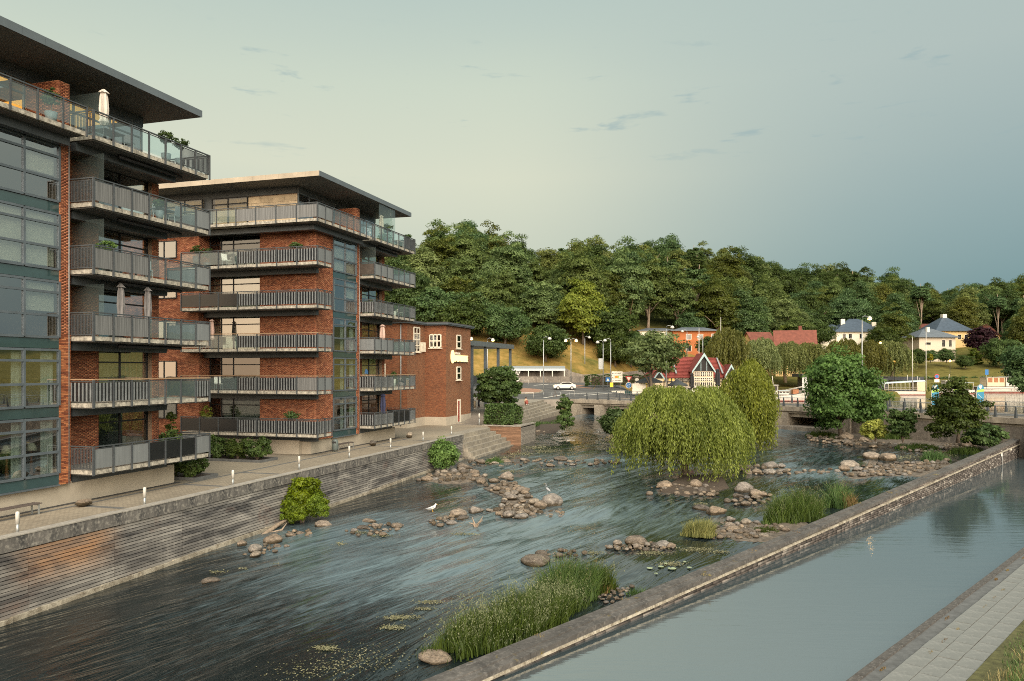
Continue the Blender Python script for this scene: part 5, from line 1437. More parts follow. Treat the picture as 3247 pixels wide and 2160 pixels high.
# tufts sprouting from coping joints
for i, k in enumerate((-1.3, 3.4, 8.1, 12.8, 17.5, 26.9, 31.6, 41.0)):
    y = CW0.y + CWD.y * k
    tuft('dry_grass', cw(k, _rr.uniform(.0, .8), wall_top(y) - 0.03), cwa, 40 + i, 70, 0.16, 0.22, 0.13, 'tan grass sprouting from a joint of the canal wall coping', 'grass_dry', group='grass in the coping joints', width=0.007)
for i in range(22):
    k = -3 + i * 1.6 + _rr.uniform(-.5, .5)
    tuft('dry_grass', kb(k, _rr.choice((0.42, 1.0)), 0.70), math.atan2(KD.y, KD.x), 60 + i, 60, _rr.uniform(.12, .35), 0.05, 0.11, 'dry weed in the towpath kerb joint', 'grass_dry', group='weeds in the kerb joints', width=0.006)
def verge_grass():
    rg = np.random.default_rng(3); me, hm = blades_mesh('verge_grass', 12, 5200, 9.0, 1.6, 0.42, 'grass_green', heads=150, width=0.010)
    o = prop(link_mesh('verge_grass', me, None, kb(3.5, 4.3, 0.74), math.atan2(KD.y, KD.x)), 'long grass on the verge of the towpath', kind='stuff')
    me, hm = blades_mesh('verge_grass', 13, 3800, 9.0, 1.6, 0.34, 'grass_dry', width=0.010)
    prop(link_mesh('verge_grass', me, None, kb(3.5, 4.2, 0.74), math.atan2(KD.y, KD.x)), 'dry stalks in the towpath verge', kind='stuff')
verge_grass()
# alder at the quay, small shrub at the steps, bank shrubs
def shrub(name, loc, seed, rx, rz, clumps, per, leaf, mat, label, cat='shrub', ry=None, zc=None, group=None, stems=7, blobs=(), **kw):
    c, C = crown_mesh(name, seed, rx, rz, zc or rz * 0.95, clumps, per, leaf, mat, ry=ry, **kw)
    o = empty(name, loc, 0, label, cat, group)
    link_mesh('foliage', c, o)
    for i, (dx, dy, dz_, s) in enumerate(blobs):
        f = link_mesh('foliage', c, o, (dx, dy, dz_), 1.3 * (i + 1)); f.scale = (s, s, s)
    link_mesh('stems', shrub_trunk(name, seed, rz * 1.7, rx, stems), o)
    return o
p = W(38.6, 24.3, 0.2)
shrub('alder_shrub', p, 31, 1.35, 1.35, 130, 95, 0.16, 'leaf_alder', 'bright green alder shrub growing at the foot of the quay', zc=1.75, flat=0.8, spread=0.25, lump=0.55, shell=0.30, ry=1.2, blobs=((-.75, .1, -.1, .72), (.75, -.1, .05, .68), (.2, 0, .95, .55), (-.35, -.5, -.1, .6)))
p = on_river(1402, 1478)
shrub('willow_shrub', W(59.2, 24.0, .6), 32, 1.35, 1.25, 110, 80, 0.17, 'leaf_alder_dim', 'smaller dull green shrub at the quay near the steps', zc=1.45, flat=0.8, spread=0.3, lump=0.35, shell=0.3)
p = on_river(2690, 1395)
maple = make_tree('maple', 41, 10.3, 5.0, 4.9, 230, 120, 0.36, 'leaf_maple', r0=0.22, flat=0.5, spread=0.26, lump=0.35, bottom=-0.9)
maple.place('maple_tree', at(2670, 1385, 88), 0.92, 0.4, 'large bright maple in front of the bridge on the far bank', sz=0.98)
shrub('bank_shrub', at(2862, 1402, 78), 42, 1.5, 1.8, 70, 80, 0.26, 'leaf_linden', 'dark green young maple between the two bank trees', zc=1.9, flat=0.5, spread=0.3)
sp = make_tree('rowan', 43, 6.2, 3.3, 3.4, 130, 120, 0.26, 'leaf_linden', r0=0.16, flat=0.5, spread=0.26, lump=0.55, bottom=-0.8, shell=0.3)
sp.place('bank_tree', at(3030, 1405, 74), 0.98, 1.0, 'loose spiky dark tree in front of the concrete wall')
shrub('golden_shrub', at(2775, 1400, 80), 44, 1.35, 1.3, 60, 60, 0.24, 'leaf_yellow', 'small golden shrub beside the boulders under the maple', zc=1.3, flat=0.6, spread=0.3)
shrub('bank_shrub', at(3120, 1412, 75), 45, 1.9, 1.2, 60, 80, 0.26, 'leaf_linden', 'low dark shrub at the wall foot right of the spiky tree', zc=1.0, flat=0.5)
shrub('water_shrub', at(1790, 1325, 104), 46, 1.3, 1.6, 50, 60, 0.24, 'leaf_hedge', 'small shrub standing in the shallows by the far steps', zc=1.6, flat=0.6)
shrub('water_shrub', at(1795, 1355, 93), 47, 1.3, 1.0, 40, 60, 0.24, 'leaf_hedge', 'low shrub on the bank tip below the far steps', zc=.9, flat=0.6)
# the weeping willows standing in the river
w1 = willow_mesh('willow_crown', 51, 6.0, 5.0, 8.3, 2600, 'leaf_willow', leaf=0.24, step=0.13, floor=0.25, lobes=11)
o = empty('willow_tree', at(2165, 1520, 61) + Vector((0, 0, -0.1)), 0.3, 'big weeping willow standing on the stone island mid-river', 'tree')
link_mesh('crown', w1, o)
b = MB(); b.tube([(0.3, 0, -0.4), (0.2, 0.1, 1.5), (-0.2, 0.2, 3.2), (-0.6, 0.2, 5.6)], [0.34, 0.27, 0.2, 0.08], 8)
for a in (0.3, 1.3, 2.4, 3.6, 4.6, 5.6): b.tube([(0.1, 0.1, 1.6 + a * .2), (1.6 * math.cos(a), 1.2 * math.sin(a), 4.0), (3.6 * math.cos(a), 2.7 * math.sin(a), 5.4), (4.4 * math.cos(a), 3.3 * math.sin(a), 4.6)], [0.15, 0.10, 0.06, 0.02], 6)
b.build('trunk', ['bark'], o)
w2 = willow_mesh('willow_crown', 52, 4.6, 4.2, 10.2, 1600, 'leaf_willow', leaf=0.30, step=0.17, floor=0.2, lobes=8)
o = empty('willow_tree', at(2375, 1440, 80), 1.2, 'second weeping willow behind the big one, rising before the bridge', 'tree')
link_mesh('crown', w2, o)
b = MB(); b.tube([(0, 0, -0.3), (0.2, 0.1, 2.5), (0.4, -0.2, 6.4)], [0.32, 0.24, 0.08], 8)
for a in (0.3, 1.6, 2.9, 4.2, 5.4): b.tube([(0.1, 0.1, 2.2), (1.6 * math.cos(a), 1.4 * math.sin(a), 4.8), (3.2 * math.cos(a), 2.8 * math.sin(a), 6.4)], [0.13, 0.09, 0.03], 6)
b.build('trunk', ['bark'], o)
shrub('sallow_bush', at(1965, 1400, 86), 53, 2.7, 2.0, 120, 100, 0.30, 'leaf_sallow', 'dark bushy sallow left of the big willow', zc=2.1, flat=0.6, spread=0.28, lump=0.5, ry=2.4)
# gull and heron on the stones
def gull():
    p = on_river(1366, 1648); o = empty('gull', (p.x + 0.05, p.y + .35, p.z + 0.42), 0.3, 'white gull with grey wings perched on the brown stones', 'bird')
    b = MB(); b.tube([(-0.34, 0, 0.13), (-0.2, 0, 0.16), (0.0, 0, 0.20), (0.12, 0, 0.26), (0.16, 0, 0.34), (0.20, 0, 0.40), (0.25, 0, 0.40)], [0.012, 0.06, 0.10, 0.085, 0.05, 0.052, 0.02], 10)
    b.build('body', ['gull_white'], o)
    for s in (-1, 1):
        b = MB(); b.tube([(-0.42, s * .03, 0.15), (-0.2, s * .085, 0.19), (0.06, s * .09, 0.24)], [0.008, 0.035, 0.02], 6); b.build('wing', ['gull_grey'], o)
        b = MB(); b.tube([(0, s * .04, 0.12), (0.0, s * .04, -0.02), (0.05, s * .04, -0.03)], 0.008, 5); b.build('leg', ['beak'], o)
    b = MB(); b.tube([(0.25, 0, 0.40), (0.32, 0, 0.385)], [0.014, 0.004], 5); b.build('beak', ['beak'], o)
gull()
def heron():
    p = on_river(1735, 1598); o = empty('heron', (p.x, p.y + .3, p.z + 0.55), 2.6, 'grey heron standing hunched against the big spit boulder', 'bird'); o.scale = (.75, .75, .75)
    b = MB(); b.tube([(-0.34, 0, 0.28), (-0.15, 0, 0.40), (0.05, 0, 0.52), (0.12, 0, 0.68), (0.06, 0, 0.80), (0.10, 0, 0.88), (0.18, 0, 0.90)], [0.02, 0.10, 0.11, 0.05, 0.035, 0.045, 0.02], 10)
    b.build('body', ['gull_grey'], o)
    b = MB(); b.tube([(0.18, 0, 0.90), (0.36, 0, 0.86)], [0.016, 0.003], 5); b.build('beak', ['beak'], o)
    for s in (-1, 1):
        b = MB(); b.tube([(-0.02, s * .05, 0.36), (0.0, s * .05, -0.15)], 0.010, 5); b.build('leg', ['gull_grey'], o)
heron()
# driftwood stump on the spit
p = on_river(1508, 1672)
b = MB()
for i in range(9):
    a = _rr.uniform(0, 6.28); b.tube([(0, 0, 0), (0.15 * math.cos(a), 0.15 * math.sin(a), 0.2), (0.4 * math.cos(a), 0.3 * math.sin(a), 0.25 + _rr.random() * .45)], [0.10, 0.05, 0.01], 5)
b.build('driftwood', ['bark_pale'], None, (p.x, p.y, p.z), label='jagged driftwood stump at the water below the pale dome boulder', cat='driftwood')
p = W(34.4, 24.6, .0)
b = MB(); b.tube([(0, 0, 0.05), (1.4, 0.15, .25), (2.9, 0.25, 0.5), (4.2, 0.3, 0.62)], [0.07, 0.12, 0.10, 0.05], 7); b.tube([(1.6, .1, .2), (2.2, -.3, .3), (2.6, -.35, .6)], [0.08, 0.06, 0.02], 6)
b.build('driftwood', ['bark_pale'], None, p, ROTU, label='washed-up tree root lying along the quay foot', cat='driftwood')
# ------------------------------------------------------------------ brick tower house at the end of the promenade
def tower():
    root = empty('brick_tower_house', W(77.5, 31.2, PROM), ROTU, 'red brick tower house with white windows and glowing sign', 'building')
    plan = [(7.6, 0), (0, 0), (0, 2.45), (-4.6, 2.45), (-4.6, 12), (7.6, 12)]
    b = MB(); b.prism(plan[::-1], 0.9, 10.75); b.build('wall', ['tower_brick'], root)
    g = lambda e: [(7.6 + e, -e), (-e, -e), (-e, 2.45 - e), (-4.6 - e, 2.45 - e), (-4.6 - e, 12), (7.6 + e, 12)]
    b = MB(); b.prism(g(0.05)[::-1], -0.4, 0.9); b.build('plinth', ['render_wall'], root)
    b = MB(); b.prism(g(0.32)[::-1], 10.75, 10.86); b.prism(g(0.40)[::-1], 10.861, 10.99); r_ = b.build('roof', ['steel_blue'], root)
    b = MB(); b.prism(g(0.1)[::-1], 10.991, 11.12); b.build('roof_covering', ['roofing'], r_)
    def win(axis, a0, a1, z0, z1, c, nc, nr):
        cols = [a0 + (a1 - a0) * i / nc for i in range(1, nc)]; rows = [z0 + (z1 - z0) * i / nr for i in range(1, nr)]
        bk = MB()
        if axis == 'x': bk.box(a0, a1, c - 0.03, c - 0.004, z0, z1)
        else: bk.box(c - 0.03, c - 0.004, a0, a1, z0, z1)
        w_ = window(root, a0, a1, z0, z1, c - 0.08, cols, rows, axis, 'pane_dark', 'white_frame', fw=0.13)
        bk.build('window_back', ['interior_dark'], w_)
        s = MB()
        if axis == 'x': s.box(a0 - 0.15, a1 + 0.15, c - 0.22, c - 0.002, z0 - 0.16, z0 - 0.07)
        else: s.box(c - 0.22, c - 0.002, a0 - 0.15, a1 + 0.15, z0 - 0.16, z0 - 0.07)
        s.build('sill', ['white_frame'], w_)
    win('y', 0.57, 1.85, 8.4, 9.75, 0.0, 3, 2)
    win('x', 3.0, 4.2, 8.4, 9.8, 0.0, 1, 2); win('x', 3.0, 4.2, 4.9, 6.28, 0.0, 1, 2)
    win('x', -3.1, -1.6, 7.9, 10.4, 2.45, 2, 4)
    win('y', 4.9, 5.6, 5.2, 6.6, -4.6, 1, 2)
    d = MB(); d.box(3.3, 4.3, -0.06, -0.004, 0.1, 2.67); do = d.build('door', ['white_frame'], root)
    d = MB(); d.box(3.42, 3.85, -0.075, -0.062, 0.2, 2.5); d.build('door_leaf', ['boat_red'], do)
    d = MB(); d.box(2.8, 4.8, -0.9, -0.06, -0.2, 0.12); d.build('door_step', ['step_concrete'], root)
    for x in (-1.1, -0.5):
        s = MB(); s.box(x - 0.16, x + 0.16, 2.2, 2.446, 7.9, 8.9); s.build('wall_lamp', ['white_frame'], root)
    s = MB(); s.tube([(-4.68, 3.1, 0.2), (-4.68, 3.1, 10.7)], 0.06, 6); s.build('downpipe', ['galvanised'], root)
    # sign: tall glowing initial, a block of glowing letters, a small line above
    sg = MB(); sg.box(1.1, 6.5, -0.10, -0.05, 6.78, 6.84); so_ = sg.build('sign', ['dark_metal'], root)
    o_ = MB()
    n = 20
    ring = lambda rx, rz, y: [(1.65 + rx * math.cos(2 * math.pi * i / n), y, 7.40 + rz * math.sin(2 * math.pi * i / n)) for i in range(n)]
    o_.wedge(ring(0.50, 0.72, -0.06), ring(0.50, 0.72, -0.16)); o_.build('glowing_initial', ['neon'], so_)
    for i in range(11):
        x = 2.3 + i * 0.375
        l = MB(); l.box(x, x + 0.15, -0.16, -0.06, 6.86 + (0.1 if i % 3 == 1 else 0), 7.58)
        if i < 7: l.box(x + 0.151, x + 0.35, -0.15, -0.06, 7.18, 7.52)
        else: l.box(x + 0.151, x + 0.35, -0.15, -0.06, 7.46, 7.58); l.box(x + 0.151, x + 0.35, -0.15, -0.06, 7.14, 7.24); l.box(x + 0.151, x + 0.35, -0.15, -0.06, 6.86, 6.95)
        l.build('glowing_letter', ['neon'], so_)
    cu = bpy.data.curves.new('lettering', 'FONT'); cu.body = 'SILKEBORG'; cu.size = 0.34; cu.extrude = 0.02
    cu.materials.append(M('sign_white')); to = bpy.data.objects.new('lettering', cu); COL.objects.link(to)
    bpy.context.view_layer.update()
    me = bpy.data.meshes.new_from_object(to.evaluated_get(bpy.context.evaluated_depsgraph_get())); bpy.data.objects.remove(to)
    to = link_mesh('lettering', me, so_, (2.35, -0.09, 7.66)); to.rotation_euler = (R(90), 0, 0)
    return root
tower()
# steel-and-glass canopy behind the tower
def canopy():
    root = empty('glass_canopy', W(86.2, 32.1, 3.5), ROTU, 'slender steel canopy on tall columns behind the tower house', 'canopy')
    b = MB(); b.box(0, 19.2, 0, 10, 8.45, 8.95); b.build('roof', ['steel_blue'], root)
    n = 24
    for i in range(n):
        q = MB(); q.box(i * 19.2 / n + .01, (i + 1) * 19.2 / n - .01, -0.05, -0.003, 8.4, 9.0); q.build('fascia_sheet', ['fascia'], root)
    for x in (2.8, 7.8, 13.1, 18.6):
        q = MB(); q.box(x - 0.16, x + 0.16, 0.2, 0.52, -0.5, 8.45); q.build('column', ['steel_blue'], root)
        q = MB(); q.box(x - 0.14, x + 0.14, 8.6, 8.9, -0.5, 8.45); q.build('column', ['steel'], root)
    q = MB(); q.box(0, 8.0, 0.6, 6, 3.4, 3.75); dk = q.build('mezzanine', ['steel_blue'], root)
    rail_run(dk, (0, 0.6), (8.0, 0.6), 3.76, 'bbbb', False)
    for i in range(3):
        q = MB(); q.box(0.1 + i * 0.8, 0.86 + i * 0.8, 4.0, 4.03, -0.3, 8.4); q.build('glass_panel', ['pane_dark'], root)
    q = MB(); q.box(0.1, 2.6, 6.0, 6.1, -0.3, 8.4); q.build('back_wall', ['dark_metal'], root)
canopy()
# closed black parasols at the cafe by the tower
def closed_parasol(name, loc, h, r_, mat, label, group=None, base=True, pole_h=None):
    o = empty(name, loc, 0, label, 'parasol', group)
    p = MB(); p.tube([(0, 0, 0), (0, 0, h)], 0.022, 6); p.build('pole', ['galvanised'], o)
    c = MB(); prof = [(r_ * 0.55, 0.30 * h), (r_ * 1.0, 0.36 * h), (r_ * 0.75, 0.42 * h), (r_ * 0.95, 0.60 * h), (r_ * 0.78, 0.84 * h), (r_ * 0.55, 0.92 * h), (r_ * 1.05, 0.925 * h), (r_ * 0.25, 0.995 * h)]
    n = 14; V = []; 
    for rr, z in prof:
        for k in range(n):
            a = 2 * math.pi * k / n; q = rr * (1 + (0.16 if k % 2 else -0.16)); V.append((q * math.cos(a), q * math.sin(a), z))
    fs = [(i * n + k, i * n + (k + 1) % n, (i + 1) * n + (k + 1) % n, (i + 1) * n + k) for i in range(len(prof) - 1) for k in range(n)] + [tuple(range(n - 1, -1, -1)), tuple((len(prof) - 1) * n + k for k in range(n))]
    c.add(V, fs); c.build('cover', [mat], o)
    if base:
        b = MB(); b.lathe([(0.22, 0.0), (0.22, 0.05), (0.05, 0.09)], n=12); b.build('base', ['pot_dark'], o)
    return o
def on_flat(x, y, z=4.1): return on_z(x, y, z)
closed_parasol('parasol', at(1531, 1262, 103), 3.0, 0.34, 'parasol_black', 'closed black parasol between canopy column and round tree')
closed_parasol('parasol', at(1489, 1268, 99), 3.4, 0.34, 'parasol_black', 'closed black parasol against the tower corner')
# round tree, hedge and timber planter
rt = make_tree('linden', 61, 6.9, 2.95, 2.95, 190, 130, 0.30, 'leaf_linden', r0=0.16, flat=0.45, spread=0.26, lump=0.12, bottom=-0.95, shell=0.4)
rt.place('round_tree', at(1584, 1320, 92), 0.90, 0, 'round dark green tree at the end of the promenade')
def hedge_mesh(name, seed, lx, ly, lz, leaf, mat, n):
    """clipped hedge: leaves over a lumpy box"""
    rg = np.random.default_rng(seed)
    P = rg.uniform(-1, 1, (n, 3)); ax = rg.integers(0, 3, n)
    for i in range(3):
        m_ = ax == i; P[m_, i] = np.where(rg.random(m_.sum()) < 0.5, -1, 1)
    P[:, 2] = np.where((ax == 2), 1, P[:, 2])
    P = P * (1 - 0.10 * rg.random((n, 1))) * np.array([lx, ly, lz]) / 2 + np.array([0, 0, lz / 2])
    P += 0.10 * min(lz, ly) * np.stack([np.sin(P[:, 1] * 2.1 + P[:, 2] * 3), np.sin(P[:, 0] * 1.7 + 1), np.sin(P[:, 0] * 2.3)], 1)
    N = unit(rg.normal(size=P.shape) * 0.8 + np.array([0, 0, .5]) + unit(P - np.array([0, 0, lz / 2])) * 0.6)
    V, Q = leaf_quads(P, N, np.full(n, leaf), rg)
    return np_mesh(name, V, Q, mat, rg.random(n))
def hedge(loc, rz, lx, ly, lz, leaf, mat, n, label, seed=0, cat='hedge', name='hedge', group=None):
    o = empty(name, loc, rz, label, cat, group)
    link_mesh('foliage', hedge_mesh(name, seed, lx, ly, lz, leaf, mat, n), o)
    c = MB(); c.box(-lx * .40, lx * .40, -ly * .36, ly * .36, 0, lz * .8); c.build('twigs', ['soil'], o)
    return o
hedge(W(81.0, 26.0, PROM - 0.1), ROTU, 4.4, 3.0, 2.15, 0.22, 'leaf_hedge', 7000, 'clipped hedge block in front of the round tree', 1)
def planter():
    root = empty('timber_planter', W(78.4, 23.1, 0), ROTU, 'timber-boarded planter wall beside the river steps', 'planter')
    b = MB(); b.box(0.05, 5.6, 0.05, 4.2, -0.5, 2.85); b.build('core', ['soil'], root)
    f = MB(); f.box(0.045, 0.0, 0.0, 4.3, 0, 0.1)
    for i in range(18):
        z = 0.45 + i * 0.14
        q = MB(); q.box(-0.02, 0.045, 0.0, 4.3, z, z + 0.125); q.build('board', ['timber_brown'], root)
        q = MB(); q.box(0.0, 5.6, -0.045, -0.001, z - 0.1, z + 0.025); q.build('board', ['timber_grey'], root)
    q = MB(); q.box(-0.06, 0.35, -0.06, 4.35, 2.98, 3.10); q.box(0.351, 5.65, -0.06, 0.35, 2.98, 3.10); q.build('coping_board', ['timber_grey'], root)
    q = MB(); q.box(0.36, 5.6, 0.36, 4.3, 2.85, 2.96); q.build('top', ['step_concrete'], root)
    q = MB(); q.box(-0.1, 5.7, -0.14, -0.05, -0.6, 0.95); q.build('footing', ['footing'], root)
planter()
root = empty('river_steps', W(66.35, 25.6, 0), ROTU, 'concrete steps down to the river at the quay end', 'steps')
for i in range(6):                                       # long treads parallel to the quay
    z = 3.0 - i * 0.385; v = -0.34 * i
    s = MB(); s.box(0.0, 9.4 + i * 0.75, v, 1.5, z - 1.5, z + 0.004); s.build('step', ['step_concrete'], root)
root = empty('river_steps', (0, 0, 0), 0, 'far concrete steps below the road where someone sits', 'steps')
for A, B, z in (((1640, 1287), (1724.7, 1268), 4.108), ((1638, 1299), (1737, 1273.7), 3.75), ((1638, 1310), (1749, 1279.6), 3.42), ((1638, 1318.5), (1761.5, 1286), 3.08), ((1640, 1328), (1775, 1292), 2.72), ((1645, 1338), (1785, 1299), 2.35)):
    a, b_ = on_z(*A, z), on_z(*B, z); bk = Vector((VX, VY, 0)) * 4.0
    s = MB(); s.prism([(a.x, a.y), (b_.x, b_.y), (b_.x + bk.x, b_.y + bk.y), (a.x + bk.x, a.y + bk.y)], z - 1.6, z); s.build('step', ['step_concrete'], root)

# ------------------------------------------------------------------ bridge
NEAR = [Vector(p) for p in ((57.0, 60.0), (54.0, 68.0), (50.2, 76.4), (45.4, 86.3), (35.9, 102.0), (22.5, 115.5), (8.5, 127.5))]
DZ = 4.1
def poly_at(P, s):
    d = [0.0]
    for i in range(len(P) - 1): d.append(d[-1] + (P[i + 1] - P[i]).length)
    s = max(0, min(d[-1], s))
    for i in range(len(P) - 1):
        if s <= d[i + 1] + 1e-6:
            f = (s - d[i]) / (d[i + 1] - d[i]); t_ = (P[i + 1] - P[i]).normalized()
            return P[i].lerp(P[i + 1], f), t_, d[-1]
def smooth_poly(P, n=40):
    out = []
    L = poly_at(P, 0)[2]
    for i in range(n + 1):
        s = L * i / n; acc = Vector((0, 0)); k = 0
        for e in (-5, -2.5, 0, 2.5, 5):
            if 0 <= s + e <= L: acc += poly_at(P, s + e)[0]; k += 1
            else: acc += poly_at(P, s)[0]; k += 1
        out.append(acc / k)
    return out
NB = smooth_poly(NEAR)
def off_poly(P, o):
    out = []
    for i, p in enumerate(P):
        t_ = (P[min(i + 1, len(P) - 1)] - P[max(i - 1, 0)]).normalized()
        out.append(p + Vector((t_.y, -t_.x)) * o)        # to the far side
    return out
def strip(P, Q_, z0, z1):
    b = MB()
    for i in range(len(P) - 1):
        b.prism([P[i], Q_[i], Q_[i + 1], P[i + 1]], z0, z1)
    return b
def ribbon(name, P, Q_, z, mat, parent=None, kind=None, label=None):
    V = [(p.x, p.y, z) for p in P] + [(p.x, p.y, z) for p in Q_]; n = len(P)
    b = MB(); b.add(V, [(i, n + i, n + i + 1, i + 1) for i in range(n - 1)])
    o = b.build(name, [mat], parent)
    if o.data.polygons[0].normal.z < 0: o.data.flip_normals()
    return prop(o, label=label, kind=kind)
def solid_strip(name, P, Q_, z0, z1, mat, parent=None):
    n = len(P); V = []
    for z in (z0, z1):
        V += [(p.x, p.y, z) for p in P]; V += [(p.x, p.y, z) for p in Q_]
    fs = []
    for i in range(n - 1):
        fs += [(2 * n + i, 2 * n + i + 1, 3 * n + i + 1, 3 * n + i), (i, n + i, n + i + 1, i + 1), (i, i + 1, 2 * n + i + 1, 2 * n + i), (n + i, 3 * n + i, 3 * n + i + 1, n + i + 1)]
    fs += [(0, 2 * n, 3 * n, n), (n - 1, 2 * n - 1, 4 * n - 1, 3 * n - 1)]
    b = MB(); b.add(V, fs)
    o = b.build(name, [mat], parent)
    import bmesh
    bm = bmesh.new(); bm.from_mesh(o.data); bmesh.ops.recalc_face_normals(bm, faces=bm.faces); bm.to_mesh(o.data); bm.free()
    return o
def bridge():
    root = empty('road_bridge', (NB[20].x, NB[20].y, 0), 0, 'low concrete road bridge with slender steel railings over the river', 'bridge')
    root.location = (0, 0, 0)
    far = off_poly(NB, 10.5)
    solid_strip('deck', NB, far, 3.35, DZ, 'bridge_concrete', root)
    solid_strip('edge_beam', off_poly(NB, -0.25), off_poly(NB, 0.3), 3.62, DZ + 0.10, 'bridge_concrete', root)
    solid_strip('girder', off_poly(NB[18:], 0.35), off_poly(NB[18:], 0.9), 2.85, 3.35, 'bridge_concrete', root)
    ribbon('roadway', off_poly(NB, 2.4), off_poly(NB, 9.0), DZ + 0.006, 'asphalt', root)
    ribbon('footway', off_poly(NB, 0.32), off_poly(NB, 2.25), DZ + 0.05, 'asphalt_light', root)
    solid_strip('kerbstone', off_poly(NB, 2.25), off_poly(NB, 2.4), DZ - .1, DZ + 0.12, 'step_concrete', root)
    solid_strip('kerbstone', off_poly(NB, 9.0), off_poly(NB, 9.15), DZ - .1, DZ + 0.12, 'step_concrete', root)
    ribbon('footway', off_poly(NB, 9.15), off_poly(NB, 10.5), DZ + 0.05, 'asphalt_light', root)
    ribbon('cycle_line', off_poly(NB, 3.6), off_poly(NB, 3.75), DZ + 0.012, 'road_paint', root)
    ribbon('edge_line', off_poly(NB, 7.9), off_poly(NB, 8.02), DZ + 0.012, 'road_paint', root)
    L = poly_at(NB, 0)[2]
    post = MB(); post.wedge([(-0.12, -0.18, 0), (0.12, -0.18, 0), (0.12, 0.10, 0), (-0.12, 0.10, 0)], [(-0.045, -0.03, 1.14), (0.045, -0.03, 1.14), (0.045, 0.06, 1.14), (-0.045, 0.06, 1.14)])
    pm = post.mesh('post', ['steel'])
    for o_, nm in ((0.0, 'near'), (10.2, 'far')):
        P = off_poly(NB, o_); Lq = poly_at(P, 0)[2]; n = int(Lq / 2.05)
        for i in range(n):
            q, t_, _ = poly_at(P, i * 2.05 + 0.5)
            link_mesh('post', pm, root, (q.x, q.y, DZ + 0.10), math.atan2(t_.y, t_.x))
        for h in (1.15, 0.62, 0.28) if o_ == 0 else (1.15, 0.6):
            r_ = MB(); r_.tube([(p.x, p.y, DZ + 0.1 + h) for p in P], 0.035 if h > 1 else 0.013, 6); r_.build('rail', ['galvanised' if h > 1 else 'steel'], root)
    solid_strip('back_wall', off_poly(NB[17:], 9.6), off_poly(NB[17:], 10.2), -0.5, 3.34, 'old_concrete', root)  # added wall behind the openings to keep them dark; the river flows through
    for s, w_ in ((L - 1.0, 2.0), (L - 5.5, 1.6), (L - 12, 1.0), (L - 19, 1.0), (L - 27, 1.0), (L - 35.5, 2.2), (L - 45, 1.2)):
        q, t_, _ = poly_at(NB, s)
        p = MB(); p.cbox((0, -5.0, 1.2), (w_, 10.6, 4.4)); p.build('pier', ['bridge_concrete'], root, (q.x, q.y, 0), math.atan2(t_.y, t_.x))
    # retaining wall from the right bank to the bridge
    k = 19
    solid_strip('retaining_wall', off_poly(NB[:k], 0.02), off_poly(NB[:k], 0.5), -0.6, 3.6, 'old_concrete', root)
    w_ = MB(); w_.cbox((0, 0, 0), (1.0, 5.0, 0.5)); 
    # weir sill below the right-hand openings
    a, b_ = poly_at(NB, L - 45)[0], poly_at(NB, L - 14)[0]
    d = (b_ - a); nn = Vector((d.y, -d.x)).normalized()
    s_ = MB(); s_.prism([a - nn * 0.8, b_ - nn * 0.8, b_ + nn * 9, a + nn * 9], 0.6, 1.75); s_.build('weir_sill', ['old_concrete'], root)
    c = MB(); c.cbox((0, 0, 2.2), (3.0, 3.0, 4.4)); q, t_, _ = poly_at(NB, 13.0); c.build('corner_pier', ['bridge_concrete'], root, (q.x - .3, q.y - .3, 0), math.atan2(t_.y, t_.x))
bridge()

# ------------------------------------------------------------------ road, roundabout, walls on the far side
RZ = 4.104
ov = [(-150, 127.0), (8.4, 128), (16.5, 124.5), (24.5, 121.5), (31, 127.5), (27, 133), (24.5, 143), (23, 160), (10, 168), (-40, 160), (-150, 150)]
def road():
    xs, ys = np.arange(-150, 33, 1.0), np.arange(127, 169, 1.0)
    X, Y = np.meshgrid(xs, ys); n = len(xs)
    i = (np.arange(len(ys) - 1)[:, None] * n + np.arange(n - 1)[None])
    ok = in_poly(X[:-1, :-1] + .5, Y[:-1, :-1] + .5, ov)
    i = i[ok]; Q = np.stack([i, i + 1, i + n + 1, i + n], -1)
    prop(link_mesh('road', np_mesh('road', np.stack([X, Y, base_z(X, Y) + 0.104], -1).reshape(-1, 3), Q, 'asphalt')), label='grey asphalt road and roundabout beyond the bridge', kind='structure')
road()
def disc(name, c, rx, ry, dz_, h, mat, label, n=36):
    P = [(c[0] + rx * math.cos(2 * math.pi * i / n), c[1] + ry * math.sin(2 * math.pi * i / n)) for i in range(n)]
    z = [float(base_z(*p)) + .104 + dz_ for p in P]
    b = MB(); b.prism(P, z, [q + h for q in z])
    return prop(b.build(name, [mat]), label=label, kind='structure')
c_ = on_road(1640, 1241)
disc('roundabout_kerb', (c_.x, c_.y), 5.0, 5.0, 0, 0.12, 'step_concrete', 'pale kerb ring of the roundabout island'); disc('roundabout_island', (c_.x, c_.y), 4.5, 4.5, 0.12, 0.06, 'island_red', 'reddish paved centre of the roundabout')
def path_strip(name, pts, w_, mat, label):
    P = [on_road(x, y) for x, y in pts]; P = [a.lerp(b_, f / 6).xy for a, b_ in zip(P, P[1:]) for f in range(7)]
    P2 = off_poly(P, w_); zz = lambda p: float(base_z(p.x, p.y)) + .112; n = len(P)
    b = MB(); b.add([(p.x, p.y, zz(p)) for p in P] + [(p.x, p.y, zz(p)) for p in P2], [(i, n + i, n + i + 1, i + 1) for i in range(n - 1)])
    prop(b.build(name, [mat]), label=label, kind='structure')
path_strip('road_marking', [(1720, 1262), (1800, 1249), (1900, 1246)], 0.35, 'road_paint', 'white line along the road edge')
path_strip('road_marking', [(1690, 1222), (1740, 1218), (1795, 1219)], 0.5, 'road_paint', 'white give-way line at the roundabout')
path_strip('road_marking', [(1850, 1254), (1905, 1249), (1960, 1247)], 0.4, 'road_paint', 'white line on the road by the bicycle')
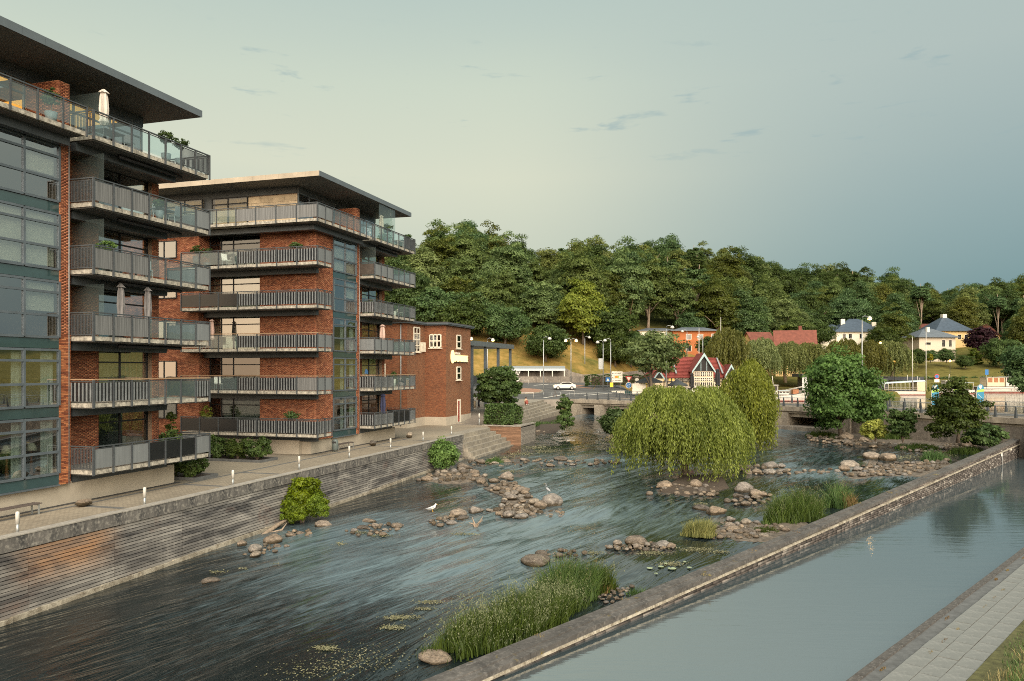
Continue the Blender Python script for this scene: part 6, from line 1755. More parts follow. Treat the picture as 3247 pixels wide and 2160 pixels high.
path_strip('traffic_island', [(1870, 1232), (1800, 1226), (1840, 1221)], 1.2, 'island_red', 'red paved splitter island behind the white car')
# kerb of the far pavement
def wall_run(name, pts, d0, d1, mat, label, cat='wall', thick=0.35):
    """a wall through points (photo x, top y, bottom y, depth)"""
    V = []
    for x, yt, yb, d in pts:
        a, b_ = at(x, yt, d), at(x, yb, d); V.append((a, b_))
    B = MB()
    for i in range(len(V) - 1):
        (a, b_), (c, e) = V[i], V[i + 1]
        q = Vector((0, thick, 0))
        B.wedge([a, c, e, b_], [a + q, c + q, e + q, b_ + q])
    return prop(B.build(name, [mat]), label, cat)
def shelter():
    p = on_road(1690, 1213); d = p.y; zb = p.z - .1
    x0, x1 = at(1590, 1200, d).x, at(1792, 1200, d).x
    zt, zr0, zr1 = at(0, 1161, d).z, at(0, 1176, d).z, at(0, 1194, d).z
    root = empty('roadside_shelter', (x0, d, zb), 0, 'long low shelter with pale curved roof against the slope', 'shelter')
    Lx = x1 - x0; b = MB()
    prof = [(0.0, zr0 - zb), (0.3, zr0 - zb + .45), (1.3, zt - zb), (2.6, zt - zb + .05), (2.6, zt - zb - .2), (1.3, zt - zb - .2), (.4, zr0 - zb - .05)]
    b.wedge([(0, y, z) for y, z in prof], [(Lx, y, z) for y, z in prof]); b.build('roof', ['galvanised'], root)
    b = MB(); b.box(-3, Lx, 2.3, 2.7, 0, zr0 - zb + .5); b.build('back_wall', ['old_concrete'], root)
    b = MB(); b.box(-3, Lx + 4.5, -0.2, 0.1, -1, zr1 - zb); b.build('front_wall', ['old_concrete'], root)
    for i in range(6):
        x = 0.6 + i * (Lx - 0.8) / 5
        b = MB(); b.box(x - .09, x + .09, 0.0, 0.2, 0.6, zr0 - zb + .05); b.build('column', ['white_paint'], root)
shelter()
wall_run('retaining_wall', [(1790, 1166, 1216, 166), (1815, 1180, 1214, 167), (1850, 1188, 1210, 168), (1900, 1186, 1210, 170), (1980, 1180, 1210, 170), (2020, 1176, 1210, 168), (2070, 1165, 1205, 168), (2130, 1150, 1200, 174)], 0, 0, 'old_concrete', 'dark retaining wall curving along the slope road')
hedge(at(1960, 1222, 152), 0.0, 13.0, 1.4, 2.0, 0.3, 'leaf_linden', 3500, 'trimmed roadside hedge behind the direction sign', 5)
P = [on_road(x, y) for x, y in ((1880, 1235), (2060, 1240), (2060, 1218), (1890, 1219))]
b = MB(); b.prism([tuple(p.xy) for p in P], [p.z - .3 for p in P], [p.z + .06 for p in P]); b.build('verge', ['hillside'], kind='structure', label='dry grass verge under the direction sign')
# ------------------------------------------------------------------ street furniture by the road
def lamp_post(x, yt, yb, label, heads=(1,), lit=False, z=4.1, d=None, wide=1.0, group='street lamps by the road'):
    p = at(x, yb, d) if d else on_road(x, yb)
    h = (yb - yt) * p.y / F
    o = empty('street_lamp', p, 0, label, 'lamp', group)
    b = MB(); b.tube([(0, 0, -0.2), (0, 0, h * 0.5), (0, 0, h - 0.6)], [0.11, 0.09, 0.065], 8); b.build('pole', ['galvanised'], o)
    for s in heads:
        a = MB(); a.tube([(0, 0, h - 0.6), (0.05 * s, 0, h - 0.15), (0.4 * s, 0, h), (0.95 * s * wide, 0, h - 0.12)], 0.045, 6); ao = a.build('arm', ['galvanised'], o)
        g = MB(); g.lathe([(0.04, 0.10), (0.22, 0.0), (0.34, -0.2), (0.36, -0.3), (0.33, -0.31)][::-1], (1.05 * s * wide, 0, h - 0.14), 14); g.build('shade', ['lamp_white'], ao)
        if lit:
            l = MB(); l.lathe([(0.05, -0.50), (0.24, -0.44), (0.31, -0.315)], (1.05 * s * wide, 0, h - 0.14), 14); l.build('bulb', ['lamp_street'], ao)
        else:
            l = MB(); l.lathe([(0.05, -0.46), (0.24, -0.42), (0.31, -0.315)], (1.05 * s * wide, 0, h - 0.14), 14); l.build('bulb', ['galvanised'], ao)
    return o
lamp_post(1723, 1068, 1256, 'street lamp in front of the shelter roof', (1,))
lamp_post(1810, 1074, 1222, 'double-headed street lamp on the grassy slope edge', (1, -1), True)
lamp_post(1854, 1066, 1205, 'single street lamp between double lamp and road sign', (1,))
lamp_post(1912, 1080, 1238, 'street lamp leaning left beside the bicycle', (-1,))
lamp_post(1936, 1074, 1244, 'street lamp carrying a yellow box by the direction sign', (-1,))
lamp_post(2112, 1032, 1262, 'tallest street lamp in front of the half-timbered house', (1,))
lamp_post(2733, 1002, 1262, 'glowing street lamp above the maple before the harbour', (1,), True, d=118, wide=1.1)
lamp_post(1545, 1072, 1215, 'glowing street lamp behind the steel canopy', (1,), True, d=150)
lamp_post(1477, 1068, 1215, 'street lamp half hidden behind the tower roof', (1,), True, d=150)
lamp_post(2178, 1046, 1135, 'lamp before the orange house windows', (-1,), False, d=175)
lamp_post(2228, 1064, 1140, 'lamp right of the flagpole before the orange house', (-1,), False, d=172)
for x, y, lab in [(3012, 1145, 'small yellow lamp on the lawn beside the round hedge'), (2836, 1148, 'small yellow lamp in front of the drooping willow'), (2791, 1088, 'small yellow lamp below the white villa'), (2440, 1135, 'small yellow lamp among the willows, upper one'), (2406, 1155, 'small yellow lamp among the willows, lower one')]:
    p = at(x, y, 205); o = empty('path_lamp', (p.x, p.y, 4.0), 0, lab, 'lamp', 'path lamps in the park')
    b = MB(); b.tube([(0, 0, 0), (0, 0, p.z - 4.0)], 0.05, 6); b.build('pole', ['dark_metal'], o)
    b = MB(); b.lathe([(0.1, -.25), (0.3, 0), (0.22, .25), (.05, .3)], (0, 0, p.z - 4.0), 10); b.build('bulb', ['lamp_street'], o)
for x, yt, d, lab in [(2893, 1070, 180, 'white flagpole on the lawn nearer the willow'), (2936, 1040, 186, 'taller white flagpole right of the other on the lawn'), (2216, 1042, 160, 'white flagpole with a drooping streamer before the orange house'), (2285, 1008, 185, 'white flagpole rising out of the willow')]:
    p = at(x, yt, d); b = MB(); b.tube([(0, 0, 0), (0, 0, p.z - 4.0)], [0.10, 0.05], 8); b.lathe([(0.02, 0), (.09, .08), (.02, .16)], (0, 0, p.z - 4.0), 8)
    b.build('flagpole', ['lamp_white'], None, (p.x, p.y, 4.0), label=lab, cat='flagpole')
# signs
def post_sign(x, yb, d, h, label, build, name='road_sign'):
    p = at(x, yb, d); p.z = min(p.z, float(hill_z(p.x, p.y))) if p.y > 180 else float(base_z(p.x, p.y)) + .1; o = empty(name, p, 0, label, 'sign')
    b = MB(); b.tube([(0, 0, 0), (0, 0, h)], 0.04, 6); b.build('pole', ['galvanised'], o)
    build(o, h); return o
def poly_plate(o, pts, y, t_, mat, name='plate'):
    b = MB(); b.wedge([(x, y, z) for x, z in pts], [(x, y - t_, z) for x, z in pts]); return b.build(name, [mat], o)
circ = lambda r_, z, n=18: [(r_ * math.cos(2 * math.pi * i / n), z + r_ * math.sin(2 * math.pi * i / n)) for i in range(n)]
def direction_sign():
    d = 141.0; p = at(1956, 1238, d); zg = float(base_z(p.x, p.y)) + .1
    o = empty('direction_sign', (p.x, p.y, zg), 0, 'three-panel white direction sign on two posts by the road', 'sign')
    k = d / F
    zt = [at(0, y, d).z - zg for y in (1178, 1189.5, 1190.5, 1201, 1202, 1212.5)]
    for s in (-0.7, 0.7): 
        b = MB(); b.tube([(s, 0.05, 0), (s, 0.05, zt[0])], 0.045, 6); b.build('post', ['galvanised'], o)
    w_ = 17.2 * k
    for i in range(3):
        b = MB(); b.box(-w_, w_, -0.06, -0.01, zt[2 * i + 1], zt[2 * i]); q = b.build('panel', ['sign_white'], o)
        zc = (zt[2 * i] + zt[2 * i + 1]) / 2
        a = MB(); a.box(-w_ + .12, -w_ + .45, -0.075, -0.062, zc - .05, zc + .03); a.box(-w_ + .12, -w_ + .2, -0.075, -0.062, zc - .18, zc - .051); a.build('arrow', ['black_trim'], q)
        if i == 1:
            m_ = MB(); m_.box(-.45, .15, -0.075, -0.062, zc - .18, zc + .2); m_.build('route_badge', ['sign_orange'], q)
            m_ = MB(); m_.box(.16, .32, -0.075, -0.062, zc - .18, zc + .2); m_.build('route_badge', ['banner_green'], q)
        else:
            for j in range(7):
                m_ = MB(); m_.box(-.42 + j * .17, -.42 + j * .17 + .12, -0.075, -0.062, zc - .07, zc + (.07 if j % 2 else .11)); m_.build('letter_mark', ['dark_slate'], q)
direction_sign()
def b_yield(o, h):
    poly_plate(o, [(-.62, h), (.62, h), (0, h - 1.05)], -.04, .03, 'sign_red'); poly_plate(o, [(-.38, h - .14), (.38, h - .14), (0, h - .78)], -.072, .006, 'sign_white', 'plate_field')
    poly_plate(o, circ(.55, h - 1.62), -.04, .03, 'sign_white'); poly_plate(o, circ(.48, h - 1.62), -.072, .006, 'sign_blue', 'plate_field')
    for a in (0.4, 2.5, 4.6): poly_plate(o, [(.17 * math.cos(a + q) * (1.4 if q == .6 else 1), h - 1.62 + .17 * math.sin(a + q) * (1.4 if q == .6 else 1)) for q in (0, .6, 1.4)], -.08, .005, 'sign_white', 'arrow')
post_sign(1993, 1245, 140, 3.4, 'give-way triangle above blue roundabout sign', b_yield)
def b_ped(o, h): poly_plate(o, [(-.42, h - .84), (.42, h - .84), (.42, h), (-.42, h)], -.04, .03, 'sign_blue'); poly_plate(o, [(-.28, h - .7), (.28, h - .7), (0, h - .15)], -.075, .006, 'sign_white', 'plate_field')
post_sign(1927, 1240, 146, 2.4, 'blue pedestrian crossing sign left of the direction sign', b_ped)
def b_limit(o, h): poly_plate(o, circ(.35, h - .35), -.04, .03, 'sign_white'); poly_plate(o, [(-.4, h - 1.25), (.4, h - 1.25), (.4, h - .8), (-.4, h - .8)], -.04, .03, 'sign_white')
post_sign(2019, 1240, 146, 3.2, 'small round white sign over a plate by the parasol', b_limit)
def b_back(o, h): poly_plate(o, [(-.6, h), (.6, h), (0, h - 1.0)], -.04, .03, 'lamp_white'); poly_plate(o, circ(.42, h - 1.45), -.04, .03, 'lamp_white')
post_sign(1640, 1240, 150, 3.2, 'back of a give-way sign beside the round tree', b_back)
def b_frame(o, h): poly_plate(o, [(-.5, h - 2.3), (.5, h - 2.3), (.5, h), (-.5, h)], -.04, .04, 'galvanised')
post_sign(1905, 1165, 164, 5.0, 'grey back of a tall sign board on the slope', b_frame)
def b_nopark(o, h): poly_plate(o, circ(.6, h - .6), -.04, .03, 'sign_red'); poly_plate(o, circ(.45, h - .6), -.075, .006, 'sign_blue', 'plate_field'); poly_plate(o, [(-.6, h - 2.0), (.6, h - 2.0), (.6, h - 1.3), (-.6, h - 1.3)], -.04, .03, 'sign_white')
post_sign(2970, 1200, 190, 3.9, 'red-ringed no-stopping sign on the lawn', b_nopark)
def b_info(o, h): poly_plate(o, [(-.45, h - 1.4), (.45, h - 1.4), (.45, h), (-.45, h)], -.04, .04, 'sign_blue')
post_sign(3128, 1195, 205, 5.0, 'blue information sign at the hedge end', b_info)
p = at(1936, 1225, 139.5); b = MB(); b.cbox((0, -.1, 0), (.55, .35, .8)); b.build('yellow_box', ['sign_yellow'], None, (p.x + .0, p.y - 1, at(0, 1220, 139.5).z), label='yellow box strapped to the lamp post by the bicycle', cat='box')
p = at(2112, 1275, 126); b = MB(); b.cbox((0, -.1, .2), (.75, .3, 1.0)); b.cbox((.12, -.12, -.75), (.65, .28, .5)); b.build('yellow_box', ['sign_yellow'], None, (p.x, p.y, at(0, 1268, 126).z), label='yellow notice on the tallest lamp post above the willow', cat='box')
# bicycle
def bicycle():
    p = on_z(1920, 1254, 4.15); o = empty('bicycle', (p.x, p.y, 4.16), 0.1, 'parked bicycle leaning by the leftmost lamp of the bridge', 'bicycle')
    for x in (-.52, .52):
        b = MB(); n = 20; b.tube([(x + .34 * math.cos(2 * math.pi * i / n), 0, .36 + .34 * math.sin(2 * math.pi * i / n)) for i in range(n + 1)], .028, 5, False); b.build('wheel', ['tyre'], o)
    b = MB()
    for a, c in (((-.52, .36), (-.12, .36)), ((-.12, .36), (.38, .82)), ((-.12, .36), (-.25, .9)), ((-.25, .88), (.38, .88)), ((-.52, .36), (-.25, .88)), ((.38, .95), (.52, .36))): b.tube([(a[0], 0, a[1]), (c[0], 0, c[1])], .025, 5)
    b.build('frame', ['galvanised'], o)
    b = MB(); b.tube([(.36, -.25, 1.05), (.40, 0, 1.0), (.36, .25, 1.05)], .02, 5); b.build('handlebar', ['black_trim'], o)
    b = MB(); b.cbox((-.27, 0, .95), (.25, .14, .06)); b.build('saddle', ['black_trim'], o)
bicycle()
p = on_z(1960, 1256, 4.15); b = MB(); b.box(-1.2, 1.2, 0, .35, 0, 1.05); b.build('concrete_block', ['sign_white'], None, (p.x, p.y, 4.1), label='pale weathered block between bicycle and green bin', cat='block')
p = on_z(1990, 1256, 4.15); b = MB(); b.wedge([(-.4, 0, 0), (.4, 0, 0), (.4, .7, 0), (-.4, .7, 0)], [(-.5, -.05, .95), (.5, -.05, .95), (.5, .75, 1.0), (-.5, .75, 1.0)]); b.build('wheeled_bin', ['bin_green'], None, (p.x, p.y, 4.1), label='green waste bin on the bridge end', cat='bin')
# white car on the roundabout
def car():
    p = on_road(1790, 1236); o = empty('car', p + Vector((0, 0, .01)), R(0), 'white car driving through the roundabout', 'car')
    prof = [(-2.1, .35), (-2.15, .75), (-1.9, .95), (-1.0, 1.02), (-.35, 1.45), (.9, 1.47), (1.7, 1.05), (2.05, .95), (2.1, .4)]
    b = MB(); b.wedge([(x, -.85, z) for x, z in prof], [(x, .85, z) for x, z in prof]); b.build('body', ['car_paint'], o)
    for s in (-.86, .86):
        g = MB(); gl = [(-.9, 1.03), (-.32, 1.38), (.85, 1.40), (1.45, 1.06)]; g.wedge([(x, s, z) for x, z in gl], [(x, s * 1.01, z) for x, z in gl]); g.build('side_window', ['window_black'], o)
        for x in (-1.3, 1.3):
            w_ = MB(); n = 16; w_.wedge([(x + .33 * math.cos(2 * math.pi * i / n), s * .98, .33 + .33 * math.sin(2 * math.pi * i / n)) for i in range(n)], [(x + .33 * math.cos(2 * math.pi * i / n), s * 1.06, .33 + .33 * math.sin(2 * math.pi * i / n)) for i in range(n)])
            wo = w_.build('wheel', ['tyre'], o)
            h = MB(); h.wedge([(x + .18 * math.cos(2 * math.pi * i / n), s * 1.06, .33 + .18 * math.sin(2 * math.pi * i / n)) for i in range(n)], [(x + .18 * math.cos(2 * math.pi * i / n), s * 1.08, .33 + .18 * math.sin(2 * math.pi * i / n)) for i in range(n)]); h.build('rim', ['galvanised'], wo)
    for y in (-.62, .62):
        l = MB(); l.cbox((-2.14, y, .72), (.06, .3, .14)); l.build('headlight', ['neon'], o)
        l = MB(); l.cbox((2.1, y, .8), (.06, .25, .14)); l.build('tail_light', ['sign_red'], o)
car()
# guard rails at the steps
for x, y, w_, lab in [(1665, 1265, 26, 'white tubular barrier beside the sitting person'), (1664, 1222, 12, 'blue and white barrier at the roundabout edge'), (1800, 1258, 20, 'white tubular barrier near the bridge end')]:
    p = on_road(x, y); k = p.y / F; b = MB(); h = w_ * k
    b.tube([(-h, 0, 0), (-h, 0, 1.0), (h, 0, 1.05), (h, 0, 0)], .045, 6); b.build('barrier', ['lamp_white'], None, p, label=lab, cat='barrier')
def low_rail():
    o = empty('step_railing', on_z(1722, 1262, 4.1), 0, 'thin steel railing above the far steps', 'railing')
    for i, x in enumerate((0, 1.5, 3.0, 4.5)):
        b = MB(); b.tube([(x, 0, 0), (x, 0, 1.0)], .03, 6); b.build('post', ['galvanised'], o)
    for z in (1.0, .5):
        b = MB(); b.tube([(0, 0, z), (4.5, 0, z)], .025, 6); b.build('rail', ['galvanised'], o)
    b = MB(); b.tube([(1.7, -.3, 0), (2.0, -.1, 1.3), (2.4, -.3, 0)], .05, 6); b.build('stay', ['timber_brown'], o)
low_rail()

# ------------------------------------------------------------------ people
def person(loc, h, rz, label, top, legs, pose='stand', hair='hair', lean=0.0, arm=0.0, skirt=False):
    """one continuous body; hair and clothes are its children"""
    o = empty('person', loc, rz, label, 'person'); o.scale = (h / 1.75,) * 3
    rings = []
    def tube(b, pts, rad, sq=1.0): b.tube(pts, rad, 9)
    if pose == 'stand':
        hip, kneeL, kneeR, footL, footR = Vector((0, 0, .9)), Vector((.02, .11, .48)), Vector((.05, -.11, .48)), Vector((-.02, .12, .05)), Vector((-.02, -.13, .05))
    else:
        hip, kneeL, kneeR, footL, footR = Vector((0, 0, .12)), Vector((.42, .12, .38)), Vector((.42, -.10, .36)), Vector((.52, .13, -.10)), Vector((.50, -.12, -.10))
    sh = hip + Vector((lean, 0, .52)); neck = sh + Vector((.01, 0, .08)); head = neck + Vector((.03, 0, .16))
    import bmesh
    V = [hip, hip + Vector((lean * .5, 0, .25)), sh, neck, head - Vector((0, 0, .03)), head + Vector((0.0, 0, .08))]
    Rr = [.15, .135, .15, .055, .095, .085]
    E_ = [(0, 1), (1, 2), (2, 3), (3, 4), (4, 5)]
    def chain(start, pts, rad):
        i0 = start
        for q, r_ in zip(pts, rad):
            V.append(Vector(q)); Rr.append(r_); E_.append((i0, len(V) - 1)); i0 = len(V) - 1
        return i0
    for s, kn, ft in ((1, kneeL, footL), (-1, kneeR, footR)):
        chain(0, [hip + Vector((0, .1 * s, -.05)), kn, ft, ft + Vector((.15, 0, -.015))], [.105, .07, .05, .035])
        el = sh + Vector((-.02 + arm * .1, .23 * s, -.28)); wr = el + Vector((.06 + arm * .22, -.03 * s, -.22 + arm * .28))
        w_ = chain(2, [sh + Vector((0, .17 * s, -.01)), el, wr, wr + Vector((.03, 0, -.09))], [.065, .045, .034, .030])
        for f in range(4): chain(w_, [V[w_] + Vector((.012 * (f - 1.5), 0, -.05)), V[w_] + Vector((.016 * (f - 1.5) + .01, -.01 * s, -.085 - .01 * (f in (1, 2)))) ], [.009, .007])
        chain(w_, [V[w_] + Vector((.04, -.01 * s, -.02)), V[w_] + Vector((.055, -.012 * s, -.05))], [.010, .008])
    me = bpy.data.meshes.new('body'); me.from_pydata(V, E_, [])
    bo = bpy.data.objects.new('body', me); COL.objects.link(bo); bo.parent = o
    sk = bo.modifiers.new('skin', 'SKIN'); 
    if not me.skin_vertices: me.skin_vertices.new()
    for i, sv in enumerate(me.skin_vertices[0].data): sv.radius = (Rr[i], Rr[i]); sv.use_root = (i == 0)
    bo.modifiers.new('sub', 'SUBSURF').levels = 1; bo.modifiers['sub'].render_levels = 1
    me.materials.append(M('skin'))
    c = MB(); c.tube([hip + Vector((0, 0, -.05)), hip + Vector((lean * .5, 0, .22)), sh + Vector((0, 0, -.06)), sh + Vector((0, 0, .06))], [.185, .165, .195, .09], 12)
    for s in (1, -1):
        el = sh + Vector((-.02 + arm * .1, .23 * s, -.28)); c.tube([sh + Vector((0, .14 * s, -.01)), sh.lerp(el, .6) + Vector((0, .06 * s, 0)), el], [.09, .075, .065], 9)
    c.build('shirt', [top], o)
    l = MB()
    for s, kn, ft in ((1, kneeL, footL), (-1, kneeR, footR)): l.tube([hip + Vector((0, .08 * s, .02)), hip.lerp(kn, .5) + Vector((0, .02 * s, 0)), kn, ft + Vector((0, 0, .06))], [.135, .115, .085, .072], 9)
    if skirt: l.tube([hip + Vector((0, 0, .05)), hip.lerp(kneeL.lerp(kneeR, .5), .6), kneeL.lerp(kneeR, .5) + Vector((.02, 0, -.03))], [.17, .22, .25], 12)
    l.build('skirt' if skirt else 'trousers', [legs], o)
    for ft in (footL, footR):
        f = MB(); f.tube([ft + Vector((-.07, 0, -.01)), ft + Vector((.05, 0, -.01)), ft + Vector((.18, 0, -.025))], [.05, .055, .03], 8); f.build('shoe', ['cloth_white' if legs != 'cloth_dark' else 'cloth_dark'], o)
    hr = MB(); hr.lathe([(.05, -.06), (.112, -.02), (.118, .06), (.09, .12), (.02, .145)], head + Vector((-.018, 0, .02)), 12); hr.build('hair', [hair], o)
    fc = MB()
    for s in (1, -1): fc.cbox(head + Vector((.088, .035 * s, .02)), (.012, .022, .012))
    fc.build('eyes', ['black_trim'], o)
    ns = MB(); ns.wedge([head + Vector((.085, -.012, .02)), head + Vector((.085, .012, .02)), head + Vector((.085, .014, -.03)), head + Vector((.085, -.014, -.03))], [head + Vector((.09, -.006, .02)), head + Vector((.09, .006, .02)), head + Vector((.118, .01, -.028)), head + Vector((.118, -.01, -.028))]); ns.build('nose', ['skin'], o)
    return o
PG = 97.0
for x, y, rz, lab, tp, lg, kw in [(1483.5, 1296, 0.5, 'person in white shirt half hidden by the tower corner', 'cloth_white', 'cloth_dark', {}), (1490, 1297, 0.9, 'person in grey top and black trousers standing by the tower', 'cloth_grey', 'cloth_dark', dict(arm=.5)),
                                  (1498, 1292, -2.2, 'person in dark jacket in the middle of the standing group', 'cloth_dark', 'cloth_dark', dict(arm=.4)), (1505, 1296, 2.6, 'person in white shirt and pale trousers facing the group', 'cloth_white', 'cloth_tan', dict(arm=.6)),
                                  (1518, 1292, 2.9, 'person in pale top and shorts beside the round tree', 'cloth_tan', 'cloth_dark', dict(arm=.3))]:
    p = at(x, y, PG); zt = p.z
    person((p.x, p.y, zt), 1.88, rz, lab, tp, lg, **kw)
p = on_z(1662, 1283, 4.0)
person((p.x + .2, p.y - .2, 4.10), 1.7, -1.2, 'person in red skirt sitting on the top of the far steps', 'cloth_tan', 'cloth_red', pose='sit', skirt=True, lean=.08)
p = at(2557, 1240, 175)
person((p.x, p.y, 4.1), 1.7, -2.0, 'person in dark clothes sitting outside the harbour kiosk', 'cloth_dark', 'cloth_dark', pose='sit', lean=.08)
# ------------------------------------------------------------------ harbour: boats, banners, kiosk
LZ = 2.8
def hull(root, L, B, free, mat, bow=1, sheer=0.5):
    """boat hull from stations; bow at +x or -x"""
    n = 12; m_ = 6; V = []
    for i in range(n + 1):
        f = i / n; x = (f - 0.5) * L * bow
        w_ = B / 2 * (1 - max(0, (f - 0.55) / 0.45) ** 2.2) * (0.82 + 0.18 * min(1, f / 0.25))
        top = free * (1 + sheer * max(0, f - 0.4) ** 2 * 1.6)
        for k in range(m_ + 1):
            a = k / m_; y = w_ * (1 if a > .35 else (a / .35) ** .5 if a > 0 else 0.0)
            V.append((x + (a - 1) * -.0 + (0.5 * (a - 1) * f ** 6) * bow, max(w_ * .04, y) if a > 0 else 0.02, -0.4 + (top + .4) * a))
    h = MB(); st = m_ + 1
    for s in (1, -1):
        vs = [(x, y * s, z) for x, y, z in V]
        h.sm = True
        h.add(vs, [((i * st + k), ((i + 1) * st + k), ((i + 1) * st + k + 1), (i * st + k + 1)) for i in range(n) for k in range(m_)])
    h.sm = False
    h.add([(V[i * st + m_][0], V[i * st + m_][1] * s, V[i * st + m_][2] - .12) for i in range(n + 1) for s in (1, -1)], [(2 * i, 2 * i + 1, 2 * i + 3, 2 * i + 2) for i in range(n)])
    o = h.build('hull', [mat], root)
    w_ = MB()
    for s in (1, -1):
        w_.tube([(V[i * st + m_][0], (V[i * st + m_][1] + .03) * s, V[i * st + m_][2] - .05) for i in range(n + 1)], .055, 5)
    w_.build('rubbing_strake', ['black_trim'], o)
    r_ = MB()
    for s in (1, -1): r_.tube([(V[i * st + 2][0], (V[i * st + 3][1] + .03) * s, .08) for i in range(n + 1)], .06, 5)
    r_.build('boot_stripe', ['boat_red'], o)
    return o
def cabin(root, x0, x1, w_, z0, z1, nwin, mat='white_paint', roof='boat_roof', over=.15, name='cabin', glass='window_black'):
    b = MB(); b.box(x0, x1, -w_ / 2, w_ / 2, z0, z1); o = b.build(name, [mat], root)
    r_ = MB(); r_.box(x0 - over, x1 + over, -w_ / 2 - over, w_ / 2 + over, z1 + .002, z1 + .09); r_.build('roof', [roof], o)
    for s in (-1, 1):
        for i in range(nwin):
            a = x0 + (x1 - x0) * (i + .12) / nwin; c = x0 + (x1 - x0) * (i + .88) / nwin
            g = MB(); g.box(a, c, s * (w_ / 2 + .002), s * (w_ / 2 + .02), z0 + (z1 - z0) * .45, z1 - .12); g.build('window', [glass], o)
    return o
def boat(px, py, d, label, rz, L, B, free, bow):
    p = at(px, py, d); return empty('boat', (p.x, p.y, LZ), rz, label, 'boat')
# canopied tour boat
o = boat(2858, 0, 190, 'canopied white tour boat moored left of the blue banners', 0.05, 10.6, 3, 1.1, -1)
hull(o, 10.6, 3.0, 1.05, 'white_paint', bow=-1, sheer=.2)
b = MB(); b.wedge([(-5.3, -1.5, 2.75), (5.2, -1.5, 3.3), (5.2, 1.5, 3.3), (-5.3, 1.5, 2.75)], [(-5.1, -1.3, 3.0), (5.1, -1.3, 3.62), (5.1, 1.3, 3.62), (-5.1, 1.3, 3.0)]); b.build('canopy', ['boat_roof'], o)
for i in range(9):
    for s in (-1, 1):
        x = -5 + i * 1.02; b = MB(); b.tube([(x, s * 1.38, .9), (x, s * 1.38, 2.85 + i * .06)], .05, 6); b.build('stanchion', ['white_paint'], o)
for z in (1.35, 1.75):
    b = MB(); b.tube([(-5.1, -1.42, z), (3.2, -1.42, z)], .035, 6); b.build('rail', ['white_paint'], o)
b = MB(); b.box(3.2, 5.15, -1.4, 1.4, .9, 3.25); b.build('wheelhouse', ['plaster_cream'], o)
b = MB(); b.box(-4.8, 3.1, -.9, .9, .7, 1.3); b.build('seating', ['dark_slate'], o)
for x, h in ((1.5, 4.9), (4.0, 4.6), (4.6, 4.2)):
    b = MB(); b.tube([(x, 0, 3.3), (x, 0, h)], .05, 6); b.build('mast', ['white_paint'], o)
# small wheelhouse boat
o = boat(3022, 0, 200, 'white motor boat with small wheelhouse between the blue banners', 0.0, 9.6, 3, 1.2, -1)
hull(o, 9.6, 3.0, 1.15, 'white_paint', bow=-1, sheer=.6)
cabin(o, -2.6, -.6, 1.9, 1.2, 3.3, 2, roof='white_paint'); b = MB(); b.box(.3, 4.6, -1.3, 1.3, 2.75, 2.85); b.build('awning', ['boat_roof'], o)
for x in (.4, 2.4, 4.5):
    for s in (-1, 1):
        b = MB(); b.tube([(x, s * 1.2, 1.1), (x, s * 1.2, 2.78)], .04, 6); b.build('stanchion', ['white_paint'], o)
b = MB(); b.box(-.4, .2, -.8, .8, 1.1, 2.0); b.build('hatch', ['boat_wood'], o); b = MB(); b.tube([(-1.2, 0, 3.3), (-1.0, 0, 5.0)], .06, 6); b.build('mast', ['white_paint'], o)
b = MB(); b.lathe([(.12, -.1), (.3, 0), (.12, .1)], (.2, -1.2, 2.95), 12); b.build('lifebuoy', ['sign_orange'], o)
# large passenger boat at the edge
o = boat(3196, 0, 209, 'large white passenger boat with brown saloon windows at the picture edge', 0.0, 16, 4, 1.9, -1)
hull(o, 17.0, 4.2, 1.7, 'white_paint', bow=1, sheer=.3)
c = cabin(o, -6.6, -2.0, 3.4, 1.7, 4.1, 3, 'plaster_cream', 'white_paint', glass='boat_wood'); cabin(o, -1.6, 6.5, 3.4, 1.7, 4.2, 6, 'white_paint', 'boat_roof')
b = MB(); b.box(-8, 7.5, -2.16, -2.1, 1.0, 1.12); b.build('stripe', ['black_trim'], o); b = MB(); b.cbox((1, 0, 4.6), (1.6, 1.2, .5)); b.build('roof_box', ['white_paint'], o)
for i in range(5):
    b = MB(); b.tube([(-.5 + i * .75, -2.02, .75), (-.5 + i * .75, -2.14, .75)], .13, 10); b.build('porthole', ['window_black'], o)
# boat left of the maple
o = boat(2478, 0, 153, 'white boat with wooden hatch and raised rail left of the maple', -0.1, 9, 2.8, 1.2, 1)
hull(o, 10.0, 2.8, 1.25, 'white_paint', bow=1, sheer=1.0)
cabin(o, -2.8, -.9, 1.9, 1.25, 3.1, 2, roof='white_paint'); cabin(o, -.7, 1.2, 2.0, 1.25, 2.0, 3, roof='boat_roof'); b = MB(); b.box(2.0, 3.1, -.6, .6, 1.3, 2.3); b.build('hatch', ['boat_wood'], o)
b = MB(); b.tube([(-1.6, 0, 3.1), (-1.8, 0, 4.9)], .07, 6); b.build('mast', ['white_paint'], o)
for s in (-1, 1):
    b = MB(); b.tube([(1.0, s * 1.0, 2.2), (3.4, s * .9, 2.7), (4.7, s * .3, 3.1), (4.9, 0, 2.0)], .05, 6); b.build('bow_rail', ['white_paint'], o)
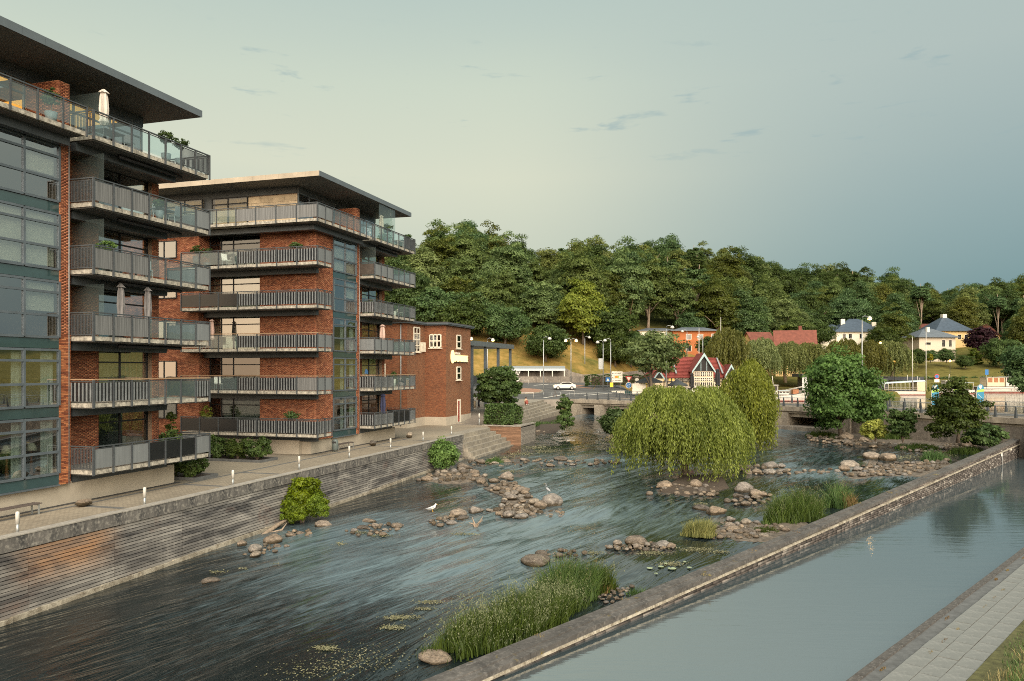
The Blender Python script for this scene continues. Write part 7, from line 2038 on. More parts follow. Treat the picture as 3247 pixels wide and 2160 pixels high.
# boat mostly hidden by the maple, boat behind the willow
o = boat(2625, 0, 165, 'white boat with dark red waterline glimpsed behind the maple', 0.0, 8, 2.6, 1.2, -1); hull(o, 8.5, 2.7, 1.2, 'white_paint', bow=-1, sheer=.8); cabin(o, -1.8, 1.0, 1.9, 1.2, 2.9, 2, roof='white_paint')
o = empty('boat', at(2196, 1285, 141) * 1.0, 0.1, 'white cabin boat laid up in front of the half-timbered house', 'boat'); o.location.z = 4.05
hull(o, 6.2, 2.2, .9, 'white_paint', bow=1, sheer=.5); cabin(o, -2.3, 1.6, 1.7, .9, 1.75, 4, roof='white_paint')
# beach-flag banners
def banner(x, yt, yb, d, label):
    a, b_ = at(x, yt, d), at(x, yb, d); h = a.z - b_.z
    o = empty('banner', (b_.x, b_.y, b_.z), R(-4), label, 'banner', 'blue harbour banners')
    p = MB(); p.tube([(-.48, 0, -1.2), (-.46, 0, h * .6), (-.36, 0, h * .9), (0, 0, h)], .03, 6); p.build('pole', ['lamp_white'], o)
    pr = [(-.46, .02), (.32, .02), (.46, h * .45), (.46, h * .80), (.30, h * .95), (0, h), (-.3, h * .93), (-.44, h * .75)]
    f = MB(); f.wedge([(q, 0, z) for q, z in pr], [(q, .012, z) for q, z in pr]); c = f.build('flag', ['banner_blue'], o)
    g = MB(); g.wedge([(-.45, -.004, h * .58), (.46, -.004, h * .63), (.46, -.004, h * .76), (-.45, -.004, h * .70)], [(-.45, -.012, h * .58), (.46, -.012, h * .63), (.46, -.012, h * .76), (-.45, -.012, h * .70)]); g.build('green_band', ['banner_green'], c)
    for dx, dzz, r_ in ((0, 0, .17), (.12, .10, .1), (-.12, .08, .1), (.03, -.15, .1)):
        e = MB(); e.wedge([(dx + r_ * math.cos(i * .628), -.004, h * .86 + dzz + r_ * math.sin(i * .628)) for i in range(10)], [(dx + r_ * math.cos(i * .628), -.012 - r_ * .02, h * .86 + dzz + r_ * math.sin(i * .628)) for i in range(10)]); e.build('emblem', ['cloth_white'], c)
    e = MB(); e.wedge([(-.3, -.004, h * .5), (-.26, -.004, h * .5), (.2, -.004, h * .32), (.16, -.004, h * .32)], [(-.3, -.01, h * .5), (-.26, -.01, h * .5), (.2, -.01, h * .32), (.16, -.01, h * .32)]); e.build('stroke', ['cloth_white'], c)
banner(2965, 1218, 1284, 100, 'blue beach-flag banner in front of the wheelhouse boat, first from the maple')
banner(3033, 1216, 1270, 112, 'blue beach-flag banner half hidden by the spiky tree')
banner(3108, 1218, 1282, 98, 'blue beach-flag banner before the large passenger boat')
# kiosk
def kiosk():
    d = 178; a, c = at(2537, 1238, d), at(2745, 1238, d); L = c.x - a.x; h = at(0, 1186, d).z - 4.0
    o = empty('harbour_kiosk', (a.x, d, 4.0), 0, 'dark flat-roofed kiosk with pale wall panel behind the maple', 'kiosk')
    b = MB(); b.box(1.2, L, 0, 5, 0, h - .7); b.build('wall', ['dark_slate'], o)
    b = MB(); b.box(0, L + .6, -1.2, 5.4, h - .7, h); b.build('roof', ['dark_slate'], o)
    b = MB(); b.box(0.1, 1.4, -.9, -.8, 0, h - .71); b.build('side_panel', ['galvanised'], o)
    b = MB(); b.box(4.2, 7.4, -.06, -.003, h - 1.9, h - .75); b.build('sign_panel', ['galvanised'], o)
    b = MB(); b.box(4.2, 7.4, -.06, -.003, .9, h - 2.0); b.build('serving_hatch', ['pane_dark'], o)
    b = MB(); b.box(1.7, 3.7, -.05, -.003, 0.05, 2.7); b.build('doorway', ['interior_dark'], o)
kiosk()
def wc():
    d = 204; a = at(2755, 1232, d)
    o = empty('harbour_shed', (a.x, d - 4, 4.0), 0, 'dark shed with white symbols at the harbour quay', 'shed'); h = 3.0
    b = MB(); b.box(0, 3.0, 0, 3, 0, h); b.build('wall', ['dark_slate'], o); b = MB(); b.box(-.3, 3.4, -.4, 3.3, h, h + .2); b.build('roof', ['dark_metal'], o)
    for x in (.9, 1.5, 2.3): b = MB(); b.box(x - .1, x + .1, -.03, -.003, 1.2, 2.1); b.build('symbol', ['sign_white'], o)
wc()
hedge(at(3020, 1225, 226), 0, 40, 2.0, 2.6, .45, 'leaf_hedge', 5200, 'long trimmed hedge behind the moored boats', 7)
hedge(at(3060, 1190, 262), -.06, 56, 2.6, 3.0, .5, 'leaf_linden', 6500, 'dark clipped hedge climbing the lawn', 8)
wall_run('harbour_wall', [(2480, 1236, 1262, 166), (2620, 1240, 1264, 170), (2760, 1241, 1262, 173)], 0, 0, 'old_concrete', 'stone harbour wall below the kiosk', thick=1)
wall_run('harbour_fence', [(2815, 1194, 1206, 206), (2930, 1195, 1207, 210)], 0, 0, 'dark_slate', 'dark board fence on the harbour lawn', 'fence', .15)

# ------------------------------------------------------------------ houses
def on_hill(x, y):
    for d in np.arange(150, 620, 1.0):
        p = at(x, y, d)
        if p.z <= float(hill_z(p.x, p.y)): return p
    return at(x, y, 400)
HOUSES = []
def house(name, label, x, yb, d, w_, dep, hw, roof_h, roof='hip', wall='plaster_white', rmat='roof_slate_blue', rz=0.0, wins=None, over=.5, chim=(), cmat='plaster_white', base=None, wmat='white_frame'):
    """walls, roof with overhang, framed windows with panes, chimneys; x, yb: photo point of the middle of its foot"""
    p = at(x, yb, d); HOUSES.append((p.x, p.y, max(w_, dep)))
    o = empty(name, p, rz, label, 'house')
    b = MB(); b.box(-w_ / 2, w_ / 2, 0, dep, -6, hw)
    if roof == 'gable_front': b.wedge([(-w_ / 2, 0, hw), (w_ / 2, 0, hw), (0, 0, hw + roof_h)], [(-w_ / 2, dep, hw), (w_ / 2, dep, hw), (0, dep, hw + roof_h)])
    if roof == 'gable_side': b.wedge([(-w_ / 2, 0, hw), (-w_ / 2, dep, hw), (-w_ / 2, dep / 2, hw + roof_h)], [(w_ / 2, 0, hw), (w_ / 2, dep, hw), (w_ / 2, dep / 2, hw + roof_h)])
    b.build('wall', [wall], o)
    e = over; r_ = MB(); t_ = .18
    if roof == 'hip':
        rl = max(0, w_ / 2 - dep / 2) if w_ > dep else 0
        V = [(-w_ / 2 - e, -e, hw), (w_ / 2 + e, -e, hw), (w_ / 2 + e, dep + e, hw), (-w_ / 2 - e, dep + e, hw), (-rl, dep / 2, hw + roof_h), (rl + .01, dep / 2, hw + roof_h)]
        V += [(x_, y_, z_ - t_) for x_, y_, z_ in V[:4]]
        r_.add(V, [(0, 1, 5, 4), (1, 2, 5), (2, 3, 4, 5), (3, 0, 4), (0, 6, 7, 1), (1, 7, 8, 2), (2, 8, 9, 3), (3, 9, 6, 0), (6, 9, 8, 7)])
    elif roof == 'gable_front':
        k = roof_h / (w_ / 2)
        for s in (-1, 1):
            A = [(0, -e, hw + roof_h + .02), (s * (w_ / 2 + e), -e, hw - k * e + .02), (s * (w_ / 2 + e), dep + e, hw - k * e + .02), (0, dep + e, hw + roof_h + .02)]
            r_.wedge(A if s > 0 else A[::-1], [(x_, y_, z_ + t_) for x_, y_, z_ in (A if s > 0 else A[::-1])])
    elif roof == 'gable_side':
        k = roof_h / (dep / 2)
        for s in (-1, 1):
            ye = dep / 2 + s * (dep / 2 + e)
            A = [(-w_ / 2 - e, dep / 2, hw + roof_h + .02), (w_ / 2 + e, dep / 2, hw + roof_h + .02), (w_ / 2 + e, ye, hw - k * e + .02), (-w_ / 2 - e, ye, hw - k * e + .02)]
            r_.wedge(A, [(x_, y_, z_ + t_) for x_, y_, z_ in A])
    elif roof == 'flat': r_.box(-w_ / 2 - e, w_ / 2 + e, -e, dep + e, hw, hw + .3); r_.wedge([(-w_ / 2, 0, hw + .3), (w_ / 2, 0, hw + .3), (w_ / 2, dep, hw + .3), (-w_ / 2, dep, hw + .3)], [(-w_ / 4, dep * .4, hw + roof_h), (w_ / 4, dep * .4, hw + roof_h), (w_ / 4, dep * .6, hw + roof_h), (-w_ / 4, dep * .6, hw + roof_h)])
    ro = r_.build('roof', [rmat], o)
    for cx_, cy_, cz_, cw_ in chim:
        c = MB(); c.box(cx_ - cw_ / 2, cx_ + cw_ / 2, cy_ - cw_ / 2, cy_ + cw_ / 2, hw, cz_); c.build('chimney', [cmat], ro)
    for wx, wz, ww, wh in (wins or []):
        f = MB(); f.box(wx - ww / 2 - .1, wx + ww / 2 + .1, -.07, -.003, wz - .1, wz + wh + .1); fo = f.build('window', [wmat], o)
        for s in (-1, 1):
            g = MB(); g.box(wx + (s - 1) * ww / 4 + .03 * (s < 0) , wx + (s + 1) * ww / 4 - .03, -.09, -.072, wz, wz + wh); g.build('pane', ['window_black'], fo)
    return o
# orange house
o = house('orange_house', 'orange rendered house with grey roof and blue balcony on the slope', 2205, 1124, 225, 13.0, 9, 6.8, 1.2, 'flat', 'house_orange', 'roof_grey', wins=[(-2.0, 4.4, 1.4, 1.4), (1.4, 4.4, 1.4, 1.4), (-2.0, 1.0, 1.4, 1.4), (1.4, 1.0, 1.4, 1.4), (5.2, 3.9, 1.0, 2.0)], over=.9)
b = MB(); b.box(4.2, 8.2, -1.2, 0, 3.6, 3.75); b.build('balcony_floor', ['lamp_white'], o)
b = MB(); b.box(4.2, 8.2, -1.25, -1.2, 3.8, 4.9); b.build('balcony_screen', ['balcony_blue'], o)
for x_ in (5.6, 7.8):
    b = MB(); b.tube([(x_, -1.0, -4), (x_, -1.0, 3.6)], .07, 6); b.build('post', ['lamp_white'], o)
house('white_house', 'white house glimpsed through the linden left of the orange house', 2085, 1120, 228, 11, 9, 6.5, 1.0, 'flat', 'plaster_white', 'roof_grey', wins=[(-2.5, 4.2, 1.2, 1.3), (1.5, 4.2, 1.2, 1.3), (-2.5, 1, 1.2, 1.3)])
house('red_roof_house', 'long red-tiled house with skylight behind the willows', 2522, 1125, 215, 10.5, 9, 2.2, 4.6, 'gable_side', 'plaster_yellow', 'tile_red', -0.3, chim=((1.5, 5, 8.2, .9),), cmat='tile_red')
house('red_roof_house', 'red-tiled house end with pale gable among the willows', 2428, 1125, 226, 7.0, 8, 2.6, 4.0, 'gable_side', 'plaster_yellow', 'tile_red', 0.25)
o = house('white_villa', 'white villa with blue slate hip roof and two chimneys', 2725, 1098, 262, 15.0, 12, 5.0, 4.6, 'hip', 'plaster_white', 'roof_slate_blue', -.1, wins=[(-5.0, 2.6, 1.0, 1.6), (-3, 2.6, 1.0, 1.6), (0.5, 2.6, 1.0, 1.6), (3.0, 2.6, 1.0, 1.6), (5.5, 2.6, 1.0, 1.6)], over=.8, chim=((-4.3, 4, 9.4, 1.3), (5.4, 2.5, 8.2, 1.3)))
house('white_villa_wing', 'lower slate-roofed wing left of the white villa', 2650, 1098, 264, 10, 9, 4.6, 3.0, 'hip', 'plaster_white', 'roof_slate_blue', -.1, wins=[(2.0, 2.4, 1.0, 1.5), (3.8, 2.4, 1.0, 1.5)], over=.6)
house('beige_villa', 'beige villa with low grey hip roof and small balcony', 2972, 1128, 258, 13.0, 10, 6.2, 3.0, 'hip', 'plaster_beige', 'roof_grey', 0.12, wins=[(-3.4, 3.6, 2.0, .8), (2.2, 3.0, 1.2, 2.2), (4.6, 3.0, 1.0, 2.2), (4.6, .2, 1.0, 1.6)], over=1.0, chim=((-1.4, 3, 9.6, .9),))
house('yellow_villa', 'yellow villa with steep dark-blue pyramid roof', 3025, 1105, 290, 13.5, 13, 6.6, 5.8, 'hip', 'plaster_yellow', 'roof_slate_blue', 0.05, wins=[(2.0, 3.5, 1.2, 1.6), (4.6, 3.5, 1.2, 1.6)], over=.8, chim=((0, 6.5, 13.2, 1.6),))
house('red_roof_house', 'broad red roof behind the beige villa', 2945, 1085, 318, 22, 11, 3.0, 4.6, 'gable_side', 'plaster_cream', 'tile_red', 0.0)
house('red_turret_house', 'house with pointed red turret roof behind the purple beech', 3112, 1098, 320, 10, 10, 6.0, 8.0, 'hip', 'plaster_cream', 'tile_red', 0.0, over=.8)
house('yellow_house', 'small yellow house with red gable at the right-hand slope', 3160, 1110, 300, 8, 9, 3.6, 2.8, 'gable_front', 'plaster_yellow', 'tile_red', 0.2, wins=[(0, 3.0, 1.6, 1.4), (0, .5, 2.2, 1.4)], chim=((2.5, 5, 7.0, .8),), cmat='tile_red')
house('hill_house', 'pale gabled house high up in the wood', 2045, 982, 262, 7.5, 7, 3.2, 2.8, 'gable_front', 'plaster_beige', 'roof_grey', 0.25, wins=[])
# half-timbered house
def timbered():
    d = 148; p = at(2195, 1256, d); o = empty('half_timbered_house', (p.x, d, 4.1), 0, 'half-timbered cream house with red roof and pale-blue gables', 'house')
    HOUSES.append((p.x, d, 18)); k = d / F
    X = lambda x: (x - 2195) * k; Z = lambda y: CZ - (y - HY) * k - 4.1
    he = Z(1196)
    b = MB(); b.box(X(2075), X(2312), 0.3, 8, -.2, he); b.build('wall', ['plaster_cream'], o)
    r_ = MB()
    A = [(X(2062), -.4, he - .1), (X(2320), -.4, he - .1), (X(2288), 3.6, Z(1134)), (X(2105), 3.6, Z(1128))]; Bk = [(X(2062), 8.6, he - .1), (X(2320), 8.6, he - .1)]
    r_.add(A + Bk, [(0, 1, 2, 3), (1, 5, 2), (5, 4, 3, 2), (4, 0, 3), (0, 4, 5, 1)]); ro = r_.build('roof', ['roof_red'], o)
    n = 15
    for i in range(n):                                   # pantile courses as low ridges across the slope
        f = (i + .5) / n; a = Vector(A[0]).lerp(Vector(A[3]), f); c = Vector(A[1]).lerp(Vector(A[2]), f)
        q = MB(); q.tube([a + Vector((0, -.03, .03)), c + Vector((0, -.03, .03))], .045, 4); q.build('tile_course', ['roof_red'], ro)
    for x in (2141, 2300 - 12):
        q = MB(); q.wedge([(X(x), -.2, he + .6), (X(x + 5), -.2, he + .6), (X(x), 3.2, Z(1137)), (X(x - 4), 3.2, Z(1137))], [(X(x), -.3, he + .75), (X(x + 5), -.3, he + .75), (X(x), 3.1, Z(1136) + .15), (X(x - 4), 3.1, Z(1136) + .15)]); q.build('flashing', ['galvanised'], ro)
    # main gable bay
    gx0, gx1, gp = X(2190), X(2252), X(2222); zg, za = Z(1176), Z(1128)
    b = MB(); b.box(gx0, gx1, -2.2, 3, -.2, zg); b.build('bay', ['plaster_cream'], o)
    g = MB(); g.wedge([(gx0, -2.2, zg), (gx1, -2.2, zg), (gp, -2.2, za)], [(gx0, 3.4, zg), (gx1, 3.4, zg), (gp, 3.4, za)]); g.build('gable', ['timber_black'], o)
    for s, xe in ((-1, gx0 - .35), (1, gx1 + .35)):
        q = MB(); A_ = [(gp, -2.55, za + .45), (xe, -2.55, zg - .1), (xe, 3.4, zg - .1), (gp, 3.4, za + .45)]; A_ = A_ if s > 0 else A_[::-1]
        q.wedge(A_, [(x, y, z - .15) for x, y, z in A_]); q.build('gable_roof', ['roof_red'], o)
        q = MB(); B_ = [(gp, -2.62, za + .5), (xe, -2.62, zg - .05), (xe + s * .05, -2.62, zg - .55), (gp, -2.62, za - .15)]; B_ = B_ if s > 0 else B_[::-1]
        q.wedge(B_, [(x, y + .1, z) for x, y, z in B_]); q.build('bargeboard', ['barge_blue'], o)
    for x in (-.55, .55): q = MB(); q.box(gp + x - .05, gp + x + .05, -2.3, -2.2, zg, za - .9); q.build('batten', ['barge_blue'], o)
    for i in range(3):                                   # gallery windows and doors of the bay
        a0 = gx0 + .12 + i * (gx1 - gx0 - .2) / 3; a1 = a0 + (gx1 - gx0) / 3 - .18
        for z0, z1, nm in ((Z(1193), Z(1179), 'window'), (Z(1208), Z(1197), 'window'), (Z(1236), Z(1211), 'window')):
            f = MB(); f.box(a0, a1, -2.28, -2.203, z0, z1); fo = f.build(nm, ['white_frame'], o)
            for j in range(3):
                for m2 in range(2):
                    q = MB(); w_ = (a1 - a0) / 3; hh = (z1 - z0) / 2; q.box(a0 + j * w_ + .06, a0 + (j + 1) * w_ - .05, -2.30, -2.283, z0 + m2 * hh + .06, z0 + (m2 + 1) * hh - .05); q.build('pane', ['window_black'], fo)
    q = MB(); q.box(gx0 - .06, gx1 + .06, -2.25, -2.203, Z(1178), Z(1175)); q.build('beam', ['timber_black'], o)
    # timber frame of the long front
    xs = [2083 + i * 11.6 for i in range(10)] + [2262 + i * 10 for i in range(6)]
    for x in xs:
        q = MB(); q.box(X(x) - .07, X(x) + .07, .2, .297, -.1, he - .1); q.build('timber_post', ['timber_black'], o)
    for x0, x1 in ((2075, 2189), (2253, 2312)):
        for y in (1199, 1211, 1235):
            q = MB(); q.box(X(x0), X(x1), .21, .29, Z(y) - .07, Z(y) + .07); q.build('timber_rail', ['timber_black'], o)
    for i, x in enumerate((2089, 2101, 2112, 2124, 2135, 2147, 2159, 2170, 2181, 2267, 2277, 2292)):
        lit = i in (1, 3, 4)
        f = MB(); f.box(X(x - 4.2), X(x + 4.2), .16, .199, Z(1209), Z(1200)); fo = f.build('window', ['white_frame'], o)
        for s in (-1, 1): q = MB(); q.box(X(x) + (s - 1) * .11 + .02, X(x) + (s + 1) * .11 - .02, .14, .158, Z(1208), Z(1201)); q.build('pane', ['lamp_window' if lit else 'window_black'], fo)
    for x in (2137, 2150):
        f = MB(); f.box(X(x - 6), X(x + 6), .16, .199, Z(1233), Z(1214)); fo = f.build('window', ['white_frame'], o); q = MB(); q.box(X(x - 4.5), X(x + 4.5), .14, .158, Z(1232), Z(1215)); q.build('pane', ['window_black'], fo)
    for x in (2262, 2275): 
        f = MB(); f.box(X(x - 4), X(x + 4), .16, .199, 0, Z(1211)); fo = f.build('door', ['white_frame'], o); q = MB(); q.box(X(x - 2.5), X(x + 2.5), .14, .158, 1.0, Z(1213)); q.build('pane', ['window_black'], fo)
    # small gables left and right
    for xg, w_, zt_, zb_ in ((2311, 17, 1161, 1194), (2085, 14, 1178, 1200)):
        g = MB(); g.wedge([(X(xg - w_), -1.5, Z(zb_)), (X(xg + w_), -1.5, Z(zb_)), (X(xg), -1.5, Z(zt_))], [(X(xg - w_), 3, Z(zb_)), (X(xg + w_), 3, Z(zb_)), (X(xg), 3, Z(zt_))]); g.build('gable', ['timber_black'], o)
        b = MB(); b.box(X(xg - w_) + .1, X(xg + w_) - .1, -1.45, 3, -.2, Z(zb_)); b.build('bay', ['plaster_cream'], o)
        for s in (-1, 1):
            B_ = [(X(xg), -1.62, Z(zt_) + .35), (X(xg + s * w_) + s * .2, -1.62, Z(zb_) + .1), (X(xg + s * w_) + s * .2, -1.62, Z(zb_) - .35), (X(xg), -1.62, Z(zt_) - .2)]; B_ = B_ if s > 0 else B_[::-1]
            q = MB(); q.wedge(B_, [(x, y + .1, z) for x, y, z in B_]); q.build('bargeboard', ['barge_blue'], o)
            A_ = [(X(xg), -1.55, Z(zt_) + .35), (X(xg + s * w_) + s * .2, -1.55, Z(zb_) + .1), (X(xg + s * w_) + s * .2, 3, Z(zb_) + .1), (X(xg), 3, Z(zt_) + .35)]; A_ = A_ if s > 0 else A_[::-1]
            q = MB(); q.wedge(A_, [(x, y, z - .14) for x, y, z in A_]); q.build('gable_roof', ['roof_red'], o)
timbered()
def open_parasol(x, yt, yb, d, r_, label):
    a, b_ = at(x, yt, d), at(x, yb, d); h = a.z - b_.z
    o = empty('parasol', (b_.x, b_.y, b_.z), 0.2, label, 'parasol'); p = MB(); p.tube([(0, 0, 0), (0, 0, h)], .05, 6); p.build('pole', ['dark_metal'], o)
    c = MB(); n = 8; V = [(r_ * math.cos(2 * math.pi * i / n), r_ * math.sin(2 * math.pi * i / n), h - .95) for i in range(n)] + [(r_ * math.cos(2 * math.pi * i / n), r_ * math.sin(2 * math.pi * i / n), h - 1.2) for i in range(n)] + [(0, 0, h)]
    c.add(V, [(i, (i + 1) % n, 2 * n) for i in range(n)] + [(n + i, n + (i + 1) % n, (i + 1) % n, i) for i in range(n)]); c.build('canopy', ['dark_slate'], o)
open_parasol(2058, 1193, 1252, 140, 2.6, 'large open dark parasol on the terrace left of the trunk')
open_parasol(2148, 1203, 1252, 139, 1.9, 'open dark parasol in front of the timbered wall')
closed_parasol('parasol', at(2275, 1250, 140), 4.6, .42, 'parasol_black', 'closed black parasol right of the main gable')
closed_parasol('parasol', at(2194, 1250, 140), 3.8, .36, 'parasol_black', 'closed black parasol left of the main gable')
closed_parasol('parasol', at(2376, 1250, 140), 4.6, .42, 'parasol_black', 'closed black parasol right of the small gable')
closed_parasol('parasol', at(2326, 1250, 141), 4.4, .38, 'parasol_black', 'closed black parasol beside the small gable')
p = at(2026, 1232, 139); b = MB(); b.box(-1.2, 1.2, 0, .08, 0, 1.9); b.build('wind_break', ['sign_white'], None, (p.x, p.y, 4.6), label='white wind-break panel at the terrace edge', cat='screen')

# ------------------------------------------------------------------ trees: the wooded ridge and the park
BEECH = [make_tree('beech', 300 + i, 17 + i * 1.2, 7.2 + .5 * (i % 3), 8.9, 200, 130, 0.52, ('leaf_beech', 'leaf_olive', 'leaf_dark', 'leaf_beech', 'leaf_dark')[i], 'bark_pale', r0=.42, limbs=14, flat=.34, spread=.30, lump=.5, droop=.5, shell=.35, bottom=-.95, trunk_h=13) for i in range(5)]
BRIGHT = make_tree('maple_far', 310, 15, 6.6, 6.8, 170, 120, .5, 'leaf_bright', 'bark', r0=.35, flat=.4, spread=.28, lump=.35, droop=.4, shell=.45, bottom=-.8)
BUSH = make_tree('bush_far', 311, 9, 5.6, 4.6, 140, 110, .42, 'leaf_linden', 'bark', r0=.25, flat=.5, spread=.3, lump=.4, bottom=-.9)
PINE = make_tree('pine_far', 312, 20, 4.6, 6.0, 80, 62, .7, 'leaf_dark', 'bark_pale', r0=.36, limbs=12, flat=.3, spread=.36, lump=.55, bottom=-.4, trunk_h=19)
WIL = [willow_mesh('willow_far', 320 + i, 7.0, 5.5, 12.5 + i, 900, 'leaf_willow_far', leaf=.60, step=.36, floor=.8, lobes=9, reach=1.4, bushy=.6) for i in range(3)]
wt = MB(); wt.tube([(0, 0, -1), (.3, .1, 4), (-.2, .1, 10)], [.5, .36, .1], 8)
for a in (0.4, 1.7, 3.0, 4.3, 5.5): wt.tube([(.2, .1, 4), (2 * math.cos(a), 1.6 * math.sin(a), 8), (4.2 * math.cos(a), 3.4 * math.sin(a), 9.5)], [.22, .14, .04], 6)
WILT = wt.mesh('willow_far_trunk', ['bark_pale'])
def far_willow(x, yb, d, s, label, i, sz=None):
    p = at(x, yb, d); o = empty('willow_tree', p, i * 1.3, label, 'tree', 'willows along the harbour'); o.scale = (s, s, sz or s); link_mesh('crown', WIL[i % 3], o); link_mesh('trunk', WILT, o)
far_willow(2310, 1205, 185, 1.0, 'tallest weeping willow right of the timbered house', 0, 1.05)
far_willow(2405, 1205, 190, .98, 'drooping willow below the small red gable', 1, .82)
far_willow(2490, 1205, 196, .95, 'drooping willow in front of the long red roof', 2, .72)
far_willow(2575, 1205, 198, 1.05, 'drooping willow left of the white villa', 0, .80)
far_willow(2665, 1205, 203, 1.05, 'drooping willow below the white villa', 1, .86)
far_willow(2745, 1208, 206, .95, 'drooping willow behind the glowing lamp', 2, .80)
far_willow(2825, 1210, 208, 1.1, 'drooping willow at the lawn edge by the flagpole', 0, .92)
far_willow(3110, 1070, 345, 1.1, 'pale willow on the slope above the purple beech', 1)
tr = make_tree('lime', 330, 13.0, 5.8, 5.4, 150, 80, .50, 'leaf_lime', 'bark', r0=.32, flat=.45, spread=.27, lump=.55, bottom=-.8, shell=.3)
tr.place('lime_tree', (at(2072, 1256, 136).x, 136, 4.1), 1.0, 0.3, 'loose light-green lime tree in front of the timbered house')
pb = make_tree('purple', 331, 11.5, 6.0, 5.2, 110, 70, .7, 'leaf_purple', 'bark', r0=.35, flat=.5, spread=.3, lump=.55, bottom=-.7)
p = at(3118, 1142, 262); pb.place('purple_beech', (p.x, p.y, p.z), 1.0, 0, 'dark purple copper beech among the villas')
p = at(3090, 1160, 250); c, C = crown_mesh('thuja', 332, 2.6, 3.2, 2.6, 60, 60, .45, 'leaf_alder_dim', lump=.15); o = empty('conical_shrub', p, 0, 'bright green conical shrub on the lawn', 'shrub'); link_mesh('foliage', c, o)
nt = make_tree('near_maple', 333, 11, 4.4, 5.2, 170, 100, .36, 'leaf_linden', r0=.22, flat=.5, spread=.27, lump=.5)
nt.place('quay_tree', (at(3275, 1300, 104).x, 104, 3.5), 1.0, 0, 'leafy tree cut by the right picture edge above the bridge')
for x, yb, d, s, lab in [(3180, 1170, 240, 1.0, 'rounded dark tree below the small yellow house'), (3235, 1150, 262, 1.25, 'tall dark tree at the right-hand lawn edge'), (2905, 1160, 236, .55, 'small tree in front of the beige villa'), (3000, 1152, 246, .5, 'shrubby tree under the beige villa balcony'), (3060, 1170, 240, .45, 'low garden bush on the hedge line'), (2950, 1150, 244, .42, 'garden bush right of the taller flagpole'), (2600, 1098, 258, .8, 'white-flowering tree left of the villa wing'), (2880, 1060, 300, .8, 'tree between the villas'), (2795, 1120, 250, .9, 'dark tree right of the white villa'), (2250, 1135, 205, .6, 'dark bush below the blue balcony'), (2300, 1140, 205, .7, 'bush between balcony and willow')]:
    p = at(x, yb, d); BUSH.place('garden_tree', p, s * 1.15, x * .1, lab)
p = at(2930, 1140, 242); c, C = crown_mesh('yellow_bush', 340, 3.2, 1.2, .8, 40, 40, .5, 'leaf_yellow'); o = empty('yellow_bush', p, 0, 'low yellow bush behind the flagpole', 'shrub'); link_mesh('foliage', c, o)
for x, yb, d, s, lab in [(1600, 1098, 190, .95, 'dark dense tree on the grass left of the lamp heads'), (1730, 1148, 180, .85, 'lowest dark tree standing out on the dry slope'), (1470, 1085, 195, 1.0, 'dark tree right above the tower roof'), (1400, 1060, 198, 1.1, 'dark tree above the tower eaves'), (1330, 1050, 200, 1.1, 'dark tree between balcony and tower roof'), (1950, 1165, 176, .8, 'bushy tree over the direction sign'), (2000, 1165, 178, .9, 'bushy tree at the bend of the slope road'), (1930, 1110, 190, 1.1, 'bushy tree above the slope road')]:
    p = on_hill(x, yb); BUSH.place('slope_tree', p, s * 1.25, x, lab)
p = on_hill(1840, 1092); BRIGHT.place('bright_maple', p, 1.05, 1, 'bright yellow-green maple in the middle of the wooded slope', sz=1.1)
p = at(2500, 1052, 250); BRIGHT.place('bright_maple', (p.x, p.y, float(hill_z(p.x, p.y))), .85, 2, 'light green maple above the long red roof')
p = at(1330, 1000, 215); BRIGHT.place('bright_maple', (p.x, p.y, float(hill_z(p.x, p.y))), .9, 3, 'light green maple beside the striped balconies')
def forest():
    rg = random.Random(12); P = []
    AREA = [(1150, 1960, .31, 'left slope', 'woods on the left slope'), (1960, 2330, .34, 'middle crest', 'woods on the middle crest'), (2330, 2760, .22, 'long ridge', 'woods on the long ridge'), (2760, 3380, .16, 'far right ridge', 'woods on the far right ridge')]
    words = {0: 'tall beech', 1: 'spreading beech', 2: 'dark beech', 3: 'broad beech', 4: 'dark layered beech'}
    tries = 0
    while len(P) < 240 and tries < 20000:
        tries += 1
        b = rg.uniform(1130, 3400); t_ = rg.uniform(0.16, 1.06)
        ft, cr = np.interp(b, BX, FOOT), np.interp(b, BX, CREST)
        y = ft + (cr - ft) * t_; x = (b - CX) / F * y
        ar = [a for a in AREA if a[0] <= b < a[1]]
        lim = ar[0][2] if ar else .25
        if t_ < lim: continue
        sp_ = 7.0 + y * 0.010
        if any((x - q[0]) ** 2 + (y - q[1]) ** 2 < sp_ * sp_ for q in P): continue
        if any(abs(x / y * hy - hx) < hs * .62 and y < hy + hs * .8 and y > hy - (8 if hs < 8 else 200 if b > 2560 else 45) for hx, hy, hs in HOUSES): continue
        P.append((x, y)); i = rg.randrange(5); where = ar[0][3] if ar else 'outer slope'
        top = ' on the skyline of the ' if t_ > .9 else ' just below the skyline of the ' if t_ > .6 else ' low on the '
        s = rg.uniform(.85, 1.2)
        z = float(hill_z(x, y)) - .3
        if rg.random() < .10 and t_ > .4: PINE.place('pine_tree', (x, y, z), s, rg.uniform(0, 6), 'bare-stemmed pine' + top + where, 'tree', 'pines of the ' + where)
        else: BEECH[i].place('beech_tree', (x, y, z), s, rg.uniform(0, 6), words[i] + top + where, 'tree', (ar[0][4] if ar else 'woods on the left slope'))
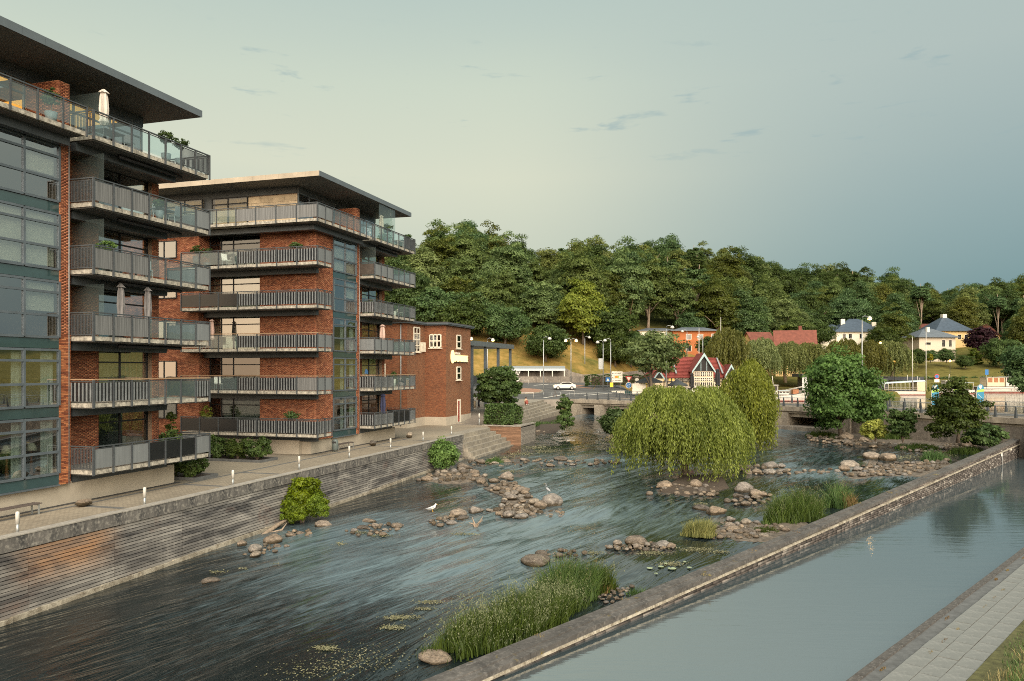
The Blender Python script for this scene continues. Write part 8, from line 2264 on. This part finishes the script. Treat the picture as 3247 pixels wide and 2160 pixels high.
def understory():
    rg = random.Random(5); n = 0
    while n < 75:
        b = rg.uniform(1200, 3300); t_ = rg.uniform(.30, .85)
        ft, cr = np.interp(b, BX, FOOT), np.interp(b, BX, CREST); y = ft + (cr - ft) * t_; x = (b - CX) / F * y
        if any(abs(x / y * hy - hx) < hs * .75 and hy - 150 < y < hy + hs * .8 for hx, hy, hs in HOUSES): continue
        n += 1; BUSH.place('undergrowth_bush', (x, y, float(hill_z(x, y)) - .5), rg.uniform(.75, 1.15), rg.uniform(0, 6), 'dark undergrowth bush between the trunks of the wood', 'bush', 'undergrowth in the wood')
forest()
understory()
# ------------------------------------------------------------------ small things on promenade and balconies
def bollard(x, yb, h, label, flat=False):
    p = on_z(x, yb, PROM); o = empty('bollard_lamp', (p.x, p.y, PROM), ROTU, label, 'bollard', 'bollard lamps along the quay')
    b = MB(); b.tube([(0, 0, -.05), (0, 0, h * .45)], .055, 10); b.build('post', ['galvanised'], o)
    b = MB(); b.lathe([(.07, h * .45), (.07, h * .95), (.05, h), (.01, h + .01)], n=12); b.build('light_head', ['lamp_white'], o)
for i, (x, yb) in enumerate([(55, 1692), (458, 1603), (738, 1540), (948, 1489), (1107, 1452), (1238, 1424), (1341, 1400), (1431, 1380)]):
    w_ = ['nearest the bench at the picture edge', 'beside the round boulder at the near plinth', 'before the low hedge bed', 'above the bright alder shrub', 'in front of the litter bin', 'in front of the second bench', 'near the two brown boulders', 'at the quay end by the steps'][i]
    bollard(x, yb, .80, 'white bollard lamp ' + w_)
for x, yb, d, w_ in [(1519, 1347, 84, 'on the path before the tower door'), (1540, 1320, 92, 'at the foot of the round tree')]:
    p = at(x, yb, d); o = empty('bollard_lamp', p, 0, 'slim bollard ' + w_, 'bollard', 'bollard lamps along the quay')
    b = MB(); b.tube([(0, 0, -.3), (0, 0, .7)], .07, 8); b.build('post', ['galvanised'], o); b = MB(); b.lathe([(.09, .7), (.09, 1.15), (.02, 1.25)], n=10); b.build('light_head', ['lamp_white'], o)
def bench(u, v, L, label):
    o = empty('bench', W(u, v, PROM), ROTU, label, 'bench')
    for i in range(5):
        b = MB(); b.box(0, L, i * .095, i * .095 + .08, .43, .47); b.build('slat', ['bench_wood'], o)
    for x in (.08, L - .14):
        for y in (.03, .40):
            b = MB(); b.box(x, x + .05, y, y + .05, 0, .428); b.build('leg', ['galvanised'], o)
        b = MB(); b.box(x, x + .05, .081, .399, .37, .425); b.build('cross_bar', ['galvanised'], o)
q = on_z(150, 1630, PROM); qu = q.x * UX + q.y * UY
bench(qu - 2.5, 28.15, 2.45, 'low backless bench near the picture edge on the promenade')
q = on_z(1140, 1421, PROM); qu = q.x * UX + q.y * UY; qv = q.x * VX + q.y * VY
bench(qu - 2.4, 29.0, 2.4, 'low backless bench beside the litter bin')
o = empty('litter_bin', W(qu - 3.1, 28.9, PROM), 0, 'grey domed litter bin next to the second bench', 'bin')
b = MB(); b.lathe([(.19, .15), (.22, .2), (.24, .7), (.21, .84), (.12, .93), (.02, .95)], n=16); b.build('body', ['bin_grey'], o)
b = MB(); b.cbox((.0, -.225, .72), (.24, .06, .13)); b.build('slot', ['black_trim'], o)
for a in range(4):
    b = MB(); b.tube([(.14 * math.cos(a * 1.57 + .7), .14 * math.sin(a * 1.57 + .7), 0), (.15 * math.cos(a * 1.57 + .7), .15 * math.sin(a * 1.57 + .7), .16)], .02, 5); b.build('leg', ['bin_grey'], o)
for x, y, wpx, fl, lab in [(258, 1608, 55, .55, 'tan boulder lying by the near plinth'), (1180, 1416, 28, .75, 'wedge-shaped tan boulder right of the second bench'), (1297, 1390, 26, .9, 'tall brown boulder before the tower house')]:
    r_ = rock(x, y, wpx, lab, flat=fl, z=PROM, cat='boulder', name='boulder', lift=.75)
# hedge beds in front of the second house and at the near house
def bed(u0, u1, v0, v1, label, n, seed):
    o = empty('raised_bed', W(u0, v0, PROM), ROTU, label, 'planter'); L, D = u1 - u0, v1 - v0
    for a in ((0, L, 0, .12), (0, L, D - .12, D), (0, .12, .121, D - .121), (L - .12, L, .121, D - .121)):
        b = MB(); b.box(*a, -.1, .16); b.build('edge_stone', ['kerb_dark'], o)
    b = MB(); b.box(.12, L - .12, .12, D - .12, -.1, .10); b.build('earth', ['soil'], o)
    return o
bed(43.0, 44.9, 30.1, 39.5, 'raised bed with shrubs before the second house', 0, 0)
for i in range(6): shrub('bed_shrub', W(43.9, 31.0 + i * 1.5, PROM + .1), 400 + i, .95, .72, 46, 60, .16, 'leaf_hedge', ['first', 'second', 'third', 'fourth', 'fifth', 'sixth'][i] + ' leafy shrub in the long bed, counted from the quay', flat=.6, spread=.34, zc=.75)
bed(35.0, 36.9, 28.6, 31.2, 'small raised bed at the corner of the near house', 0, 1)
for i in range(2): shrub('bed_shrub', W(35.8, 29.4 + i * 1.2, PROM + .1), 410 + i, .85, .62, 40, 60, .16, 'leaf_hedge', ['shrub at the quay side of the small corner bed', 'shrub at the inner side of the small corner bed'][i], flat=.6, spread=.34, zc=.6)
# balcony life
def bl(A, x, y, k): return A.matrix_basis @ Vector((x, y, slab_z(k) + .20))
A1m = A1; A2m = A2
closed_parasol('parasol', bl(A1, 1.0, -.9, 5), 2.35, .20, 'parasol_pale', 'closed cream parasol on the near house terrace')
closed_parasol('parasol', bl(A1, 2.05, -.85, 2), 2.55, .17, 'parasol_grey', 'closed grey parasol, the left one of two on the near balcony')
closed_parasol('parasol', bl(A1, 3.75, -.85, 2), 2.55, .17, 'parasol_grey', 'closed grey parasol, the right one of two on the near balcony')
closed_parasol('parasol', bl(A2, 2.2, -.9, 2), 2.2, .22, 'parasol_pink', 'closed pinkish parasol on the river balcony before the tower')
closed_parasol('parasol', bl(A2, 2.3, -.9, 0), 2.5, .22, 'parasol_navy', 'closed navy parasol on the lowest river balcony of the farther house')
closed_parasol('parasol', bl(A2, -7.6, 7.9, 2), 2.2, .17, 'parasol_pink', 'closed pale pink parasol on the end balcony of the farther house')
closed_parasol('parasol', bl(A2, 2.6, -.6, 5), 2.3, .20, 'parasol_pale', 'closed white parasol behind the glass screens of the farther terrace')
def potted(loc, pr, ph, cr, ch, mat, pot, label, seed, stem=0.0, leaf=.10):
    o = empty('potted_plant', loc, 0, label, 'plant')
    b = MB(); b.lathe([(pr * .75, 0), (pr, ph), (pr * .85, ph), (pr * .8, ph - .05)], n=14); b.build('pot', [pot], o)
    c, C = crown_mesh('potted', seed, cr, ch, ph + stem + ch * .8, 30, 30, leaf, mat, spread=.4); link_mesh('foliage', c, o)
    b = MB(); b.tube([(0, 0, ph - .1), (.02, 0, ph + stem * .5), (0, .02, ph + stem + ch * .7)], [.025, .02, .012], 6); b.build('stem', ['bark'], o)
potted(bl(A1, 5.0, -.85, 5), .24, .48, .42, .40, 'leaf_linden', 'pot_grey', 'olive tree in grey pot on the near terrace, left of the pair', 501, .55)
potted(bl(A1, 6.0, -.85, 5), .24, .48, .42, .40, 'leaf_linden', 'pot_grey', 'olive tree in grey pot on the near terrace, right of the pair', 502, .55)
potted(bl(A1, -1.6, -.7, 5), .25, .5, .4, .45, 'leaf_hedge', 'pot_grey', 'leafy pot plant on the upper terrace left of the parasol', 503, .3)
potted(bl(A1, 1.2, -.8, 3), .2, .6, .45, .3, 'leaf_alder_dim', 'pot_grey', 'bright leafy plant topping the railing of the third balcony', 504, .3)
potted(bl(A1, 4.6, -.8, 4), .2, .5, .35, .25, 'leaf_hedge', 'pot_grey', 'dark pot plant on the fourth balcony', 505, .2)
potted(bl(A1, 5.4, -.9, 0), .2, .5, .5, .4, 'leaf_hedge', 'pot_dark', 'bushy pot plant at the lowest near balcony', 506, .3)
potted(bl(A1, 6.0, -.3, 0), .2, .4, .35, .9, 'leaf_hedge', 'pot_dark', 'climbing plant beside the lowest near window', 507, .6)
potted(bl(A2, -7.9, 9.0, 4), .26, .8, .42, .35, 'leaf_hedge', 'pot_dark', 'plant in tall black pot at the inner end of the upper end balcony', 508, .2)
potted(bl(A2, -7.7, 8.2, 4), .3, .35, .4, .4, 'leaf_sallow', 'pot_dark', 'palm-like plant in low black pot on the upper end balcony', 509, .4)
potted(bl(A2, -8.0, 8.1, 0), .2, .5, .5, .65, 'leaf_willow', 'pot_dark', 'feathery yellow-green plant on the lowest end balcony', 510, .3)
potted(bl(A2, 3.2, -.8, 5), .2, .5, .55, .5, 'leaf_hedge', 'pot_grey', 'leafy plant at the farther terrace before the glass screen', 511, .4)
potted(bl(A2, 4.6, -.8, 3), .2, .45, .3, .35, 'leaf_alder_dim', 'parasol_pale', 'pot plant behind glass on the striped river balcony', 512, .1)
potted(bl(A2, 4.4, -.8, 1), .24, .7, .3, .3, 'leaf_hedge', 'parasol_pale', 'tall cream pot with plant on the second river balcony', 513, .1)
potted(bl(A2, 7.0, -.9, 5), .2, .5, .4, .25, 'leaf_linden', 'pot_grey', 'low plant at the far end of the farther terrace', 514, .5)
potted(bl(A2, -8.0, .6, 4), .2, .75, .5, .22, 'leaf_hedge', 'pot_grey', 'trailing plant over the striped upper end balcony', 515, .3)
potted(bl(A2, -7.9, 1.0, 0), .2, .8, .55, .3, 'leaf_hedge', 'pot_grey', 'plant peeping over the lowest striped end balcony', 516, .2)
def chair(loc, rz, mat, label):
    o = empty('chair', loc, rz, label, 'chair')
    for i in range(4): b = MB(); b.box(-.24, .24, -.22 + i * .11, -.22 + i * .11 + .09, .43, .46); b.build('seat_slat', [mat], o)
    b = MB(); b.cbox((0, .30, .72), (.46, .04, .50), 0, -.2); b.build('backrest', [mat], o)
    for x in (-.21, .21):
        for y in (-.2, .22): b = MB(); b.tube([(x, y, 0), (x * .95, y, .44)], .016, 5); b.build('leg', ['galvanised'], o)
chair(bl(A2, -7.6, 6.6, 4), 1.0, 'cloth_white', 'white slatted folding chair on the upper end balcony')
chair(bl(A2, -7.6, 8.8, 2), -.6, 'cloth_tan', 'wicker chair on the middle end balcony')
chair(bl(A2, -7.5, 7.4, 1), .6, 'cloth_white', 'white garden chair on the second end balcony')
chair(bl(A2, 6.0, -.6, 3), 2.2, 'parasol_pale', 'cream chair behind the glass of the striped river balcony')
chair(bl(A1, 4.8, -.5, 4), .5, 'pot_grey', 'grey chair on the fourth near balcony'); chair(bl(A1, 6.0, -.5, 4), -2.0, 'pot_grey', 'grey chair at the outer end of the fourth near balcony')
chair(bl(A1, 4.2, -.4, 3), .6, 'pot_grey', 'grey chair on the third near balcony'); chair(bl(A1, 3.0, -.4, 5), .6, 'pot_dark', 'dark chair on the near terrace')
def table(loc, label, mat='pot_grey'):
    o = empty('table', loc, ROTU, label, 'table'); b = MB(); b.box(-.6, .6, -.4, .4, .70, .74); b.build('table_top', [mat], o)
    for x in (-.52, .52):
        for y in (-.32, .32): b = MB(); b.box(x - .03, x + .03, y - .03, y + .03, 0, .699); b.build('leg', [mat], o)
table(bl(A1, 5.4, -.3, 4), 'grey table on the fourth near balcony'); table(bl(A1, 3.4, -.3, 3), 'grey table on the third near balcony'); table(bl(A1, 2.0, -.2, 5), 'dark table beside the cream parasol', 'pot_dark'); table(bl(A2, 6.2, -.3, 5), 'pale table on the farther terrace', 'parasol_pale')
# table lamps inside the lowest bay of the near house
for x in (-2.6, -1.45):
    o = empty('table_lamp', A1.matrix_basis @ Vector((x, .55, .98 + 1.25)), 0, 'cream table lamp in the lowest bay window, ' + ('left one' if x < -2 else 'right one'), 'lamp')
    b = MB(); b.lathe([(.25, .30), (.12, .62), (.10, .62), (.23, .30)], n=14); b.build('lamp_shade', ['blind'], o)
    b = MB(); b.lathe([(.09, -.75), (.09, -.70), (.04, -.1), (.06, .1), (.02, .32)], n=10); b.build('base', ['boat_wood'], o)
